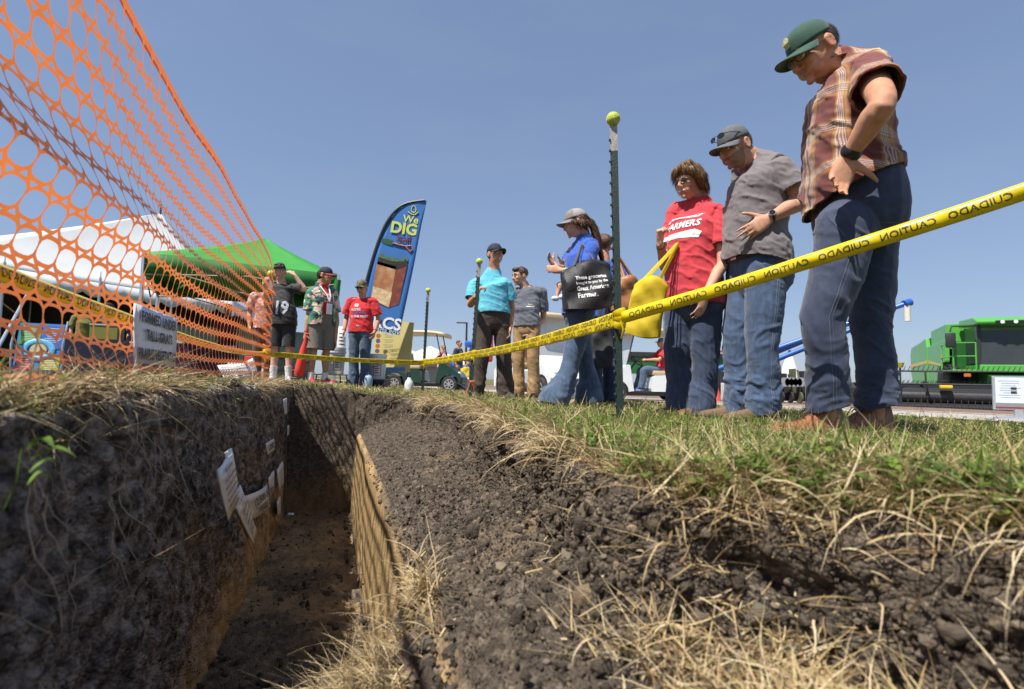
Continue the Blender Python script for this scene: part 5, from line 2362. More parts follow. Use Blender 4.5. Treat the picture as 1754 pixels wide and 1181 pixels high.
m1.shoes(lt, mat('tan_sole', (.12, .075, .045), .7, .2, 40), laces=mat('dark_lace', (.05, .028, .018), .7), L_=.30, W_=.108, boot=.045)
gcap = mat('green_cap_cloth', (.010, .060, .036), .8, .12, 60, .25, 420, sheen=.2)
cap_parts(m1.hM, m1.root, gcap, under=None, tilt=R(-4), patch=mat('cream_patch', (.55, .52, .30), .8, .35, 120), brim_len=.085, bend=.030)
hair_part([('b', (0, .040, .030), (.0765, .088, .078)), ('b', (-.06, .022, .015), (.018, .022, .03)), ('b', (.06, .022, .015), (.018, .022, .03))], m1.hM @ Matrix.Translation((0, .006, 0)), m1.root, mat('dark_brown_hair', (.035, .022, .015), .6, .4, 90), .005, .003)
eye_parts(m1.hM, m1.root)
brow_part(m1.hM, m1.root, mat('dark_brow', (.05, .03, .02), .8))
glasses(m1.hM, m1.root, mat('dark_blue_frame', (.03, .045, .08), .3), M_lensC)
m1.bracelet('L', M_blackP, .036, .017, .018, 'watch_strap', t=.22)
for s_ in (-1, 1):
    pass
# collar and breast pocket flap
mb = MB()
nkp = m1.J['neck']
pts = []
for a in np.linspace(-2.7, 2.7, 17):
    pts.append(nkp + V3(.076 * math.sin(a), -.076 * math.cos(a) + .004, .012 - .030 * math.cos(a) * .5))
mb.tube(pts, .018, 8, flat=.3, up=(0, 0, 1))
mb.build('collar', plaid_mat(), m1.root, smooth=True)

# ------------------------------------------------------------------ 2 man in grey t-shirt
m2 = Person('man in grey T-shirt, grey cap and blue jeans with a hand on his hip', spot(1288, 724, 3.2), -76, H=1.83, vox=NEAR, girth=1.22, sk=skin('ruddy', (.52, .28, .185)))
m2.belly = .035
joints(m2, dict(pel=(1298, 462, 0), waist=(1296, 400, 0), chest=(1296, 320, -.02), neck=(1283, 276, .0), head=(1258, 254, -.04), shL=(1334, 288, -.17), shR=(1276, 283, .19),
                elL=(1372, 345, -.22), wrL=(1318, 374, -.21), elR=(1275, 370, .27), wrR=(1262, 430, .17), hipL=(1312, 478, -.09), hipR=(1280, 476, .09),
                knL=(1305, 600, -.10), anL=(1306, 700, -.09), knR=(1263, 600, .09), anR=(1266, 695, .08)))
m2.J['anL'].z = m2.J['anR'].z = .085
m2.J['toeL'], m2.J['toeR'] = m2.wv(-1, -.15, 0), m2.wv(-1, .1, 0)
m2.yaw, m2.pitch = 4, 24
m2.hands['L'] = dict(d=m2.wv(-.85, -.02, -.58), n=m2.wv(-.3, 1, -.35), curls=[(.20, .28, .2), (.27, .3, .2), (.33, .32, .22), (.4, .35, .25)], spread=.075, thumb=(.9, .1), size=1.12)
m2.hands['R'] = dict(d=m2.wv(0, .1, -1), n=m2.wv(0, -1, 0))
m2.body(beard=mat('stubble_brown', (.30, .165, .11), .8, .35, 240))
m2.shirt(CLOTH('charcoal', (.155, .135, .140), dirt=(.20, .18, .18, .4), dscale=9), hem=.965, sleeve=.66, loose=.016, sl_r=1.42, wr=.0095, neck=(0, -.02, .045), neck_n=(0, -.5, 1), tuck=(0, -.25, -1))
m2.pants(DENIM('mid', (.042, .075, .145)), cuff=.055, rk=(.98, 1.10, 1.10, 1.14), wr=.0090, add=.008, bunch=1.4)
m2.belt(M_belt, M_buckle, z=1.015, add=.010)
m2.shoes(mat('brown_suede', (.15, .095, .055), .85, .2, 60, .3, 200), M_soleD, L_=.30)
cap_parts(m2.hM, m2.root, mat('grey_cap_cloth', (.105, .115, .125), .85, .12, 60, .2, 400), tilt=R(-3), brim_len=.080, bend=.030)
hair_part([('b', (0, .035, .022), (.0755, .088, .080))], m2.hM @ Matrix.Translation((0, .004, 0)), m2.root, mat('short_brown_hair', (.085, .055, .035), .7, .35, 150), .005, .002)
eye_parts(m2.hM, m2.root)
brow_part(m2.hM, m2.root, mat('brown_brow', (.08, .05, .03), .8))
glasses(m2.hM @ Matrix.Translation((0, -.016, .060)) @ Matrix.Rotation(R(-14), 4, 'X'), m2.root, M_blackP, M_lensD, 1.05, name='sunglasses')
m2.bracelet('L', M_blackP, .031, .010, .012, 'watch_strap', box=(m2.wv(0.1, -.8, .6), M_buckle, M_lensD), t=.3)

# ------------------------------------------------------------------ 3 woman in red
w1 = Person('woman in red T-shirt with short brown hair and sunglasses holding a yellow tote bag', spot(1186, 710, 3.46), -52, H=1.66, vox=NEAR, girth=1.24, female=True, sk=skin('light', (.56, .315, .215)))
w1.belly = .03
joints(w1, dict(pel=(1188, 512, 0), waist=(1188, 450, 0), chest=(1190, 392, 0), neck=(1198, 342, .0), head=(1180, 313, -.03), shL=(1230, 368, -.10), shR=(1158, 362, .13),
                elL=(1238, 450, -.17), wrL=(1208, 508, -.26), elR=(1140, 456, .06), wrR=(1130, 417, -.10), hipL=(1206, 520, -.03), hipR=(1168, 520, .05),
                knL=(1208, 622, -.03), anL=(1200, 692, -.02), knR=(1160, 620, .06), anR=(1166, 690, .06)))
w1.J['anL'].z = w1.J['anR'].z = .085
w1.J['toeL'], w1.J['toeR'] = w1.wv(-1, -.35, 0), w1.wv(-1, -.2, 0)
w1.yaw, w1.pitch = -6, 12
w1.hands['L'] = dict(d=w1.wv(-.35, -.1, -1), n=w1.wv(-.5, 1, 0), curl=(.3, .35, .2), size=1.05)
w1.hands['R'] = dict(d=w1.wv(-.1, -.2, 1), n=w1.wv(.6, -.6, .2), curl=(1.1, 1.3, .8), thumb=(.5, .6), size=1.05)
w1.body(lips=(.42, .14, .13))
w1.shirt(CLOTH('coral_red', (.50, .030, .045), dirt=(.55, .06, .07, .4), dscale=8), hem=.90, sleeve=.66, loose=.012, sl_r=1.36, wr=.0085, neck=(0, -.035, .01), neck_n=(0, -.55, 1))
w1.pants(DENIM('dark', (.030, .048, .100)), cuff=.035, rk=(1.04, 1.16, 1.16, 1.34), wr=.0070, add=.006, bunch=.8)
w1.shoes(mat('brown_leather_shoe', (.17, .085, .05), .5, .2, 40), M_soleD, L_=.265, W_=.09)
hairw = mat('brown_bob_hair', (.15, .082, .035), .5, .6, 26, .5, 60, stretch=(5, 5, 1), dirt=(.34, .20, .085, .7), dscale=14)
hair_part([('b', (0, .028, .050), (.094, .106, .088)), ('t', [(-.078, -.045, .075), (-.092, .0, .02), (-.080, .03, -.035)], [.024, .030, .024]), ('t', [(.078, -.045, .075), (.092, .0, .02), (.080, .03, -.035)], [.024, .030, .024]),
           ('t', [(-.06, .075, .03), (-.055, .095, -.045), (-.05, .105, -.07)], [.04, .036, .018]), ('t', [(.06, .075, .03), (.055, .095, -.045), (.05, .105, -.07)], [.04, .036, .018]), ('b', (0, .08, -.02), (.066, .046, .062)),
           ('t', [(.05, -.045, .115), (0, -.085, .098), (-.055, -.078, .070), (-.078, -.05, .03)], [.03, .027, .024, .014]), ('t', [(.03, -.07, .105), (.060, -.070, .075), (.078, -.045, .035)], [.022, .022, .014])],
          w1.hM, w1.root, hairw, .0055, .010, (34, 34, 12))
eye_parts(w1.hM, w1.root)
glasses(w1.hM @ Matrix.Translation((0, -.001, 0)), w1.root, M_metalF, M_lensD, 1.0, name='sunglasses', aviator=True)
MB().tube([(0, 0, .012), (.004, .008, .0), (.0, .0, -.014), (-.004, -.008, 0), (0, 0, .012)], .0014, 6).build('earring', M_metalF, w1.root, smooth=True, M=w1.hM @ Matrix.Translation((.083, .02, -.05)))
w1.bracelet('R', M_blackP, .027, .004, .03, 'bracelet')
cf = w1.J['chest'] + V3(-.01, -.2, -.005)
w1.print_on(w1.shirt_o, 'FARMERS', .060, M_whiteprint, cf, (1, 0, 0), (0, 0, 1), bold=.03, shear=.25, name='lettering')
mb = MB()
mb.add([(-.13, .040, 0), (-.02, .052, 0), (.10, .05, 0), (.125, .075, 0), (.10, .068, 0), (-.13, .054, 0)], [(0, 1, 5), (1, 2, 4, 5), (2, 3, 4)])
mb.add([(-.15, -.09, 0), (-.02, -.085, 0), (.12, -.10, 0), (.14, -.062, 0), (.10, -.042, 0), (-.04, -.048, 0), (-.14, -.050, 0)], [(0, 1, 5, 6), (1, 2, 3, 4, 5)])
tmp = bpy.data.meshes.new('print_shape')
tmp.from_pydata(mb.v, [], mb.f)
w1.print_on(w1.shirt_o, '', 1, M_whiteprint, cf, (1, 0, 0), (0, 0, 1), name='print', me=tmp)

# ------------------------------------------------------------------ 4 woman in blue with tote
w2 = Person('woman in blue top, grey cap and ponytail with a black tote and a baby', spot(988, 696, 4.3), -104, H=1.66, vox=MID, girth=1.08, female=True, sk=skin('light', (.56, .315, .215)))
joints(w2, dict(pel=(990, 532, 0), waist=(992, 490, 0), chest=(995, 445, 0), neck=(1000, 406, .0), head=(986, 384, -.02), shL=(1014, 424, -.14), shR=(990, 424, .16),
                elL=(1002, 468, -.20), wrL=(962, 464, -.16), elR=(972, 465, .2), wrR=(950, 455, .08), hipL=(998, 540, -.08), hipR=(985, 540, .08),
                knL=(978, 620, -.10), anL=(952, 686, -.12), knR=(1003, 622, .08), anR=(1008, 688, .08)))
w2.J['anL'].z = w2.J['anR'].z = .085
w2.J['toeL'], w2.J['toeR'] = w2.wv(-1, -.1, 0), w2.wv(-1, .1, 0)
w2.yaw, w2.pitch = 8, 14
w2.hands['L'] = dict(d=w2.wv(-1, .1, .15), n=w2.wv(.2, 1, 0), curl=(.4, .4, .3))
w2.hands['R'] = dict(d=w2.wv(-.6, -.3, .7), n=w2.wv(.6, -.5, 0), curl=(.4, .4, .3))
w2.body(lips=(.42, .16, .14))
w2.shirt(CLOTH('royal_blue', (.022, .085, .40)), hem=.90, sleeve=.70, loose=.010, sl_r=1.32, wr=.008)
w2.pants(DENIM('faded', (.050, .085, .150)), cuff=.02, rk=(1.0, 1.0, 1.12, 1.75), wr=.0085, add=.006, bunch=1.1)
w2.shoes(mat('beige_suede', (.30, .22, .15), .85, .2, 60), M_soleD, L_=.255, W_=.09)
cap_parts(w2.hM, w2.root, mat('grey_canvas', (.20, .185, .17), .85, .15, 60), tilt=R(-4), mesh_back=mat('grey_mesh', (.30, .28, .27), .9, .3, 300), brim_len=.075, bend=.03)
hairb = mat('auburn_hair', (.075, .032, .018), .5, .5, 30, .5, 70, stretch=(5, 5, 1))
hair_part([('b', (0, .035, .015), (.080, .092, .086)), ('t', [(0, .10, .01), (0, .135, -.03), (.0, .150, -.12), (.0, .150, -.22), (0, .150, -.32), (0, .145, -.40)], [.030, .034, .034, .030, .024, .008]),
           ('t', [(.07, -.03, .02), (.085, .03, -.02), (.05, .10, -.02)], [.016, .02, .02])], w2.hM, w2.root, hairb, .006, .007, (30, 30, 14))
eye_parts(w2.hM, w2.root)
w2.bracelet('L', mat('lime_band', (.15, .62, .10), .5), .028, .005, .03, 'wristband')

# baby in her arm
bb = Person('baby in blue clothes and white sock held on the arm of the woman in blue', (0, 0, 0), -60, H=.62, vox=.006, girth=1.5, sk=skin('light', (.56, .315, .215)), group=None)
q = at(984, 474, 4.44)
bb.root.location = (q.x, q.y, q.z - .30)
bb.J.update(dict(pel=V3(0, 0, .24), waist=V3(0, -.005, .30), chest=V3(0, -.01, .36), neck=V3(0, -.01, .42), head=V3(0, -.03, .49), shL=V3(.07, 0, .405), shR=V3(-.07, 0, .405), elL=V3(.09, -.05, .37), wrL=V3(.07, -.11, .40),
                 elR=V3(-.09, -.06, .40), wrR=V3(-.07, -.11, .45), hipL=V3(.035, -.01, .22), hipR=V3(-.035, -.01, .22), knL=V3(.06, -.12, .22), anL=V3(.05, -.14, .12), knR=V3(-.06, -.12, .22), anR=V3(-.05, -.14, .12),
                 toeL=V3(0, -1, 0), toeR=V3(0, -1, 0)))
bb.body(thin=1.2)
bb.shirt(CLOTH('baby_blue', (.03, .09, .34)), hem=.70, sleeve=1.0, loose=.008, wr=.003, neck=(0, -.01, .02), nrad=.12)
for q_ in 'LR':
    MB().ball(bb.J['an' + q_] + V3(0, -.02, -.02), (.022, .038, .022), 12).build('sock', mat('white_sock', (.72, .71, .70), .9), bb.root, smooth=True)
hair_part([('b', (0, .03, .04), (.076, .09, .076))], bb.hM, bb.root, mat('baby_hair', (.25, .16, .09), .8), .006, .001)
eye_parts(bb.hM, bb.root)

# ------------------------------------------------------------------ 5 man in turquoise polo
m3 = Person('smiling man in turquoise polo shirt and brown trousers holding a fence post, navy cap', spot(842, 679, 6.15), 12, H=1.80, vox=MID, girth=1.06, sk=skin('tan2', (.46, .235, .145)))
joints(m3, dict(shR=(813, 487, .02), shL=(866, 487, -.02), elR=(806, 521, -.06), wrR=(816, 507, -.40), elL=(876, 526, .05), wrL=(874, 562, -.02)))
m3.J['chest'] += V3(.0, 0, .0)
m3.J['kn' + 'R'] += V3(-.03, 0, 0)
m3.J['anR'] += V3(-.07, 0, 0)
m3.J['knL'] += V3(.03, 0, 0)
m3.J['anL'] += V3(.06, 0, 0)
m3.yaw, m3.pitch = 28, -2
m3.hands['R'] = dict(d=m3.wv(.35, -.15, .75), n=m3.wv(.8, .25, -.3), curl=(1.0, 1.1, .7), thumb=(.6, .5), size=1.1)
m3.body(lips=(.50, .26, .22))
aq = CLOTH('turquoise', (.10, .42, .55))
m3.shirt(aq, hem=.97, sleeve=.72, loose=.024, sl_r=1.45, wr=.007, tuck=(0, -.1, -1))
m3.pants(mat('brown_canvas', (.065, .046, .038), .85, .2, 45, .3, 300), cuff=.03, rk=(1.06, 1.22, 1.25, 1.35), wr=.0085, bunch=1.3)
m3.belt(M_belt, z=1.02)
m3.shoes(mat('dark_boot', (.05, .035, .025), .6, .2, 50), M_soleD)
cap_parts(m3.hM, m3.root, mat('navy_cap_cloth', (.018, .022, .038), .85, .15, 60), tilt=R(-6), brim_len=.075, bend=.03, patch=None)
hair_part([('b', (0, .036, .022), (.0765, .088, .080))], m3.hM, m3.root, mat('short_brown_hair2', (.06, .038, .025), .7, .3, 150), .006, .002)
eye_parts(m3.hM, m3.root)
brow_part(m3.hM, m3.root, mat('brown_brow2', (.06, .035, .02), .8))
MB().add([(-.017, -.0885, -.060), (0, -.0975, -.0655), (.017, -.0885, -.060), (.012, -.090, -.0685), (0, -.0980, -.0725), (-.012, -.090, -.0685)], [(0, 1, 4, 5), (1, 2, 3, 4)]).build('teeth', mat('tooth_white', (.8, .78, .74), .3), m3.root, M=m3.hM)


def collar(s, m, nm='collar'):
    mb = MB()
    nk = s.J['neck']
    k = s.k
    V, Fs = [], []
    n = 24
    for i in range(n + 1):
        a = math.pi * (-.93 + 1.86 * i / n)
        pt = max(0, (abs(a) - 2.2)) / .75
        for q in range(3):
            r = (.066 + .012 * q) * k
            x, y = r * math.sin(a), r * math.cos(a)
            V.append((nk.x + x, nk.y + y * .95 + .008, nk.z + (.045 - .030 * q - .014 * (1 - math.cos(a)) - .02 * pt * (q > 0)) * k))
    for i in range(n):
        for q in range(2):
            Fs.append((i * 3 + q, (i + 1) * 3 + q, (i + 1) * 3 + q + 1, i * 3 + q + 1))
    o = mesh_np(nm, V, Fs, m, s.root)
    md = o.modifiers.new('thick', 'SOLIDIFY')
    md.thickness = .003
    return o


collar(m3, aq)

# ------------------------------------------------------------------ 6 man in grey polo
m4 = Person('young man in slate grey polo shirt and khaki trousers looking down, bare headed', spot(900, 677, 6.95), -18, H=1.78, vox=MID, girth=1.0, sk=skin('fair', (.52, .30, .21)))
joints(m4, dict(shL=(928, 500, -.02), shR=(878, 502, .02), elL=(931, 546, .08), wrL=(911, 571, -.08), elR=(872, 545, .05), wrR=(868, 580, 0), chest=(902, 532, 0), neck=(899, 494, 0), head=(890, 474, -.03)))
m4.yaw, m4.pitch = -42, 10
m4.hands['L'] = dict(d=m4.wv(-.5, -.1, -.9), n=m4.wv(-.3, 1, 0), curl=(.3, .3, .2))
m4.body()
gp = CLOTH('slate', (.115, .125, .150))
m4.shirt(gp, hem=.93, sleeve=.72, loose=.014, sl_r=1.4, wr=.009)
m4.pants(mat('khaki_twill', (.36, .225, .105), .85, .15, 45, .3, 300), cuff=.03, rk=(1.0, 1.1, 1.1, 1.2), wr=.0075, bunch=1.2)
m4.shoes(mat('brown_shoe', (.13, .075, .045), .6, .2, 50), M_soleD)
hair_part([('b', (0, .030, .052), (.081, .100, .078)), ('b', (0, -.045, .098), (.058, .040, .026))], m4.hM, m4.root, mat('brown_hair', (.085, .050, .028), .6, .4, 60, .4, 90), .006, .006)
eye_parts(m4.hM, m4.root)
brow_part(m4.hM, m4.root, mat('brown_brow2', (.06, .035, .02), .8))
collar(m4, gp)
m4.print_on(m4.shirt_o, 'Farm', .028, M_whiteprint, m4.J['chest'] + V3(.08, -.2, .06), (1, 0, 0), (0, 0, 1), name='lettering')
tmp = bpy.data.meshes.new('print_shape')
tmp.from_pydata([(-.05, 0, 0), (.05, 0, 0), (.05, .012, 0), (-.05, .012, 0)], [], [(0, 1, 2, 3)])
m4.print_on(m4.shirt_o, '', 1, M_whiteprint, m4.J['chest'] + V3(.08, -.2, .03), (1, 0, 0), (0, 0, 1), name='print', me=tmp)

# ------------------------------------------------------------------ 7 boy in black jersey
b1 = Person('boy in black jersey number 19 and black shorts with one hand raised to his ear', spot(480, 652, 7.6), 8, H=1.72, vox=MID, girth=1.02, sk=skin('pale', (.60, .36, .26)))
joints(b1, dict(shL=(503, 494, -.02), shR=(463, 494, .02), elL=(521, 497, -.02), wrL=(505, 472, -.06), elR=(458, 520, -.06), wrR=(455, 500, -.25), chest=(482, 522, 0), neck=(482, 487, 0), head=(479, 466, -.03)))
b1.yaw, b1.pitch = 6, 4
b1.J['elL'] = b1.px(521, 496, .0)
b1.hands['L'] = dict(d=b1.wv(-.75, -.05, .55), n=b1.wv(-.5, .5, -.5), curl=(.5, .5, .4))
b1.hands['R'] = dict(d=b1.wv(-.1, -.2, .9), n=b1.wv(.5, -.6, 0), curl=(.6, .6, .4))
b1.body(shorts=True)
blk = CLOTH('black_jersey', (.009, .009, .011), rough=.7)
b1.shirt(blk, hem=.86, sleeve=.72, loose=.03, sl_r=1.5, wr=.006)
b1.pants(CLOTH('black_short', (.016, .016, .019)), knee_to=.92, rk=(1.05, 1, 1, 1.05), name='shorts', wr=.006)
b1.shoes(mat('white_sneaker', (.55, .56, .60), .6, .15, 30), M_soleW)
for q_ in 'LR':
    an, kn = b1.J['an' + q_], b1.J['kn' + q_]
    MB().tube([an - V3(0, 0, .03), an.lerp(kn, .12), an.lerp(kn, .38)], [.046, .047, .056], 16).build('sock', mat('white_sock', (.72, .71, .70), .9), b1.root, smooth=True)
cap_parts(b1.hM, b1.root, mat('black_cap_cloth', (.02, .02, .023), .8, .2, 60), brim_m=mat('black_brim', (.03, .03, .035), .6), tilt=R(-10), brim_len=.06)
hair_part([('b', (0, .036, .022), (.0765, .088, .080))], b1.hM, b1.root, mat('sandy_hair', (.20, .12, .06), .7, .3, 150), .006, .002)
eye_parts(b1.hM, b1.root)
glasses(b1.hM @ Matrix.Translation((0, -.012, .065)) @ Matrix.Rotation(R(-12), 4, 'X'), b1.root, mat('red_frame', (.35, .04, .04), .3), M_lensD, 1.05, name='sunglasses')
b1.print_on(b1.shirt_o, '19', .26, mat('silver_print', (.52, .53, .56), .5, .2, 60), b1.J['chest'] + V3(.035, -.2, -.07), (1, 0, 0), (0, 0, 1), bold=.03, sx=.8, name='lettering')

# ------------------------------------------------------------------ 8 young man in tropical shirt
b2 = Person('young man in tropical print shirt over red T-shirt looking to the right, khaki shorts', spot(545, 659, 7.6), 48, H=1.74, vox=MID, girth=1.12, sk=skin('olive', (.44, .235, .14)))
joints(b2, dict(shR=(534, 502, -.10), shL=(568, 500, .12), elR=(529, 540, -.12), wrR=(524, 570, -.16), head=(558, 473, 0), elL=(576, 545, .16), wrL=(574, 585, .10)))
b2.yaw, b2.pitch = 38, 12
b2.hands['R'] = dict(d=b2.wv(-.1, -.1, -1), n=b2.wv(.5, .8, 0), curl=(.9, 1.0, .6))
b2.body(shorts=True)
redT = CLOTH('bright_red', (.52, .012, .018))
b2.shirt(redT, hem=.90, sleeve=.3, loose=.0, wr=.004, name='t_shirt', add=.0)
flow = flower_mat('tropical_print', [(0, (.02, .06, .05)), (.18, (.05, .19, .13)), (.36, (.62, .36, .32)), (.5, (.10, .26, .12)), (.62, (.68, .48, .40)), (.72, (.03, .12, .13)), (.85, (.55, .5, .25)), (.93, (.7, .62, .5))], 20)
# open over-shirt: whole shirt with a wedge cut from the front
b2.shirt(flow, hem=.86, sleeve=.80, loose=.020, sl_r=1.5, wr=.007, name='open_shirt', add=.012)
bm = bmesh.new()
bm.from_mesh(b2.shirt_o.data)
ch = b2.J['chest']
dead = [f for f in bm.faces if abs((f.calc_center_median().x - ch.x) - .03) < .075 + .05 * (ch.z - f.calc_center_median().z) and f.calc_center_median().y < ch.y - .02]
bmesh.ops.delete(bm, geom=dead, context='FACES')
bm.to_mesh(b2.shirt_o.data)
bm.free()
b2.pants(mat('khaki_short', (.17, .145, .12), .85, .15, 45, .3, 300), knee_to=.98, rk=(1.06, 1, 1, 1.22), name='shorts', wr=.007)
b2.shoes(mat('red_sneaker', (.42, .02, .03), .55, .2, 30), M_soleW)
for q_ in 'LR':
    an, kn = b2.J['an' + q_], b2.J['kn' + q_]
    MB().tube([an - V3(0, 0, .03), an.lerp(kn, .10), an.lerp(kn, .2)], [.046, .046, .048], 16).build('sock', mat('white_sock', (.72, .71, .70), .9), b2.root, smooth=True)
cap_parts(b2.hM, b2.root, mat('navy_cap_cloth', (.018, .022, .038), .85, .15, 60), brim_m=mat('maroon_brim', (.28, .02, .035), .8), tilt=R(-6), brim_len=.075)
hair_part([('b', (0, .045, .006), (.082, .088, .084))], b2.hM, b2.root, mat('dark_brown_hair', (.035, .022, .015), .6, .4, 90), .006, .005)
eye_parts(b2.hM, b2.root)
b2.bracelet('R', mat('red_band', (.6, .03, .03), .5), .030, .008, .02, 'wristband')
b2.print_on(next(o for o in b2.root.children if o.name.startswith('t_shirt')), "WE'RE\nLEADERS\nIN THE FIELD", .045, M_whiteprint, b2.J['chest'] + V3(.03, -.2, -.04), (1, 0, 0), (0, 0, 1), bold=.02, name='lettering')
mb = MB()
ng = b2.J['neck']
chh = b2.J['chest']
mb.tube([ng + V3(-.07, .01, .02), ng + V3(-.06, -.08, -.06), chh + V3(-.01, -.165, .0), chh + V3(.02, -.18, -.09)], .010, 6, flat=.2, up=(0, 1, .2))
mb.tube([ng + V3(.07, .01, .02), ng + V3(.07, -.08, -.06), chh + V3(.04, -.165, .0), chh + V3(.02, -.18, -.09)], .010, 6, flat=.2, up=(0, 1, .2))
mb.build('lanyard', M_whiteprint, b2.root, smooth=True)
MB().box(chh + V3(.02, -.19, -.20), (.085, .004, .15), bev=.002).build('badge', M_paper, b2.root)

# ------------------------------------------------------------------ 9 boy in red t-shirt
b3 = Person('boy in bright red printed T-shirt, camouflage cap and jeans looking down', spot(614, 664, 8.2), -6, H=1.66, vox=MID, girth=1.12, sk=skin('fair2', (.52, .29, .20)))
b3.yaw, b3.pitch = -8, 14
for q_, sg in (('L', 1), ('R', -1)):
    b3.J['el' + q_] += V3(sg * .03, 0, 0)
    b3.J['wr' + q_] += V3(sg * .02, -.02, 0)
b3.body()
b3.shirt(redT, hem=.90, sleeve=.80, loose=.022, sl_r=1.6, wr=.008, tuck=(0, -.1, -1))
b3.pants(DENIM('stone', (.055, .085, .140)), cuff=.03, rk=(1.02, 1.1, 1.12, 1.3), wr=.008, bunch=1.3)
b3.belt(M_belt, M_buckle, z=1.0)
b3.shoes(mat('brown_shoe', (.13, .075, .045), .6, .2, 50), M_soleD)
camo = flower_mat('camouflage', [(0, (.10, .085, .045)), (.35, (.16, .13, .075)), (.6, (.24, .20, .13)), (.85, (.06, .055, .03))], 28)
cap_parts(b3.hM, b3.root, camo, tilt=R(-4), brim_len=.065)
hair_part([('b', (0, .036, .022), (.0765, .088, .080))], b3.hM, b3.root, mat('short_brown_hair2', (.06, .038, .025), .7, .3, 150), .006, .002)
glasses(b3.hM, b3.root, M_blackP, M_lensD, name='sunglasses')
for q_ in 'LR':
    b3.bracelet(q_, mat('red_band', (.6, .03, .03), .5), .030, .008, .03, 'wristband')
cf = b3.J['chest'] + V3(.01, -.25, -.04)
b3.print_on(b3.shirt_o, "WE'RE", .055, M_whiteprint, cf + V3(-.05, 0, .02), (1, 0, 0), (0, 0, 1), bold=.02, name='lettering')
b3.print_on(b3.shirt_o, 'LEADERS', .055, mat('blue_print', (.12, .14, .42), .7), cf + V3(0, 0, -.035), (1, 0, 0), (0, 0, 1), bold=.02, name='lettering')
b3.print_on(b3.shirt_o, 'IN THE FIELD', .046, M_whiteprint, cf + V3(0, 0, -.085), (1, 0, 0), (0, 0, 1), bold=.02, name='lettering')
tmp = bpy.data.meshes.new('print_shape')
mb = MB()
mb.add([(-.03, -.022, 0), (.03, -.022, 0), (.03, .022, 0), (-.03, .022, 0), (-.018, -.010, 0), (.018, -.010, 0), (.018, .010, 0), (-.018, .010, 0)], [(0, 1, 5, 4), (1, 2, 6, 5), (2, 3, 7, 6), (3, 0, 4, 7)])
tmp.from_pydata(mb.v, [], mb.f)
b3.print_on(b3.shirt_o, '', 1, M_whiteprint, cf + V3(-.05, 0, .095), (1, 0, 0), (0, 0, 1), name='print', me=tmp)
# ================================================================== things behind the visitors
def gpt(px, t, py=650):
    p = at(px, py, t)
    return Vector((p.x, p.y, ground_z(p.x, p.y)))


M_white = mat('white_vinyl', (.54, .56, .58), .5, .05, 3, .1, 8, trans=.12)
M_grey_alu = mat('aluminium_tube', (.50, .53, .56), .35, .1, 30, metal=.7)
M_black = mat('black_rubber', (.014, .014, .015), .75, .3, 40, .2, 90, dirt=(.06, .05, .045, .5), dscale=9)
M_rim = mat('silver_rim', (.45, .46, .47), .35, .1, 20, metal=.6)
M_dkpl = mat('dark_plastic', (.022, .023, .025), .5, .2, 20)
M_steel = mat('dark_steel', (.045, .046, .05), .5, .25, 15, metal=.4, dirt=(.12, .08, .05, .3), dscale=5)


def sheet(name, pts_grid, m, parent, thick=.004):
    g = np.array(pts_grid, float)
    a, b = g.shape[:2]
    q = np.arange(a * b).reshape(a, b)
    Fs = np.stack([q[:-1, :-1], q[:-1, 1:], q[1:, 1:], q[1:, :-1]], -1).reshape(-1, 4)
    o = mesh_np(name, g.reshape(-1, 3), Fs, m, parent)
    md = o.modifiers.new('thick', 'SOLIDIFY')
    md.thickness = thick
    return o


def tent_face(A, B, Pk, n=16, sag=.18):
    g = []
    for i in range(n + 1):
        row = []
        for j in range(n + 1):
            e = A.lerp(B, j / n)
            p = e.lerp(Pk, i / n)
            p = p + Vector((0, 0, -sag * 4 * (i / n) * (1 - i / n) * (.6 + .4 * math.cos((j / n - .5) * math.pi)) - .10 * 4 * (j / n) * (1 - j / n) * (1 - i / n)))
            row.append(tuple(p))
        g.append(row)
    return g


def valance(A, B, drop, scallops, n=8, sag=.10):
    g = [[], [], []]
    N_ = scallops * n
    for j in range(N_ + 1):
        f = j / N_
        e = A.lerp(B, f) + Vector((0, 0, -sag * 4 * f * (1 - f)))
        d = drop * (.72 + .28 * abs(math.sin(f * scallops * math.pi))) if scallops > 1 else drop
        off = Vector((0, -.03 * math.sin(f * 19), 0))
        g[0].append(tuple(e))
        g[1].append(tuple(e + Vector((0, 0, -d * .5)) + off))
        g[2].append(tuple(e + Vector((0, 0, -d)) + off * 1.6))
    return g


# ------------------------------------------------------------------ big white tent
A, Bc = at(-190, 421, 12.4), at(400, 516, 16.2)
Cc = Bc + Vector((-1.5, 5.4, .2))
Dc = A + Vector((-1.5, 5.4, .2))
Pk = at(275, 365, 16.6)
tent = empty('white_tent', (Bc.x, Bc.y, ground_z(Bc.x, Bc.y)), 0, 'large white party tent with scalloped valance behind the orange fence', 'tent')
to = tent.location
rel = lambda g: [[tuple(Vector(p) - to) for p in r] for r in g]
for (a, b, nm) in ((A, Bc, 'roof_panel'), (Bc, Cc, 'roof_panel'), (Cc, Dc, 'roof_panel'), (Dc, A, 'roof_panel')):
    sheet(nm, rel(tent_face(a, b, Pk)), M_white, tent)
M_val = mat('grey_white_vinyl', (.58, .62, .66), .5, .06, 4, .1, 9, trans=.1)
sheet('valance', rel(valance(A, Bc, .42, 16)), M_val, tent)
sheet('valance', rel(valance(Bc, Cc, .42, 12)), M_val, tent)
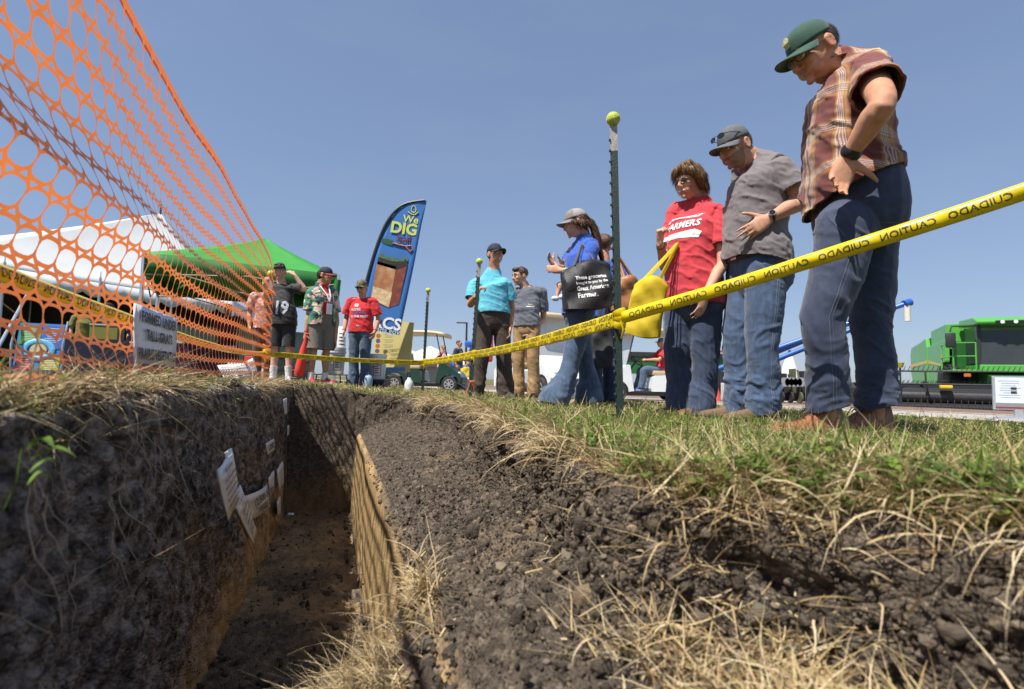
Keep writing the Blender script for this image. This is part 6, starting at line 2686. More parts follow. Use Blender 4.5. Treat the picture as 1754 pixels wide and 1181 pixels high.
for f in (.28, .55, .78, 1.0):
    p = A.lerp(Bc, f)
    g_ = Vector((p.x, p.y, ground_z(p.x, p.y)))
    MB().tube([g_ - to, p - to + Vector((0, 0, .05))], .035, 10).tube([p - to, p - to + Vector((0, 0, .22))], [.02, .008], 6).build('pole', M_grey_alu, tent, smooth=True)
for c_ in (Cc, Dc, A):
    MB().tube([Vector((c_.x, c_.y, ground_z(c_.x, c_.y))) - to, c_ - to], .035, 10).build('pole', M_grey_alu, tent, smooth=True)
MB().tube([Pk - to - Vector((0, 0, .15)), Pk - to + Vector((0, 0, .30))], [.04, .012], 8).build('finial', M_steel, tent, smooth=True)
MB().tube([at(64, 474, 13.0) - to, at(-12, 612, 11.6) - to], .035, 8).build('brace', M_grey_alu, tent, smooth=True)
# tent back and end walls: shade of the inside put into a dark colour
bw = mat('tent_shade_canvas', (.055, .05, .04), .9, .2, 3)
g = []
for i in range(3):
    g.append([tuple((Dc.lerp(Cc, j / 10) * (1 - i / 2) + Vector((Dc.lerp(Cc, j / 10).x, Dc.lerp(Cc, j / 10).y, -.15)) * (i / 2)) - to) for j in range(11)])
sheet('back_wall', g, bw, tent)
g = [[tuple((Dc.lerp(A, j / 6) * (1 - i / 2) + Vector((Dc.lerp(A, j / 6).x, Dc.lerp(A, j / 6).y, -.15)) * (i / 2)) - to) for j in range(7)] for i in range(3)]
sheet('end_wall', g, bw, tent)  # dark sheet added to close the open end in shade tone

# ------------------------------------------------------------------ green canopy
gA, gB = at(247, 432, 8.8), at(580, 471, 10.4)
dd = (gB - gA)
dd.z = 0
dd.normalize()
pp = Vector((-dd.y, dd.x, 0))
gC, gD = gB + pp * 3.05, gA + pp * 3.05
gC.z, gD.z = gB.z, gA.z
gP = at(456, 409, 10.9)
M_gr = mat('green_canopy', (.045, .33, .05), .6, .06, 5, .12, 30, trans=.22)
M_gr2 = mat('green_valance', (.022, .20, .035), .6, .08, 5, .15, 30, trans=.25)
can = empty('green_canopy', (gA.x, gA.y, ground_z(gA.x, gA.y)), 0, 'bright green pop-up canopy behind the boys', 'canopy')
to = can.location
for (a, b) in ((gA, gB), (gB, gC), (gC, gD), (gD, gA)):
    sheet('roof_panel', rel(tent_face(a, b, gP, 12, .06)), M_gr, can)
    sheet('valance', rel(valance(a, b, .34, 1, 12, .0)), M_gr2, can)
for c_ in (gA, gB, gC, gD):
    MB().box(Vector((c_.x, c_.y, (c_.z + ground_z(c_.x, c_.y)) / 2)) - to, (.045, .045, c_.z - ground_z(c_.x, c_.y))).build('leg', M_grey_alu, can)
for (a, b) in ((gA, gB), (gB, gC), (gC, gD), (gD, gA)):
    up = Vector((0, 0, -.38))
    m_ = (a + b) / 2
    MB().tube([a - to + up, m_ - to + up * .6, b - to + up], .014, 6).tube([a - to + up * .5, m_ - to + up * 1.5, b - to + up * .5], .014, 6).build('truss', mat('tan_bar', (.35, .30, .2), .5), can)
M_wall = mat('pale_side_wall', (.42, .52, .42), .6, .06, 5, .1, 12, trans=.25)
g = []
for i in range(3):
    row = []
    for j in range(17):
        p = gD.lerp(gC, j / 16)
        row.append(tuple(Vector((p.x + .02 * math.sin(j * 1.9), p.y + .03 * math.sin(j * 2.3), p.z * .52 * (1 - i / 2) - .12 * (i / 2))) - to))
    g.append(row)
sheet('side_wall', g, M_wall, can)
MB().tube([at(566, 560, 10.3) - to, at(579, 480, 10.35) - to], [.10, .06], 10).build('rolled_wall', M_gr2, can, smooth=True)


def table(name, c, L_, W_, H, m, rz, label, cloth=None, group='folding tables'):
    t = empty(name, c, rz, label, 'table', group)
    MB().box((0, 0, H - .02), (L_, W_, .035), bev=.006).build('tabletop', m, t)
    for sx in (-1, 1):
        for sy in (-1, 1):
            MB().tube([(sx * L_ * .42, sy * W_ * .4, 0), (sx * L_ * .40, sy * W_ * .38, H - .04)], .012, 6).build('leg', M_steel, t)
    if cloth:
        V, Fs = [], []
        n = 40
        for i in range(n):
            a = 2 * math.pi * i / n
            c_, s_ = math.cos(a), math.sin(a)
            e = (abs(c_) ** 8 + abs(s_) ** 8) ** (-1 / 8)
            x, y = c_ * e * L_ * .505, s_ * e * W_ * .51
            V += [(x, y, H + .004), (x * (1.01 + .02 * math.sin(a * 17)), y * (1.02 + .03 * math.sin(a * 13)), .12)]
        V.append((0, 0, H + .004))
        for i in range(n):
            j = (i + 1) % n
            Fs += [(2 * i, 2 * i + 1, 2 * j + 1, 2 * j)]
        mb = MB()
        mb.add(V, Fs + [(2 * i, 2 * ((i + 1) % n), 2 * n) for i in range(n)])
        mb.build('tablecloth', cloth, t, smooth=True)
    return t


M_ttop = mat('white_table', (.6, .6, .58), .5, .06, 8)
navy = mat('navy_cloth', (.012, .013, .040), .85, .15, 20)
table('table', gpt(195, 11.0), 2.2, .75, .80, M_ttop, R(20), 'long table under a navy cloth beneath the white tent', navy)
table('table', gpt(318, 10.6), 1.8, .7, .72, M_ttop, R(24), 'table with dark purple cloth by the canopy leg', mat('purple_cloth', (.05, .012, .035), .85, .2, 20))
# things on and around the tables
bx = empty('box', gpt(205, 11.0) + Vector((-.25, -.1, .806)), R(15), 'olive display box on the navy table', 'box')
MB().box((0, 0, .14), (.5, .32, .28), bev=.01).build('carton', mat('olive_box', (.20, .19, .03), .6), bx)
MB().box((.0, 0, .30), (.52, .34, .04), bev=.01).build('lid', mat('grey_box', (.3, .31, .31), .6), bx)
# folded colourful display board under the tent
db = empty('display_board', gpt(60, 9.4), R(24), 'tall colourful educational poster board leaning under the white tent', 'display board')
M_bl = mat('poster_blue', (.035, .21, .55), .4, .08, 20)
tl = Matrix.Rotation(R(-12), 4, 'X')
def dbq(name, x0, x1, z0, z1, col, y=-.012):
    MB().box(((x0 + x1) / 2, y, (z0 + z1) / 2), (x1 - x0, .006, z1 - z0)).build(name, col, db, M=tl)
dbq('board', -.34, .34, .12, 1.02, M_bl, 0)
dbq('panel', -.31, -.02, .62, .98, mat('poster_green', (.09, .34, .045), .4, .1, 20))
dbq('panel', .01, .31, .55, .98, mat('poster_blue2', (.05, .13, .42), .4, .1, 20))
dbq('panel', -.31, -.06, .15, .50, mat('poster_red', (.42, .02, .05), .4, .1, 20))
dbq('panel', .04, .31, .15, .45, mat('poster_yellow', (.42, .40, .02), .4, .1, 20))
ring = MB()
ring.tube([(.20 * math.cos(a) - .02, -.02, .52 + .16 * math.sin(a)) for a in np.linspace(0, 2 * math.pi, 25)], .045, 8, flat=.2, up=(0, 1, 0), cap=False)
ring.build('ring', mat('poster_sky', (.12, .42, .65), .4), db, smooth=True, M=tl)
MB().lathe([(.001, 0), (.15, 0), (.15, .004), (.001, .004)], 24, Matrix.Translation((-.02, -.016, .52)) @ Matrix.Rotation(R(90), 4, 'X') @ Matrix.Scale(.8, 4)).build('disc', mat('poster_cream', (.5, .42, .22), .5), db, M=tl)
mb = MB()
for k in range(9):
    for (x0, x1, zt) in ((-.29, -.05, .95), (.04, .29, .93), (-.29, -.10, .46), (.07, .29, .42)):
        mb.box(((x0 + x1) / 2, -.0165, zt - k * .032), (x1 - x0 - .04 * ((k * 7) % 3), .001, .008))
o = mb.build('small_print', mat('poster_text', (.75, .78, .8), .5), db, M=tl)
o['kind'] = 'stuff'
for s_ in (-1, 1):
    MB().tube([(s_ * .36, .05, 0), (s_ * .36, -.02, .6), (s_ * .36, .16, 1.05)], .018, 8).build('stand', M_grey_alu, db, smooth=True)

# white printed boards low behind the fence end
for k_, (px_, t_, w_, h_, nm) in enumerate(((425, 8.6, .55, .30, 'white printed crate board low behind the fence end'), (437, 8.9, .28, .42, 'red and white box standing behind the fence end post'))):
    b_ = empty('crate', gpt(px_, t_), R(10), nm, 'crate')
    MB().box((0, 0, h_ / 2), (w_, .3, h_), bev=.01).build('carton', M_paper if k_ == 0 else mat('red_box', (.45, .02, .02), .5), b_)
    for q in range(3):
        MB().box((0, -.152, h_ * (.25 + .25 * q)), (w_ * .8, .004, h_ * .09)).build('stripe', M_ink if k_ == 0 else M_paper, b_)

# ------------------------------------------------------------------ feather flag
T_ = 9.6
fl0 = gpt(603, T_ + .05)
ff = empty('feather_flag', fl0, 0, 'tall blue feather flag reading We DIG Soil leaning to the right', 'flag')


def fp(px, py, dy=0.):
    """flag plane point (relative to the flag base)"""
    p = at(px, py, T_)
    return Vector((p.x - fl0.x, dy, p.z - fl0.z))


Lft = [(609, 560), (618, 522), (628, 483), (640, 440), (652, 405), (664, 379), (679, 359), (699, 347), (729, 342)]
Rgt = [(683, 574), (689, 545), (696, 512), (703, 478), (710, 445), (716, 412), (721, 385), (726, 362), (730, 344)]
g = []
for i in range(33):
    f = i / 32 * 8
    a, b = int(min(7, f)), f - int(min(7, f))
    l = (Lft[a][0] * (1 - b) + Lft[a + 1][0] * b, Lft[a][1] * (1 - b) + Lft[a + 1][1] * b)
    r = (Rgt[a][0] * (1 - b) + Rgt[a + 1][0] * b, Rgt[a][1] * (1 - b) + Rgt[a + 1][1] * b)
    row = []
    for j in range(11):
        q = j / 10
        row.append(tuple(fp(l[0] * (1 - q) + r[0] * q, l[1] * (1 - q) + r[1] * q, .006 * math.sin(q * 4 + i * .35))))
    g.append(row)
M_flag = mat('flag_blue', (.035, .16, .46), .7, .08, 4, .15, 60, trans=.12)
sheet('banner', g, M_flag, ff, .002)
pl, pr_ = chain([(0, 0, 0)] + [fp(x - 2, y) for x, y in Lft], [.030] * 4 + [.030] * 3 + [.024] * 3, 4)
MB().tube(pl, pr_, 8).build('pole', M_dkpl, ff, smooth=True)


def fpoly(name, pts, m, dy=-.011):
    V = [tuple(fp(x, y, dy)) for x, y in pts]
    o = MB().add(V, [tuple(range(len(V)))]).build(name, m, ff)
    md = o.modifiers.new('thick', 'SOLIDIFY')
    md.thickness = .002
    return o


M_lime = mat('lime_print', (.52, .58, .10), .7, .05, 20)
for (txt, px_, py_, sz, m_, bo) in (('We', 703, 375.5, .19, M_lime, .02), ('DIG', 691, 391.5, .29, M_lime, .035), ('Soil', 691, 409, .19, mat('maroon_print', (.10, .008, .02), .7), .02),
                                    ('NRCS', 651, 553, .30, M_whiteprint, .025), ('usda.gov', 661, 566.5, .145, mat('pale_blue_print', (.42, .52, .66), .7), .01)):
    lettering(txt, sz, m_, ff, Matrix.Translation(fp(px_, py_, -.014)) @ Matrix.Rotation(R(90), 4, 'X') @ Matrix.Rotation(R(-7), 4, 'Z'), bold=bo)
mb = MB()
dr = [(708 + 5 * math.sin(a) * (1 - .45 * (math.cos(a) + 1) / 2), 357.5 - 6.0 * math.cos(a)) for a in np.linspace(0, 2 * math.pi, 17)]
mb.tube([fp(x, y, -.012) for x, y in dr], .008, 6, cap=False)
mb.tube([fp(x, y, -.012) for x, y in ((698, 362), (704, 366.5), (711, 367), (716, 362.5))], .010, 6)
mb.build('drop_emblem', M_lime, ff)
fpoly('spade_blade', [(651, 411), (655, 407.5), (663, 408.5), (674, 412), (671, 420), (662, 418), (654, 415)], mat('spade_green', (.01, .075, .035), .6))
mb = MB()
mb.tube([fp(672, 416, -.012), fp(694, 421.5, -.012)], .013, 6)
mb.tube([fp(694, 421.5, -.012), fp(704, 420.5, -.012), fp(706, 427, -.012), fp(702, 431, -.012), fp(694, 421.5, -.012)], .012, 6)
mb.build('spade_handle', mat('spade_wood', (.42, .12, .03), .6), ff)
fpoly('soil_block_front', [(645, 447), (678, 456), (665, 527), (634, 512)], mat('print_soil_front', (.34, .13, .045), .7, .35, 9, dirt=(.55, .38, .2, .8), dscale=4))
fpoly('soil_block_side', [(678, 456), (697, 452), (682, 521), (665, 527)], mat('print_soil_side', (.17, .028, .012), .7, .3, 9, dirt=(.30, .12, .05, .7), dscale=5))
fpoly('topsoil_band', [(648, 438), (680, 447), (697, 443), (696, 455), (678, 462), (645, 452)], mat('print_topsoil', (.022, .016, .012), .8, .3, 20), -.013)
fpoly('subsoil_band', [(638, 490), (671, 500), (665, 526.5), (634.5, 511.5)], mat('print_subsoil', (.56, .40, .22), .8, .35, 12), -.013)
V, Fs = [], []
for k in range(70):
    f = rng.random()
    x, y = 648 + 49 * f, 440 + 8 * math.sin(f * 2.2)
    h_ = rng.uniform(5, 11)
    dx = rng.normal(0, 2)
    b = len(V)
    V += [tuple(fp(x - .7, y, -.016)), tuple(fp(x + .7, y, -.016)), tuple(fp(x + dx, y - h_, -.017))]
    Fs.append((b, b + 1, b + 2))
o = MB().add(V, Fs).build('printed_grass', mat('print_grass', (.09, .16, .03), .8, .5, 60), ff)
o['kind'] = 'stuff'

# ------------------------------------------------------------------ yellow poster
pb = empty('poster_board', gpt(668, 10.2), 0, 'yellow poster board on a stand behind the boy in red', 'poster')
to = pb.location
P4 = [at(645, 548, 10.25), at(709, 553, 10.2), at(701, 642, 10.15), at(636, 626, 10.2)]
cen = sum(P4, Vector()) / 4
pm = mat('poster_cream_yellow', (.58, .49, .20), .45, .12, 2, dirt=(.55, .36, .03, .9), dscale=1.5)
V = [tuple(p - to) for p in P4]
o = MB().add(V, [(0, 1, 2, 3)]).build('board', pm, pb)
md = o.modifiers.new('thick', 'SOLIDIFY')
md.thickness = .02


def pq(x0, y0, x1, y1, m, name, dy=-.03):
    V = [tuple(at(x, y, 10.12) - to + Vector((0, dy, 0))) for x, y in ((x0, y0), (x1, y0), (x1, y1), (x0, y1))]
    return MB().add(V, [(0, 1, 2, 3)]).build(name, m, pb)


for k in range(4):
    MB().lathe([(.001, 0), (.045, 0), (.045, .003), (.001, .003)], 14, Matrix.Translation(at(649 - k * .7, 576 + k * 8.6, 10.12) - to + Vector((0, -.03, 0))) @ Matrix.Rotation(R(90), 4, 'X')).build(
        'bullet', mat('bullet_%d' % (k % 2), (.45, .16, .05) if k != 1 else (.12, .1, .25), .5), pb)
    o = None
    mb = MB()
    for q in range(3):
        mb.box(at(666 - k * .5, 574 + k * 8.6 + q * 2.2, 10.12) - to + Vector((.02 * (q % 2), -.03, 0)), (.19 - .03 * q, .002, .007))
    o = mb.build('small_print', mat('grey_print', (.16, .16, .14), .6), pb)
    o['kind'] = 'stuff'
pq(660, 629.5, 694, 636.5, mat('poster_strip', (.10, .22, .50), .5, .4, 40), 'blue_strip')
for x_ in (646, 699):
    MB().tube([at(x_, 630, 10.2) - to, Vector((at(x_, 630, 10.2).x - to.x, 0, 0))], .018, 6).build('leg', mat('stake_green', (.02, .06, .03), .6), pb)


# ------------------------------------------------------------------ buckets, bottles, chair
def bucket(loc, label, rz=0.):
    t = empty('bucket', loc, rz, label, 'bucket', 'white plastic buckets with black labels')
    w = mat('white_bucket', (.70, .70, .69), .4, .04, 10)
    MB().lathe([(.128, 0), (.132, .005), (.148, .29), (.156, .295), (.156, .31), (.150, .312), (.150, .33), (.156, .335), (.154, .372), (.145, .375), (.14, .36), (.125, .02)], 28).build('pail', w, t, smooth=True)
    MB().tube([(-.16, 0, .32), (-.14, -.10, .22), (0, -.17, .17), (.14, -.10, .22), (.16, 0, .32)], .003, 6).build('handle', M_steel, t, smooth=True)
    def lab(a0, a1, z0, z1, name, m=M_ink, dr=.0025):
        V, Fs = [], []
        n = 7
        for i in range(n):
            a = a0 + (a1 - a0) * i / (n - 1)
            for z in (z0, z1):
                r = .132 + (z - .005) / .285 * .016 + dr
                V.append((r * math.sin(a), -r * math.cos(a), z))
        for i in range(n - 1):
            Fs.append((2 * i, 2 * i + 2, 2 * i + 3, 2 * i + 1))
        return MB().add(V, Fs).build(name, m, t)
    # framed label, warning strip and small square code block left out
    lab(.15, .95, .05, .055, 'label_edge')
    lab(.15, .95, .255, .26, 'label_edge')
    lab(.15, .20, .05, .26, 'label_edge')
    lab(.90, .95, .05, .26, 'label_edge')
    for k in range(5):
        lab(.30, .75 - .1 * (k % 2), .09 + k * .032, .103 + k * .032, 'label_text')
    for k in range(7):
        lab(-.95, -.78, .04 + k * .030, .055 + k * .030, 'warning_mark')
    for k in range(6):
        lab(-.62, -.20 - .08 * (k % 2), .12 + k * .020, .128 + k * .020, 'label_text')
    return t


b_st = gpt(568, 8.3)
st = empty('stool', b_st, 0, 'small low stand with a pale top carrying a white bucket', 'stool')
zt = at(568, 641, 8.3).z - b_st.z
MB().box((0, 0, zt - .012), (.46, .40, .022), bev=.004).build('seat', mat('pale_ply', (.5, .42, .28), .6, .15, 12), st)
for sx in (-1, 1):
    for sy in (-1, 1):
        MB().tube([(sx * .20, sy * .17, 0), (sx * .18, sy * .15, zt - .02)], .010, 6).build('leg', M_steel, st)
bucket(b_st + Vector((0.02, 0, zt)), 'white labelled bucket on the low stand between the tropical shirt and the red shirt', R(8)).scale = (1.18, 1.18, 1.12)
p_ = gpt(644, 8.5)
cr = empty('black_crate', p_, 0, 'low black crate under the bucket beside the boy in red', 'crate')
zt = max(.06, at(644, 650, 8.5).z - p_.z)
mb = MB()
mb.box((0, 0, zt / 2), (.40, .34, zt), bev=.01)
mb.build('shell', M_dkpl, cr)
MB().box((0, -.172, zt * .55), (.3, .004, zt * .3)).build('handle_slot', M_black, cr)
bucket(p_ + Vector((0, 0, zt)), 'white labelled bucket on a black crate right of the boy in red', R(-12)).scale = (1.05, 1.05, 1.08)


def bottle(loc, label, prof, m, capm, trigger=False, sc=1.):
    t = empty('bottle', loc, 0, label, 'bottle', None)
    MB().lathe(prof, 20).build('body', m, t, smooth=True)
    h = prof[-1][1]
    MB().lathe([(.022, 0), (.022, .03), (.018, .034), (.001, .034)], 14, Matrix.Translation((0, 0, h - .004))).build('cap', capm, t, smooth=True)
    if trigger:
        MB().tube([(0, 0, h + .03), (0, 0, h + .06), (-.05, 0, h + .075)], [.014, .016, .010], 8).tube([(-.02, 0, h + .06), (-.035, 0, h + .01)], .005, 6).build('trigger', capm, t, smooth=True)
    t.scale = (sc, sc, sc)
    return t


bottle(gpt(631, 8.0), 'blue grey jug with a dark cap on the grass between the boys', [(.001, 0), (.062, 0), (.066, .01), (.066, .15), (.05, .19), (.026, .205), (.024, .215)], mat('blue_grey_jug', (.25, .36, .45), .3), M_dkpl, sc=.95)
bottle(gpt(701, 7.1), 'white spray bottle standing in the grass at the far end of the pit', [(.001, 0), (.058, 0), (.06, .01), (.06, .10), (.05, .135), (.026, .17), (.022, .19)], mat('milky_plastic', (.62, .62, .58), .35), M_dkpl, True)

ch_ = empty('camp_chair', gpt(505, 8.9), R(20), 'folding camp chair with dark seat behind the tropical shirt', 'chair')
mb = MB()
for sy in (-.25, .25):
    MB().tube([(-.28, sy, 0), (.28, sy, .42)], .010, 6).build('leg', M_steel, ch_)
    MB().tube([(.28, sy, 0), (-.28, sy, .42)], .010, 6).build('leg', M_steel, ch_)
    MB().tube([(-.28, sy, .42), (-.30, sy, .88)], .010, 6).build('upright', M_steel, ch_)
MB().box((0, 0, .41), (.56, .52, .03), bev=.01).build('seat', mat('navy_canvas', (.012, .016, .04), .9), ch_)
sheet('backrest', [[(-.29 - .03 * i / 3, -.25 + .5 * j / 5, .48 + .4 * i / 3) for j in range(6)] for i in range(4)], mat('navy_canvas', (.012, .016, .04), .9), ch_)

# white leaning banner and papers right of the tropical shirt
bn = empty('hanging_banner', gpt(588, 9.4), 0, 'white printed banner hanging at the right canopy corner', 'banner')
to = bn.location
V = [[tuple(at(x, y, 9.4) - to) for x in (577, 584, 592)] for y in (560, 580, 600, 606)]
sheet('cloth', V, M_paper, bn)
o = MB()
for q in range(5):
    o.box(at(585, 572 + q * 6, 9.37) - to, (.09, .003, .02))
o = o.build('small_print', M_ink, bn)
o['kind'] = 'stuff'


# ------------------------------------------------------------------ golf carts
def wheel(parent, c, r, w, name='wheel', spokes=7):
    t = MB().lathe([(r * .62, -w / 2), (r * .92, -w / 2), (r, -w * .32), (r, w * .32), (r * .92, w / 2), (r * .62, w / 2)], 26, Matrix.Translation(c) @ Matrix.Rotation(R(90), 4, 'X')).build(name, M_black, parent, smooth=True)
    for s_ in (-1, 1):
        mb = MB()
        M = Matrix.Translation(Vector(c) + Vector((0, s_ * w * .46, 0))) @ Matrix.Rotation(R(90), 4, 'X')
        mb.lathe([(.001, -.012), (r * .60, -.012), (r * .63, 0), (r * .63, .012), (r * .55, .012), (r * .52, -.004), (.001, -.004)], 24, M)
        for k in range(spokes):
            a = 2 * math.pi * k / spokes
            mb.box(Vector(c) + Vector((math.cos(a) * r * .33, s_ * w * .5, math.sin(a) * r * .33)), (r * .46, .02, r * .12), Matrix.Rotation(-a, 3, 'Y'))
        mb.lathe([(.001, -.02), (r * .13, -.02), (r * .13, .02), (.001, .02)], 12, M)
        mb.build('rim', M_rim, t, smooth=True)
    return t


def golf_cart(loc, rz, label, body, roof, seat, rear=False, shield=False, badge=None, dark_low=True):
    """local +X is forward"""
    t = empty('golf_cart', loc, rz, label, 'golf cart', 'golf carts parked on the road')
    # rear body with wheel arch
    def prof_side(name, poly, w, m, y0=0.):
        return MB().prism(poly, -w / 2, w / 2, Matrix.Translation((0, y0, 0)) @ Matrix.Rotation(R(90), 4, 'X')).build(name, m, t)
    arch = [( -.80 + .30 * math.cos(a), .24 + .30 * math.sin(a)) for a in np.linspace(math.pi, 0, 10)]
    prof_side('rear_body', [(-1.18, .26)] + arch + [(-.46, .26), (.0, .26), (.02, .34), (-.02, .60), (-.10, .66), (-1.05, .70), (-1.20, .62)], 1.14, body)
    archf = [(.86 - .29 * math.cos(a), .24 + .29 * math.sin(a)) for a in np.linspace(math.pi, 0, 10)]
    prof_side('cowl', [(.44, .26), (.50, .26)] + archf[::-1] + [(1.20, .30), (1.22, .46), (1.16, .56), (1.0, .66), (.74, .82), (.60, .92), (.54, .90), (.50, .62)], 1.10, body)
    MB().box((.2, 0, .25), (.60, 1.05, .05), bev=.01).build('floor', M_dkpl, t)
    MB().box((-.05, 0, .20), (1.9, .9, .10), bev=.02).build('chassis', M_dkpl, t)
    for (x, y) in ((.86, .50), (.86, -.50), (-.80, .50), (-.80, -.50)):
        wheel(t, (x, y, .235), .235, .19)
    MB().box((-.30, 0, .72), (.50, 1.02, .12), bev=.04).build('seat', seat, t, smooth=True)
    MB().box((-.55, 0, .98), (.12, 1.02, .40), Matrix.Rotation(R(-10), 3, 'Y'), bev=.04).build('seat_back', seat, t, smooth=True)
    if rear:
        MB().box((-.85, 0, .72), (.42, 1.02, .10), bev=.04).build('rear_seat', seat, t, smooth=True)
        MB().box((-.66, 0, .96), (.10, 1.02, .36), bev=.04).build('rear_seat_back', seat, t, smooth=True)
        for y in (-.53, .53):
            MB().tube([(-.55, y, .66), (-.55, y, .92), (-1.05, y, .92), (-1.08, y, .66)], .016, 8).build('grab_rail', M_rim, t, smooth=True)
    for y in (-.50, .50):
        MB().tube([(.62, y, .88), (.42, y, 1.76)], .018, 8).build('front_strut', M_dkpl, t, smooth=True)
        MB().tube([(-.66, y, .66), (-.72, y, 1.76)], .018, 8).build('rear_strut', M_dkpl, t, smooth=True)
    # roof: shallow moulded shell
    V, Fs = [], []
    n = 12
    for i in range(n + 1):
        for j in range(9):
            fx, fy = i / n * 2 - 1, j / 8 * 2 - 1
            V.append((-.14 + fx * .86 * (1 - .03 * fy * fy), fy * .62 * (1 - .04 * fx * fx), 1.86 - .05 * fx ** 4 - .05 * fy ** 4 - .04 * fx * fx))
    for i in range(n):
        for j in range(8):
            Fs.append((i * 9 + j, (i + 1) * 9 + j, (i + 1) * 9 + j + 1, i * 9 + j + 1))
    o = mesh_np('roof', V, Fs, roof, t)
    md = o.modifiers.new('thick', 'SOLIDIFY')
    md.thickness = .07
    sw = MB()
    c = Vector((.30, .24, 1.02))
    ax = Vector((-.62, 0, .78)).normalized()
    a_, b_ = Vector((0, 1, 0)), ax.cross(Vector((0, 1, 0)))
    sw.tube([c + (a_ * math.cos(w) + b_ * math.sin(w)) * .19 for w in np.linspace(0, 2 * math.pi, 25)], .016, 8, cap=False)
    for w in (0.3, 2.8, 4.7):
        sw.tube([c, c + (a_ * math.cos(w) + b_ * math.sin(w)) * .19], .012, 6)
    so = sw.build('steering_wheel', M_dkpl, t, smooth=True)
    MB().tube([c, (.58, .24, .62)], .022, 8).build('steering_column', M_dkpl, t, smooth=True)
    MB().box((1.19, 0, .34), (.12, 1.02, .22), bev=.04).build('bumper', M_dkpl, t)
    for y in (-.38, .38):
        MB().ball((1.13, y, .56), (.06, .10, .05), 12).build('headlight', mat('lamp_glass', (.7, .72, .74), .1), t, smooth=True)
        MB().box((-1.19, y * 1.1, .56), (.03, .12, .07), bev=.01).build('tail_light', mat('red_lens', (.45, .01, .01), .2), t)
    if shield:
        o = MB().add([(.61, -.48, .90), (.61, .48, .90), (.43, .48, 1.74), (.43, -.48, 1.74)], [(0, 1, 2, 3)]).build('windshield', glass_mat('acrylic', (.50, .53, .55), .72, .12), t)
        o.modifiers.new('thick', 'SOLIDIFY').thickness = .006
    if badge:
        MB().box((1.10, 0, .605), (.06, .50, .085), Matrix.Rotation(R(38), 3, 'Y'), bev=.01).build('badge_strip', M_dkpl, t)
        lettering(badge, .075, M_rim, t, frame(Vector((1.137, 0, .632)), Vector((0, 1, 0)), Vector((-.62, 0, .78))), bold=.01)
        MB().ball((1.05, 0, .70), (.02, .06, .02), 12).build('emblem', mat('badge_green', (.02, .12, .05), .4), t, smooth=True)
    return t


M_cream = mat('cream_roof', (.55, .44, .27), .5, .08, 5)
M_tan = mat('tan_seat', (.42, .30, .17), .6, .1, 20)
M_wbody = mat('white_cart', (.66, .68, .69), .25, .04, 5, coat=.4)
c1 = golf_cart(gpt(728, 16.3), R(-4), 'dark green golf cart with cream roof seen from the side behind the thin post', mat('green_cart', (.010, .040, .028), .3, .1, 5, coat=.4), M_cream, M_tan)
c2 = golf_cart(gpt(928, 11.4), R(-62), 'white golf cart with Club Car badge behind the man in grey polo', M_wbody, M_cream, M_tan, shield=True, badge='Club Car')
c3 = golf_cart(gpt(1104, 13.6), R(184), 'white golf cart with driver in a red shirt seen from the side', M_wbody, M_cream, M_tan, rear=True, shield=True)
MB().box((1.16, 0, .40), (.10, .9, .12), bev=.03).build('red_bumper', mat('red_lens', (.45, .01, .01), .2), c3)

# ------------------------------------------------------------------ lamp post, bins, far tents, machines
lp = empty('lamp_post', gpt(797, 46), 0, 'tall slim street lamp post far behind the man in turquoise', 'lamp post')
hl = at(797, 553, 46).z - lp.location.z
MB().tube([(0, 0, 0), (0, 0, hl)], [.12, .085], 10).build('pole', M_steel, lp, smooth=True)
MB().box((-.42, 0, hl - .02), (.95, .28, .10), bev=.03).build('lamp_head', M_steel, lp)
MB().tube([(0, 0, 0), (0, 0, 1.0)], .22, 12).build('base', M_steel, lp, smooth=True)

M_bin = mat('bin_green', (.012, .085, .05), .45, .1, 8)
bi = empty('wheelie_bin', gpt(997, 12.6), R(8), 'dark green wheeled bin behind the woman in blue', 'bin')
mb = MB()
mb.prism([(-.24, 0), (.24, 0), (.30, .88), (-.30, .88)], -.27, .27, Matrix.Rotation(R(90), 4, 'X'))
mb.build('body', M_bin, bi)
MB().box((0, 0, .92), (.66, .62, .07), bev=.02).build('lid', M_bin, bi)
MB().box((0, -.29, .55), (.2, .01, .12)).build('label', M_paper, bi)
wheel(bi, (.2, .3, .1), .1, .06, spokes=3)

# green grain wagon behind the carts
M_jd = mat('machine_green', (.085, .38, .055), .30, .06, 4, coat=.35, dirt=(.12, .16, .06, .25), dscale=2)
gw = empty('grain_wagon', gpt(1085, 26), R(4), 'long dark green grain wagon behind the white golf cart with driver', 'wagon')
mb = MB()
mb.prism([(-4.6, 1.9), (4.6, 1.9), (4.6, 2.1), (-4.6, 2.1)], -1.2, 1.2, Matrix.Rotation(R(90), 4, 'X'))
mb.build('rim_band', M_steel, gw)
mb = MB()
mb.prism([(-3.6, 1.1), (3.6, 1.1), (4.5, 1.5), (4.5, 1.9), (-4.5, 1.9), (-4.5, 1.5)], -1.1, 1.1, Matrix.Rotation(R(90), 4, 'X'))
mb.build('tub', mat('wagon_green', (.02, .13, .035), .4, .08, 3), gw)
for x in (-2, 2):
    for y in (-1, 1):
        wheel(gw, (x, y, .55), .55, .4)
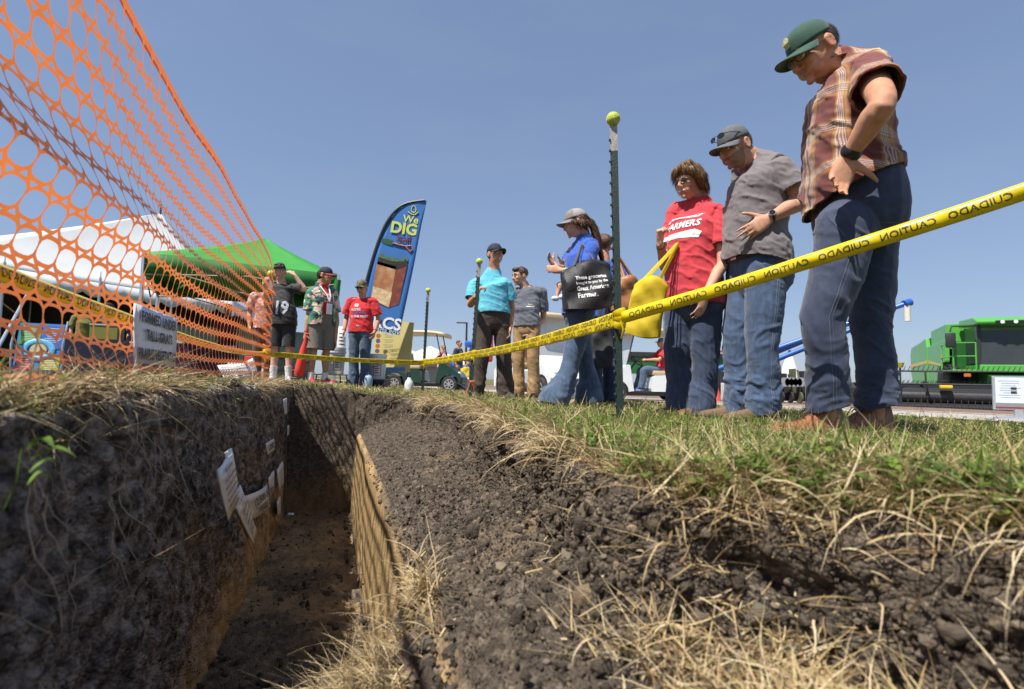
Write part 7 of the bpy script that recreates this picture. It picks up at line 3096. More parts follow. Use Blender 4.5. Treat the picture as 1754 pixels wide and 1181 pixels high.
# far white tents on the left horizon
for k, (px_, t_, w_, h_) in enumerate(((735, 60, 9, 3.4), (702, 66, 8, 3.2))):
    t = empty('far_tent', gpt(px_, t_), R(10 + 20 * k), ['small white tent roof far behind the green golf cart', 'second pale tent farther left behind the green golf cart'][k], 'tent')
    mb = MB()
    w2_ = w_ / 2
    mb.add([(-w2_, -w2_, 2.2), (w2_, -w2_, 2.2), (w2_, w2_, 2.2), (-w2_, w2_, 2.2), (0, 0, h_ + 1)], [(0, 1, 4), (1, 2, 4), (2, 3, 4), (3, 0, 4)])
    mb.build('roof', M_white, t)
    for (sx, sy) in ((-1, -1), (1, -1), (1, 1), (-1, 1)):
        MB().tube([(sx * w2_, sy * w2_, 0), (sx * w2_, sy * w2_, 2.2)], .06, 6).build('pole', M_grey_alu, t)
    MB().box((0, w2_ * .9, 1.1), (w_ * .9, .05, 2.1)).build('wall', mat('pale_wall', (.5, .55, .55), .6), t)
# blue implement and its sloping arm behind the walking couple
M_blue = mat('implement_blue', (.015, .10, .42), .35, .08, 5, coat=.3)
bm_ = empty('blue_implement', gpt(778, 24), 0, 'blue farm implement with a sloping arm behind the walking couple', 'farm implement')
MB().box((.15, .5, .75), (1.5, 1.2, .8), Matrix.Rotation(R(14), 3, 'Y'), bev=.05).build('body', M_blue, bm_)
MB().box((.8, .5, 2.1), (.8, .5, .3), bev=.08).build('hood', M_blue, bm_)
MB().tube([(.5, .5, .8), (.75, .5, 2.0)], .1, 8).build('post', M_steel, bm_)
for x in (-.5, .7):
    wheel(bm_, (x, -.1, .35), .35, .25)
kb = empty('keg', gpt(790, 17.5), 0, 'pale drum with blue label lying in the grass behind the held post', 'drum')
MB().lathe([(.001, -.36), (.22, -.36), (.24, -.30), (.24, .30), (.22, .36), (.001, .36)], 20, Matrix.Translation((0, 0, .24)) @ Matrix.Rotation(R(90), 4, 'Y')).build('drum', mat('drum_cream', (.5, .46, .36), .5), kb, smooth=True)
MB().lathe([(.245, -.16), (.245, .16)], 20, Matrix.Translation((0, 0, .24)) @ Matrix.Rotation(R(90), 4, 'Y')).build('label', mat('drum_blue', (.08, .2, .45), .5, .4, 6), kb, smooth=True)
bb_ = empty('blue_banner', gpt(810, 13.5), 0, 'narrow blue banner with white marks beside the brown trousers', 'banner')
MB().box((0, 0, .72), (.18, .02, 1.05)).build('panel', mat('banner_blue', (.02, .06, .28), .5), bb_)
for k in range(6):
    MB().box((0, -.014, .42 + k * .13), (.10, .004, .085)).build('mark', M_whiteprint, bb_)
MB().tube([(-.09, 0, 0), (-.09, 0, 1.3)], .012, 6).build('pole', M_steel, bb_)
rc = empty('red_bag', gpt(836, 10.2), 0, 'red bag hanging on the cart just behind the brown trousers', 'bag')
MB().box((0, 0, 1.02), (.16, .10, .75), bev=.04).build('body', mat('red_nylon', (.5, .02, .03), .6), rc)
MB().tube([(-.04, 0, 1.4), (0, 0, 1.5), (.04, 0, 1.4)], .008, 6).build('strap', mat('red_nylon', (.5, .02, .03), .6), rc)

# traffic cone and planter machine with blue booms
co = empty('traffic_cone', gpt(1227, 15.2), 0, 'red traffic cone at the road edge behind the woman in red', 'cone')
MB().lathe([(.13, .03), (.12, .06), (.03, .66), (.022, .68), (.001, .68)], 20).build('cone', mat('cone_red', (.62, .07, .05), .5, .08, 10), co, smooth=True)
MB().box((0, 0, .015), (.36, .36, .03), bev=.008).build('base', M_black, co)
pm_ = empty('planter_machine', gpt(1300, 19.5), 0, 'dark planter machine with long sloping blue booms behind the men', 'farm machine')
to = pm_.location
for k, (a, b) in enumerate((((1205, 641), (1556, 519)), ((1205, 655), (1523, 524)), ((1205, 667), (1530, 536)))):
    pa, pb_ = at(a[0], a[1], 21.5 + .3 * k), at(b[0], b[1], 18.5 + .3 * k)
    MB().tube([pa - to, pb_ - to], [.11, .085], 12).build('boom', M_blue, pm_, smooth=True)
    if k < 2:
        e = pb_ - to
        MB().tube([e + Vector((-.05, 0, 0)), e + Vector((-.05, 0, -.66))], [.10, .10], 12).build('hose_end', mat('ribbed_white', (.6, .58, .5), .5, .3, 60), pm_, smooth=True)
        MB().tube([e + Vector((-.16, 0, -.05)), e + Vector((.08, 0, .03))], .13, 12).build('boom_cap', M_blue, pm_, smooth=True)
for k in range(11):
    px_ = 1218 + k * 15.5
    c = at(px_, 662, 18.6)
    g_ = Vector((c.x, c.y, ground_z(c.x, c.y)))
    h0 = at(px_, 631 + (k % 3) * 4, 18.6).z - g_.z
    u_ = MB()
    u_.box(g_ - to + Vector((0, 0, h0 * .62)), (.10, .3, h0 * .72))
    u_.tube([g_ - to + Vector((.07, -.2, h0 * .95)), g_ - to + Vector((.12, -.3, h0 * .5)), g_ - to + Vector((.05, -.25, .1))], .03, 6)
    u_.lathe([(.001, -.03), (.20, -.03), (.20, .03), (.001, .03)], 14, Matrix.Translation(g_ - to + Vector((.08, -.3, .25))) @ Matrix.Rotation(R(90), 4, 'Y'))
    o = u_.build('row_unit', M_steel if k % 3 else mat('olive_steel', (.10, .105, .06), .5, .2, 10), pm_)
    o['kind'] = 'stuff'
    if k < 4:
        MB().box(g_ - to + Vector((0, -.2, .35)), (.09, .08, .6), bev=.01).build('white_tube', M_ttop, pm_)
p0_, p1_ = at(1205, 690, 18.8), at(1380, 690, 18.8)
mb = MB()
mb.box(((p0_ + p1_) / 2 - to) * 1.0 + Vector((1.9, .4, .35)), (4.4, .6, .55), bev=.03)
mb.build('toolbar', M_steel, pm_)
# reel-like black hub machine part beside
mb = MB()
for k in range(5):
    c = at(1344 + k * 7, 655, 18.2) - to
    mb.lathe([(.001, -.05), (.16, -.05), (.16, .05), (.001, .05)], 12, Matrix.Translation(c) @ Matrix.Rotation(R(90), 4, 'X'))
o = mb.build('hubs', M_rim, pm_)
o['kind'] = 'stuff'
ct = empty('white_cone_tank', gpt(1353, 23), 0, 'pointed white tank top between the grey jeans and navy trousers', 'tank')
ht = at(1353, 603, 23).z - ct.location.z
MB().lathe([(.42, 0), (.42, ht - 1.15), (.36, ht - .85), (.16, ht - .25), (.05, ht - .02), (.001, ht)], 20).build('tank', mat('tank_white', (.68, .66, .60), .4), ct, smooth=True)
MB().lathe([(.06, 0), (.05, .12), (.001, .13)], 10, Matrix.Translation((0, 0, ht - .05))).build('tip', M_steel, ct)
rs = empty('red_sign', gpt(1233, 27), 0, 'small red sign reading CRAFT far behind the traffic cone', 'sign')
zs = at(1233, 606, 27).z - rs.location.z
MB().box((0, 0, zs), (1.05, .06, .32)).build('panel', mat('sign_red', (.45, .04, .05), .5), rs)
MB().tube([(-.4, .05, 0), (-.4, .05, zs)], .04, 6).build('post', M_grey_alu, rs)
lettering('CRAFT', .22, M_whiteprint, rs, Matrix.Translation((0, -.036, zs)) @ Matrix.Rotation(R(90), 4, 'X'), bold=.03)

# ------------------------------------------------------------------ combine harvester
Cf = Vector((21.7, 23.4))
CZ = float(base_h(*Cf))
cb = empty('combine_harvester', (Cf.x, Cf.y, CZ), R(-25), 'green combine harvester with yellow stripe and wide black header at right', 'combine harvester')
cb.scale = (1.07, 1.07, 1.07)
M_yel = mat('machine_yellow', (.70, .48, .015), .35, .06, 6, coat=.3)
M_jd2 = mat('machine_green_dark', (.016, .095, .020), .4, .1, 5)


def side_prism(name, poly, x0, x1, m, bev=0.):
    """poly in (y,z), extruded along x"""
    M = Matrix(((0, 0, 1, 0), (1, 0, 0, 0), (0, 1, 0, 0), (0, 0, 0, 1)))
    o = MB().prism(poly, x0, x1, M).build(name, m, cb)
    if bev:
        md = o.modifiers.new('bev', 'BEVEL')
        md.width = bev
        md.segments = 2
    return o


arcp = [(.75 + 1.08 * math.cos(a), 1.0 + 1.02 * math.sin(a)) for a in np.linspace(.2, math.pi * .55, 8)]
side_prism('side_panel', [(.55, 2.1), (.55, 3.02), (3.1, 2.85), (3.1, 1.05), (2.0, 1.05)] + arcp, -1.62, -1.45, M_jd, .03)
side_prism('rear_panel', [(3.14, 1.0), (3.14, 2.86), (3.3, 3.30), (4.3, 3.15), (5.9, 3.0), (6.15, 2.6), (6.1, 1.6), (5.7, 1.0), (4.8, .95)], -1.66, -1.40, M_jd, .06)
side_prism('rear_hood', [(3.2, 1.1), (3.2, 3.2), (5.9, 2.95), (6.1, 1.7), (5.6, 1.1)], -1.38, 1.5, M_jd2)
side_prism('grain_tank', [(.7, 2.6), (.7, 3.72), (3.0, 3.6), (3.0, 2.6)], -1.5, 1.5, M_jd, .03)
side_prism('body_core', [(.2, .9), (.2, 2.9), (3.2, 2.8), (3.2, .9)], -1.3, 1.5, M_jd2)
side_prism('stripe', [(.95, 1.86), (3.1, 2.05), (3.1, 2.19), (1.3, 1.95)], -1.632, -1.62, M_yel)
side_prism('stripe', [(3.16, 2.05), (6.1, 1.92), (6.1, 2.08), (3.16, 2.19)], -1.675, -1.66, M_yel)
side_prism('yellow_badge', [(.78, 2.25), (1.15, 2.25), (1.15, 2.36), (.72, 2.36)], -1.632, -1.62, M_yel)
side_prism('dark_gap', [(3.08, 1.1), (3.16, 1.1), (3.35, 3.3), (3.05, 3.25)], -1.50, -1.38, M_dkpl)
# cab
cabg = glass_mat('cab_glass', (.05, .06, .06), .72, .02)
side_prism('cab_floor', [(-1.35, 1.55), (.5, 1.55), (.5, 1.85), (-1.35, 1.85)], -1.0, 1.1, M_jd, .03)
for (x_, y_) in ((-.98, -1.25), (1.05, -1.25), (-.98, .35), (1.05, .35)):
    MB().tube([(x_, y_, 1.85), (x_ * .97, y_ * .92, 3.45)], .06, 8).build('cab_pillar', M_dkpl, cb)
side_prism('windscreen', [(-1.30, 1.85), (-1.26, 1.85), (-1.06, 3.42), (-1.10, 3.42)], -.96, 1.03, cabg)
side_prism('cab_side_glass', [(-1.25, 1.9), (.3, 1.9), (.3, 3.42), (-1.05, 3.42)], -1.0, -.98, cabg)
MB().box((0.05, -.35, 2.1), (.6, .6, .7), bev=.1).build('cab_seat', M_dkpl, cb)
MB().box((0.05, -.1, 2.65), (.55, .15, .8), bev=.06).build('cab_seat_back', M_dkpl, cb)
MB().tube([(.0, -.8, 1.9), (.05, -.65, 2.5)], .05, 8).build('cab_column', M_dkpl, cb)
side_prism('cab_roof', [(-1.55, 3.45), (-1.6, 3.58), (-1.1, 3.78), (.5, 3.82), (.6, 3.5)], -1.12, 1.18, M_jd, .05)
side_prism('roof_lamp_band', [(-1.61, 3.47), (-1.64, 3.57), (-1.58, 3.60), (-1.55, 3.47)], -.55, 1.1, M_dkpl)
for x_ in (-.35, .05, .5, .9):
    MB().lathe([(.001, 0), (.07, 0), (.07, .03), (.001, .03)], 12, Matrix.Translation((x_, -1.62, 3.53)) @ Matrix.Rotation(R(90), 4, 'X')).build('work_lamp', mat('lamp_glass', (.7, .72, .74), .1), cb)
MB().tube([(-1.1, -1.2, 3.45), (-1.85, -1.25, 3.42), (-1.9, -1.25, 3.2)], .035, 8).build('mirror_arm', M_dkpl, cb, smooth=True)
MB().box((-1.9, -1.27, 2.85), (.34, .14, .62), bev=.05).build('mirror', M_dkpl, cb, smooth=True)
# platform, ladder rail
MB().box((-1.4, -.3, 1.60), (.9, 1.7, .10), bev=.02).build('platform', M_jd, cb)
for (x_, y_) in ((-1.78, -1.1), (-1.78, .4), (-1.05, -1.12)):
    MB().tube([(x_, y_, 1.65), (x_, y_, 2.75)], .03, 6).build('rail_post', M_jd, cb)
for z_ in (2.2, 2.75):
    MB().tube([(-1.05, -1.12, z_), (-1.78, -1.1, z_), (-1.78, .4, z_)], .026, 6).build('hand_rail', M_jd, cb)
MB().box((-1.35, -1.12, 1.42), (.22, .06, .14), bev=.02).build('marker_lamp', mat('orange_lens', (.6, .12, .02), .2), cb)
for z_ in (.5, .85, 1.2):
    MB().box((-1.75, -.2, z_), (.3, .55, .04)).build('step', M_steel, cb)
# wheels
def big_tyre(c, r, w, name='wheel'):
    t = MB().lathe([(r * .5, -w / 2), (r * .88, -w / 2), (r * .96, -w * .4), (r * .96, w * .4), (r * .88, w / 2), (r * .5, w / 2)], 32, Matrix.Translation(c) @ Matrix.Rotation(R(90), 4, 'Y')).build(name, M_black, cb, smooth=True)
    mb = MB()
    for k in range(22):
        a = 2 * math.pi * k / 22
        for s_ in (-1, 1):
            aa_ = a + (.14 if s_ > 0 else 0)
            mb.box(Vector(c) + Vector((s_ * w * .24, math.cos(aa_) * r * .97, math.sin(aa_) * r * .97)), (w * .5, r * .075, r * .06), Matrix.Rotation(aa_ - math.pi / 2, 3, 'X') @ Matrix.Rotation(s_ * .5, 3, 'Z'))
    mb.build('tread', M_black, t)['kind'] = 'stuff'
    MB().lathe([(.001, -.1), (r * .5, -.1), (r * .52, w * .42), (r * .45, w * .42), (r * .3, .0), (.001, .0)], 24, Matrix.Translation(c) @ Matrix.Rotation(R(-90), 4, 'Y')).build('rim', M_yel, t, smooth=True)
big_tyre((-1.35, .75, .98), .98, .62)
big_tyre((1.35, .75, .98), .98, .62)
big_tyre((-1.25, 5.0, .62), .62, .42)
big_tyre((1.25, 5.0, .62), .62, .42)
side_prism('feeder_house', [(-2.3, .35), (-2.3, 1.15), (-.2, 1.75), (-.2, .95)], -.75, .75, M_jd2)
# header: platform, auger trough, reel with tines, cutter guards
hx0, hx1 = -5.6, 5.6
side_prism('header_back', [(-2.25, .30), (-2.25, 1.02), (-2.45, 1.04), (-2.50, .30)], hx0, hx1, M_dkpl)
side_prism('header_floor', [(-2.5, .26), (-2.5, .36), (-3.7, .20), (-3.7, .12)], hx0, hx1, M_steel)
side_prism('header_shield', [(-3.05, .62), (-3.0, .84), (-2.6, .92), (-2.6, .82)], hx0, hx1, M_dkpl)
for x_ in (hx0, hx1):
    side_prism('end_divider', [(-2.2, .15), (-2.2, 1.1), (-3.2, .95), (-4.2, .2), (-4.2, .12)], x_ - .04, x_ + .04, M_dkpl)
MB().tube([(hx0, -2.85, .55), (hx1, -2.85, .55)], .24, 14).build('auger', M_steel, cb, smooth=True)
for (yy_, zz_) in ((-3.1, 1.52), (-3.65, 1.02), (-2.75, 1.02)):
    MB().tube([(hx0 + .1, yy_, zz_), (hx1 - .1, yy_, zz_)], .035, 8).build('reel_bar', M_steel, cb)
    V, Fs = [], []
    mb = MB()
    for k in range(75):
        x_ = hx0 + .2 + k * .15
        mb.add([(x_ - .012, yy_, zz_), (x_ + .012, yy_, zz_), (x_ + .06 + .012, yy_ - .06, zz_ + (.20 if zz_ > 1.2 else .14)), (x_ + .06 - .004, yy_ - .06, zz_ + (.20 if zz_ > 1.2 else .14))], [(0, 1, 2, 3)])
        mb.add([(x_ - .012, yy_ - .012, zz_), (x_ + .012, yy_ - .012, zz_), (x_ + .06 + .012, yy_ - .072, zz_ + (.20 if zz_ > 1.2 else .14)), (x_ + .06 - .004, yy_ - .072, zz_ + (.20 if zz_ > 1.2 else .14))], [(3, 2, 1, 0)])
    mb.build('tines', M_steel, cb)['kind'] = 'stuff'
for x_ in (hx0 + .2, -3.2, 0, 3.2, hx1 - .2):
    mb = MB()
    for (yy_, zz_) in ((-3.1, 1.52), (-3.65, 1.02), (-2.75, 1.02), (-3.15, .72)):
        mb.tube([(x_, -3.15, 1.1), (x_, yy_, zz_)], .035, 6)
    mb.tube([(x_, -2.3, 1.0), (x_, -3.15, 1.1)], .05, 6)
    mb.build('reel_spider', M_steel, cb)
mb = MB()
for k in range(110):
    x_ = hx0 + .1 + k * .101
    mb.add([(x_ - .02, -3.7, .20), (x_ + .02, -3.7, .20), (x_, -3.92, .14), (x_ - .02, -3.7, .10), (x_ + .02, -3.7, .10)], [(0, 1, 2), (3, 2, 4), (0, 2, 3), (1, 4, 2)])
    if k % 2 == 0:
        mb.box((x_, -3.62, .30), (.025, .02, .28))
mb.build('cutter_guards', M_steel, cb)['kind'] = 'stuff'
for x_ in (-2.6, 1.1):
    MB().box((x_, -3.2, .93), (.4, .2, .16), bev=.05).build('yellow_knob', M_yel, cb)
gp_ = empty('gps_dome', at(1542, 640, 22.2), 0, 'small yellow and green globe sensor left of the combine', 'sensor')
gz_ = ground_z(gp_.location.x, gp_.location.y)
gp_.location.z = gz_
hz_ = at(1542, 625, 22.2).z - gz_
MB().lathe([(.10, hz_ - .12), (.16, hz_ + .08), (.001, hz_ + .10)], 14).build('dome', mat('dome_yellow', (.4, .42, .03), .4), gp_, smooth=True)
MB().tube([(0, 0, 0), (0, 0, hz_ - .1)], .035, 8).build('post', M_steel, gp_)
MB().ball((0, -.06, hz_ - .05), .07, 10).build('lamp', mat('orange_lens', (.6, .12, .02), .2), gp_, smooth=True)

# ------------------------------------------------------------------ white info board by the road
ib = empty('info_board', gpt(1736, 7.8, 700), R(-16), 'white framed information board on a curved foot at the right edge of the road', 'sign')
zb0 = at(1736, 703, 7.8).z - ib.location.z
zb1 = at(1736, 645, 7.8).z - ib.location.z
hh_ = zb1 - zb0
MB().box((.08, 0, (zb0 + zb1) / 2), (.66, .03, hh_), bev=.008).build('frame', M_grey_alu, ib)
MB().box((.08, -.018, (zb0 + zb1) / 2 + .03), (.60, .006, hh_ * .80)).build('panel', mat('board_blue_white', (.60, .66, .72), .4, .05, 6), ib)
MB().box((.08, -.020, zb0 + hh_ * .15), (.60, .006, hh_ * .12)).build('grey_band', mat('board_grey', (.2, .21, .22), .5), ib)
MB().box((.08, -.022, zb0 + hh_ * .07), (.60, .006, hh_ * .05)).build('red_band', mat('board_red', (.25, .02, .04), .5), ib)
MB().box((.30, -.022, zb1 - hh_ * .08), (.18, .006, hh_ * .04)).build('red_band', mat('board_red', (.25, .02, .04), .5), ib)
mb = MB()
for k in range(8):
    mb.box((-.06 + .02 * (k % 2), -.0225, zb1 - hh_ * (.14 + .07 * k)), (.26 - .04 * (k % 3), .002, .008))
    mb.box((.25, -.0225, zb1 - hh_ * (.2 + .07 * k)), (.22 - .04 * (k % 2), .002, .006))
mb.build('small_print', mat('grey_print2', (.32, .35, .38), .6), ib)['kind'] = 'stuff'
for z_ in (.40, .52):
    MB().box((.0, -.023, zb0 + hh_ * (1 - z_) + .02), (.07, .003, .035)).build('picture', M_steel, ib)
MB().ball((.06, -.04, .02), (.42, .2, .07), 18).build('foot', M_grey_alu, ib, smooth=True)
MB().box((.06, .0, zb0 * .5), (.1, .04, zb0 + .04)).build('neck', M_grey_alu, ib)
# ------------------------------------------------------------------ bags
def loop_strap(mb, a, b, top, r=.009):
    p_, r_ = chain([a, Vector(a).lerp(Vector(top), .6) , top, Vector(b).lerp(Vector(top), .6), b], [r] * 5, 4)
    mb.tube(p_, r_, 6, flat=.25, up=(.2, 1, .1))


def tote(name, label, c, rz, W_, H, D, m, straps_to, cat='bag', flare=1.08, sag=.02, tiltz=0.):
    """open-topped cloth bag; c is the middle of the bottom"""
    t = empty(name, c, rz, label, cat)
    t.rotation_euler[1] = tiltz
    V, Fs = [], []
    nU, nZ = 40, 12
    for i in range(nZ + 1):
        f = i / nZ
        for j in range(nU):
            a = 2 * math.pi * j / nU
            ca, sa = math.cos(a), math.sin(a)
            e = (abs(ca) ** 8 + abs(sa) ** 8) ** (-1 / 8)
            w = W_ / 2 * (1 + (flare - 1) * math.sin(f * 2.2))
            d_ = D / 2 * (1.0 - .55 * f ** 2)
            x = ca * e * w
            y = sa * e * d_ + .014 * math.sin(x * 30 + f * 5) * f + .012 * math.sin(x * 17 - f * 9) + .006 * math.sin(x * 52 + f * 21)
            z = H * f * (1 - .16 * f * (abs(x) / (W_ / 2)) ** 2) - sag * 4 * (ca * e * .5) ** 2 * 0 + .012 * math.sin(x * 14) * f - sag * math.cos(x / W_ * math.pi) * (1 - f)
            V.append((x, y, z))
    for i in range(nZ):
        for j in range(nU):
            Fs.append((i * nU + j, i * nU + (j + 1) % nU, (i + 1) * nU + (j + 1) % nU, (i + 1) * nU + j))
    mb = MB()
    mb.add(V, Fs)
    mb.add(V[:nU], [tuple(reversed(range(nU)))])
    o = mb.build('bag_body', m, t, smooth=True)
    md = o.modifiers.new('thick', 'SOLIDIFY')
    md.thickness = .003
    for y in (-D * .2, D * .2):
        mb = MB()
        tp = Matrix.Rotation(-rz, 3, 'Z') @ (Vector(straps_to) - Vector(c))
        loop_strap(mb, (-W_ * .20, y, H * .93), (W_ * .20, y, H * .93), tp + Vector((0, y * .6, 0)))
        mb.build('strap', m, t, smooth=True)
    return t, o


M_tote = mat('black_nonwoven', (.014, .014, .015), .55, .15, 30, .25, 300)
bp = at(1010, 527, 4.06)
tb, tbo = tote('tote_bag', 'large black printed tote bag hanging from the shoulder of the woman in blue', (bp.x, bp.y, bp.z), R(4), .40, .36, .20, M_tote, at(1012, 421, 4.17), flare=.96, tiltz=R(-8))
for i, (s_, sz) in enumerate((('These groceries', .040), ('brought to you by the', .030), ('Great American', .047), ('Farmer.', .056))):
    zz = (.225, .185, .140, .087)[i]
    me = text_mesh(s_, sz, bold=.028, align='LEFT', res=2)
    w0 = max(v.co.x for v in me.vertices)
    me.transform(Matrix.Diagonal(((.245 if i < 3 else .155) / w0, 1, 1, 1)))
    me.materials.clear()
    me.materials.append(M_whiteprint)
    me.name = 'lettering'
    # follow the front panel
    bv = BVHTree.FromPolygons([v.co for v in tbo.data.vertices], [tuple(p.vertices) for p in tbo.data.polygons])
    bm = bmesh.new()
    bm.from_mesh(me)
    bmesh.ops.triangulate(bm, faces=bm.faces)
    for v in bm.verts:
        q = Vector((v.co.x - .10, -1, v.co.y + zz))
        h = bv.ray_cast(q, Vector((0, 1, 0)))
        v.co = (h[0] if h[0] else Vector((q.x, -.1, q.z))) + Vector((0, -.004, 0))
    bm.to_mesh(me)
    bm.free()
    obj_mesh('lettering', me, tb)

yb = at(1099, 573, 3.30)
tb2, _ = tote('tote_bag', 'bright yellow tote bag hanging from the raised hand of the woman in red', (yb.x, yb.y, yb.z), R(-24), .22, .37, .10, mat('yellow_nonwoven', (.72, .54, .02), .75, .10, 20, .3, 260, trans=.32), at(1133, 412, 3.40), flare=.95, tiltz=R(10))
lf = empty('papers', at(1117, 482, 3.34), R(-25), 'white paper sticking out of the yellow tote bag', 'paper')
MB().box((0, 0, -.03), (.11, .004, .12)).build('sheet', M_paper, lf)
lb = at(1068, 536, 4.9)
tb3, _ = tote('shoulder_bag', 'tan brown shoulder bag just right of the tallest post', (lb.x, lb.y, lb.z), R(12), .24, .36, .10, mat('tan_bag', (.30, .125, .045), .5, .15, 15, .2, 80), at(1040, 432, 5.0), flare=.8, tiltz=R(8))
db2 = at(1030, 627, 4.9)
tb4, _ = tote('shoulder_bag', 'dark grey soft bag hanging low behind the woman in blue', (db2.x, db2.y, db2.z), R(5), .20, .42, .14, mat('dark_bag', (.025, .026, .03), .75, .2, 20, .2, 60), at(1040, 480, 4.95), flare=1.0)
# red foam bat in the young man's hand
rb_ = empty('foam_bat', b2.root.matrix_basis @ (b2.J['wrR'] + V3(0, -.02, -.06)), 0, 'orange red toy bat hanging from the hand of the young man in tropical shirt', 'toy bat')
prof = [(.001, -.58), (.050, -.575), (.068, -.54), (.070, -.45), (.062, -.30), (.046, -.16), (.026, -.06), (.020, .03), (.026, .045), (.001, .055)]
o = MB().lathe(prof, 20).build('barrel', mat('red_foam', (.70, .055, .03), .5, .06, 20), rb_, smooth=True)
rb_.rotation_euler = (R(6), R(11), 0)

# ------------------------------------------------------------------ more people in the background
def simple(label, px, pyf, t, rz, H, top, bottom, shorts=False, hair=None, capm=None, girth=1.05, female=False, sk=None, mods=None, group='people in the background', vox=.014, shoes_m=None, glass=False):
    s = Person(label, spot(px, pyf, t), rz, H=H, vox=vox, girth=girth, female=female, sk=sk or skin('tanned', (.50, .255, .155)), group=group)
    if mods:
        mods(s)
    s.body(shorts=shorts)
    s.shirt(top, hem=.90, sleeve=.75, loose=.016, sl_r=1.45, wr=.006)
    if shorts:
        s.pants(bottom, knee_to=.95, rk=(1.05, 1, 1, 1.1), name='shorts')
    else:
        s.pants(bottom, cuff=.04, rk=(1, 1.1, 1.1, 1.2))
    s.shoes(shoes_m or M_soleD, M_soleW)
    if capm:
        cap_parts(s.hM, s.root, capm)
    hair_part([('b', (0, .030, .042), (.082, .098, .084))], s.hM, s.root, hair or mat('dark_brown_hair', (.035, .022, .015), .6, .4, 90), .008, .005)
    eye_parts(s.hM, s.root)
    if glass:
        glasses(s.hM, s.root, M_blackP, M_lensD, name='sunglasses')
    return s


pinkt = CLOTH('pale_pink', (.60, .30, .33))
simple('woman in pale pink T-shirt and sunglasses walking behind the green golf cart', 757, 664, 19.5, 60, 1.70, pinkt, CLOTH('pale_short', (.5, .48, .45)), True, mat('fair_hair', (.30, .18, .08), .7, .3, 60), girth=1.25, female=True, glass=True)


def walk(s):
    s.J['knR'] += V3(0, -.14, 0)
    s.J['anR'] += V3(0, -.10, .02)
    s.J['knL'] += V3(0, .02, 0)
    s.J['anL'] += V3(0, .22, .05)
    s.J['elL'] += V3(0, -.05, .0)
    s.J['wrL'] += V3(0, -.20, .10)


nv = simple('man in navy T-shirt and shorts walking with a yellow bag behind the held post', 784, 664, 18.5, 70, 1.78, CLOTH('navy_tee', (.018, .022, .045)), CLOTH('slate_short', (.05, .055, .075)), True, girth=1.08, mods=walk, glass=True)
yb2 = at(797, 652, 18.3)
tote('tote_bag', 'yellow tote bag carried by the walking man in navy', (yb2.x, yb2.y, yb2.z), R(0), .42, .46, .14, MATS['yellow_nonwoven'], nv.root.matrix_basis @ nv.J['wrL'], flare=.8)


# driver sits in the white cart
def sit(s):
    s.J.update(dict(pel=V3(0, .05, .80), waist=V3(0, .09, .95), chest=V3(0, .10, 1.14), neck=V3(0, .09, 1.33), head=V3(0, .05, 1.50), shL=V3(.19, .10, 1.29), shR=V3(-.19, .10, 1.29),
                    elL=V3(.26, -.10, 1.06), wrL=V3(.14, -.36, 1.05), elR=V3(-.26, -.08, 1.06), wrR=V3(-.10, -.36, 1.05), hipL=V3(.10, .0, .80), hipR=V3(-.10, .0, .80),
                    knL=V3(.14, -.44, .80), anL=V3(.14, -.52, .36), knR=V3(-.14, -.44, .80), anR=V3(-.14, -.55, .36)))


q = c3.matrix_basis @ Vector((-.30, .25, .0))
dr = Person('driver in red shirt and grey cap sitting in the white golf cart', q, -90 + 4, H=1.75, vox=.014, girth=1.15, sk=skin('tanned', (.50, .255, .155)), group='people in the background')
sit(dr)
dr.hands = dict(L=dict(d=V3(0, -1, .1), n=V3(-.6, 0, -.8), curl=(.7, .8, .5)), R=dict(d=V3(0, -1, .1), n=V3(.6, 0, -.8), curl=(.7, .8, .5)))
dr.body()
dr.shirt(redT, hem=.90, sleeve=.75, loose=.016, sl_r=1.45, wr=.006)
dr.pants(DENIM('stone', (.055, .085, .140)), cuff=.36, rk=(1, 1.1, 1.1, 1.1), waist=1.0)
for q_ in 'LR':
    shoe(dr.root, dr.J['an' + q_], V3(0, -1, 0), mat('blue_sneaker', (.02, .06, .35), .6), M_soleW, z0=.28)
cap_parts(dr.hM, dr.root, mat('grey_cap_cloth', (.105, .115, .125), .85, .12, 60))
hair_part([('b', (0, .036, .022), (.0765, .088, .080))], dr.hM, dr.root, mat('grey_hair', (.2, .19, .18), .7, .3, 90), .008, .003)
eye_parts(dr.hM, dr.root)

# people half hidden behind the fence and under the tents
pk = flower_mat('pink_check', [(0, (.45, .16, .13)), (.4, (.55, .30, .26)), (.7, (.62, .45, .40))], 40)
simple('person in pinkish checked shirt half hidden behind the end of the orange fence', 450, 651, 8.1, 30, 1.62, pk, CLOTH('dark_trousers', (.02, .02, .024)), hair=mat('fair_hair', (.30, .18, .08), .7, .3, 60),
       mods=lambda s: s.J.update(elL=s.px(456, 520, -.1), wrL=s.px(459, 490, -.35)))
simple('man in olive shirt standing in the shade of the white tent', 140, 640, 11.9, 40, 1.70, CLOTH('olive_shirt', (.16, .15, .03)), CLOTH('dark_trousers', (.02, .02, .024)))
simple('man in dark teal shirt at the table under the white tent', 178, 640, 12.2, -30, 1.75, CLOTH('teal_shirt', (.02, .06, .06)), CLOTH('dark_trousers', (.02, .02, .024)), capm=mat('navy_cap_cloth', (.018, .022, .038), .85, .15, 60))
simple('woman in purple shirt behind the navy table under the white tent', 232, 640, 12.6, 15, 1.65, CLOTH('purple_shirt', (.05, .02, .08)), CLOTH('dark_trousers', (.02, .02, .024)), female=True)
simple('person in maroon shirt under the green canopy behind the fence', 385, 640, 11.0, 10, 1.60, CLOTH('maroon_shirt', (.12, .015, .03)), CLOTH('dark_trousers', (.02, .02, .024)))
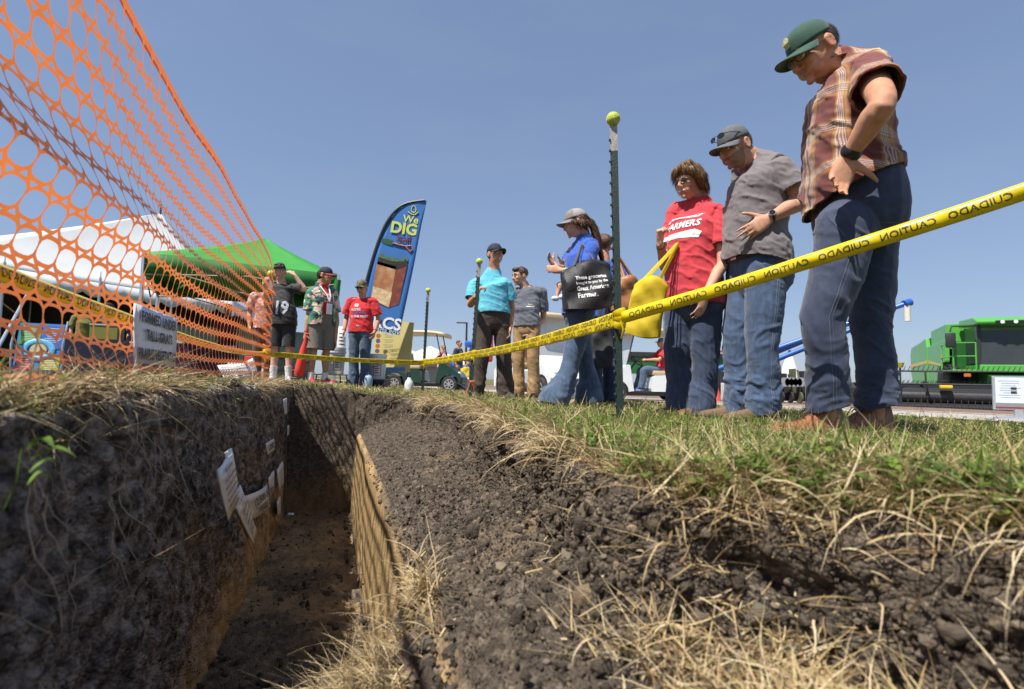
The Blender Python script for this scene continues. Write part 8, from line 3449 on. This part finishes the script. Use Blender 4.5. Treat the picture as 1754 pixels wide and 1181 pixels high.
simple('visitor in blue top and jeans mostly hidden behind the woman in blue', 1030, 690, 5.1, -150, 1.66, CLOTH('royal_blue', (.022, .085, .40)), DENIM('dark', (.030, .048, .100)), hair=mat('auburn_hair', (.075, .032, .018), .5), vox=.008,
       mods=lambda s: s.J.update(head=s.px(1024, 440, .02), neck=s.px(1024, 455, .02)) if False else None, group='visitors around the soil pit')


# ------------------------------------------------------------------ seams and pockets on the trousers close to the camera
def seam_line(s, pts, side, m, r=.0013, name='side_seam'):
    """thin stitched line laid on the trouser surface; pts run down the leg axis, side is the direction it is seen from"""
    tm = s.pants_o.data
    bv = BVHTree.FromPolygons([v.co for v in tm.vertices], [tuple(p.vertices) for p in tm.polygons])
    out = []
    side = V3(side).normalized()
    for p in pts:
        h = bv.ray_cast(V3(p) + side * .5, -side)
        if h[0]:
            out.append(h[0] + side * .0004)
    if len(out) > 2:
        MB().tube(out, r, 5).build(name, m, s.pants_o, smooth=True)


def leg_axis(s, q, n=40, z1=None):
    hp, kn, an = s.J['hip' + q], s.J['kn' + q], s.J['an' + q]
    a = [hp.lerp(kn, i / n) for i in range(n)] + [kn.lerp(an, i / n) for i in range(n + 1)]
    return [p for p in a if p.z > (z1 or .06)]


for (s_, mm, z1) in ((m1, mat('navy_seam', (.10, .115, .16), .8, .3, 200), .125), (m2, mat('denim_seam', (.16, .20, .28), .8, .4, 200), .065), (w1, mat('denim_seam_dark', (.11, .14, .20), .8, .4, 200), .05)):
    for q_, sg in (('L', 1), ('R', -1)):
        ax_ = leg_axis(s_, q_, z1=z1)
        seam_line(s_, ax_, V3(sg, -.12, 0), mm)
        seam_line(s_, [p + V3(sg * .004, .012, 0) for p in ax_], V3(sg, -.12, 0), mm, .0008)
    up_ = (s_.J['waist'] - s_.J['pel']).normalized()
    hL = s_.J['hipL']
    # slanted front pocket and back pocket outline
    seam_line(s_, [hL + V3(.0, -.075 + .055 * t, .075 - .085 * t) for t in np.linspace(0, 1, 8)], V3(1, -.35, 0), mm, .0016, 'pocket_edge')
    bp_ = [(.03, .07), (.115, .07), (.115, -.03), (.075, -.055), (.03, -.03), (.03, .07)]
    pts = []
    for (a_, b_), (c_, d_) in zip(bp_[:-1], bp_[1:]):
        pts += [hL + V3(0, a_ + (c_ - a_) * t, b_ + (d_ - b_) * t - .02) for t in np.linspace(0, 1, 6)]
    seam_line(s_, pts, V3(1, .7, 0), mm, .0014, 'back_pocket')


# ------------------------------------------------------------------ loose hair strands over the hair of bare or half bare heads
def strands(s, n, stops, length=.06, width=.0022, part=(0, -.02, .12), down=.7):
    ho = next(o for o in s.root.children if o.name.split('.')[0] == 'hair')
    co, no = me_co(ho.data), me_no(ho.data)
    ids = rng.choice(np.where(~((co[:, 1] < -.03) & (co[:, 2] < .085) & (np.abs(co[:, 0]) < .085)))[0], n)
    Pp, Nn_ = co[ids], no[ids]
    away = Pp - np.array(part)
    away /= np.linalg.norm(away, axis=1, keepdims=True) + 1e-9
    d = away * (1 - down) + np.array([0, .25, -1.0]) * down + rng.normal(0, .22, (n, 3))
    d -= Nn_ * (d * Nn_).sum(1, keepdims=True)
    d /= np.linalg.norm(d, axis=1, keepdims=True) + 1e-9
    sd = np.cross(d, Nn_)
    V = np.empty((n, 5, 2, 3))
    p = Pp + Nn_ * .001
    L_ = length * rng.uniform(.5, 1.2, (n, 1))
    for k in range(5):
        w = width * (1 - (k / 4) ** 2 * .8) * .5
        V[:, k, 0] = p - sd * w
        V[:, k, 1] = p + sd * w
        d = d + np.array([0, 0, -.18]) + rng.normal(0, .06, (n, 3)) - Nn_ * .05
        d /= np.linalg.norm(d, axis=1, keepdims=True)
        p = p + d * L_ / 4 + Nn_ * (.0025 if k == 0 else .0005)
    b = np.arange(n)[:, None] * 10
    q = np.concatenate([np.stack([b[:, 0] + 2 * k, b[:, 0] + 2 * k + 1, b[:, 0] + 2 * k + 3, b[:, 0] + 2 * k + 2], 1) for k in range(4)])
    o = mesh_np('hair_strands', V.reshape(-1, 3), q, tint_mat('strand_' + s.root.name.replace('.', '_'), stops, .45, .15), s.root)
    o.matrix_local = ho.matrix_local.copy()
    a = o.data.attributes.new('tint', 'FLOAT', 'POINT')
    a.data.foreach_set('value', np.repeat(rng.random(n), 10).astype(np.float32))
    o['kind'] = 'stuff'


strands(w1, 2600, [(0, (.07, .038, .016)), (.5, (.19, .105, .045)), (.85, (.36, .22, .10)), (1, (.48, .32, .16))], .058, .0022)
strands(w2, 1500, [(0, (.03, .014, .008)), (.6, (.10, .045, .025)), (1, (.20, .10, .055))], .07, .003, down=.9)
strands(m4, 900, [(0, (.04, .024, .013)), (.6, (.11, .065, .035)), (1, (.20, .125, .07))], .03, .003, down=.3)
strands(b2, 700, [(0, (.012, .008, .006)), (.6, (.04, .026, .018)), (1, (.09, .06, .04))], .04, .003)
strands(m1, 900, [(0, (.02, .013, .010)), (.6, (.06, .042, .032)), (1, (.22, .20, .18))], .022, .0016)
strands(m2, 900, [(0, (.04, .026, .017)), (.6, (.10, .066, .043)), (1, (.18, .13, .09))], .012, .0014)
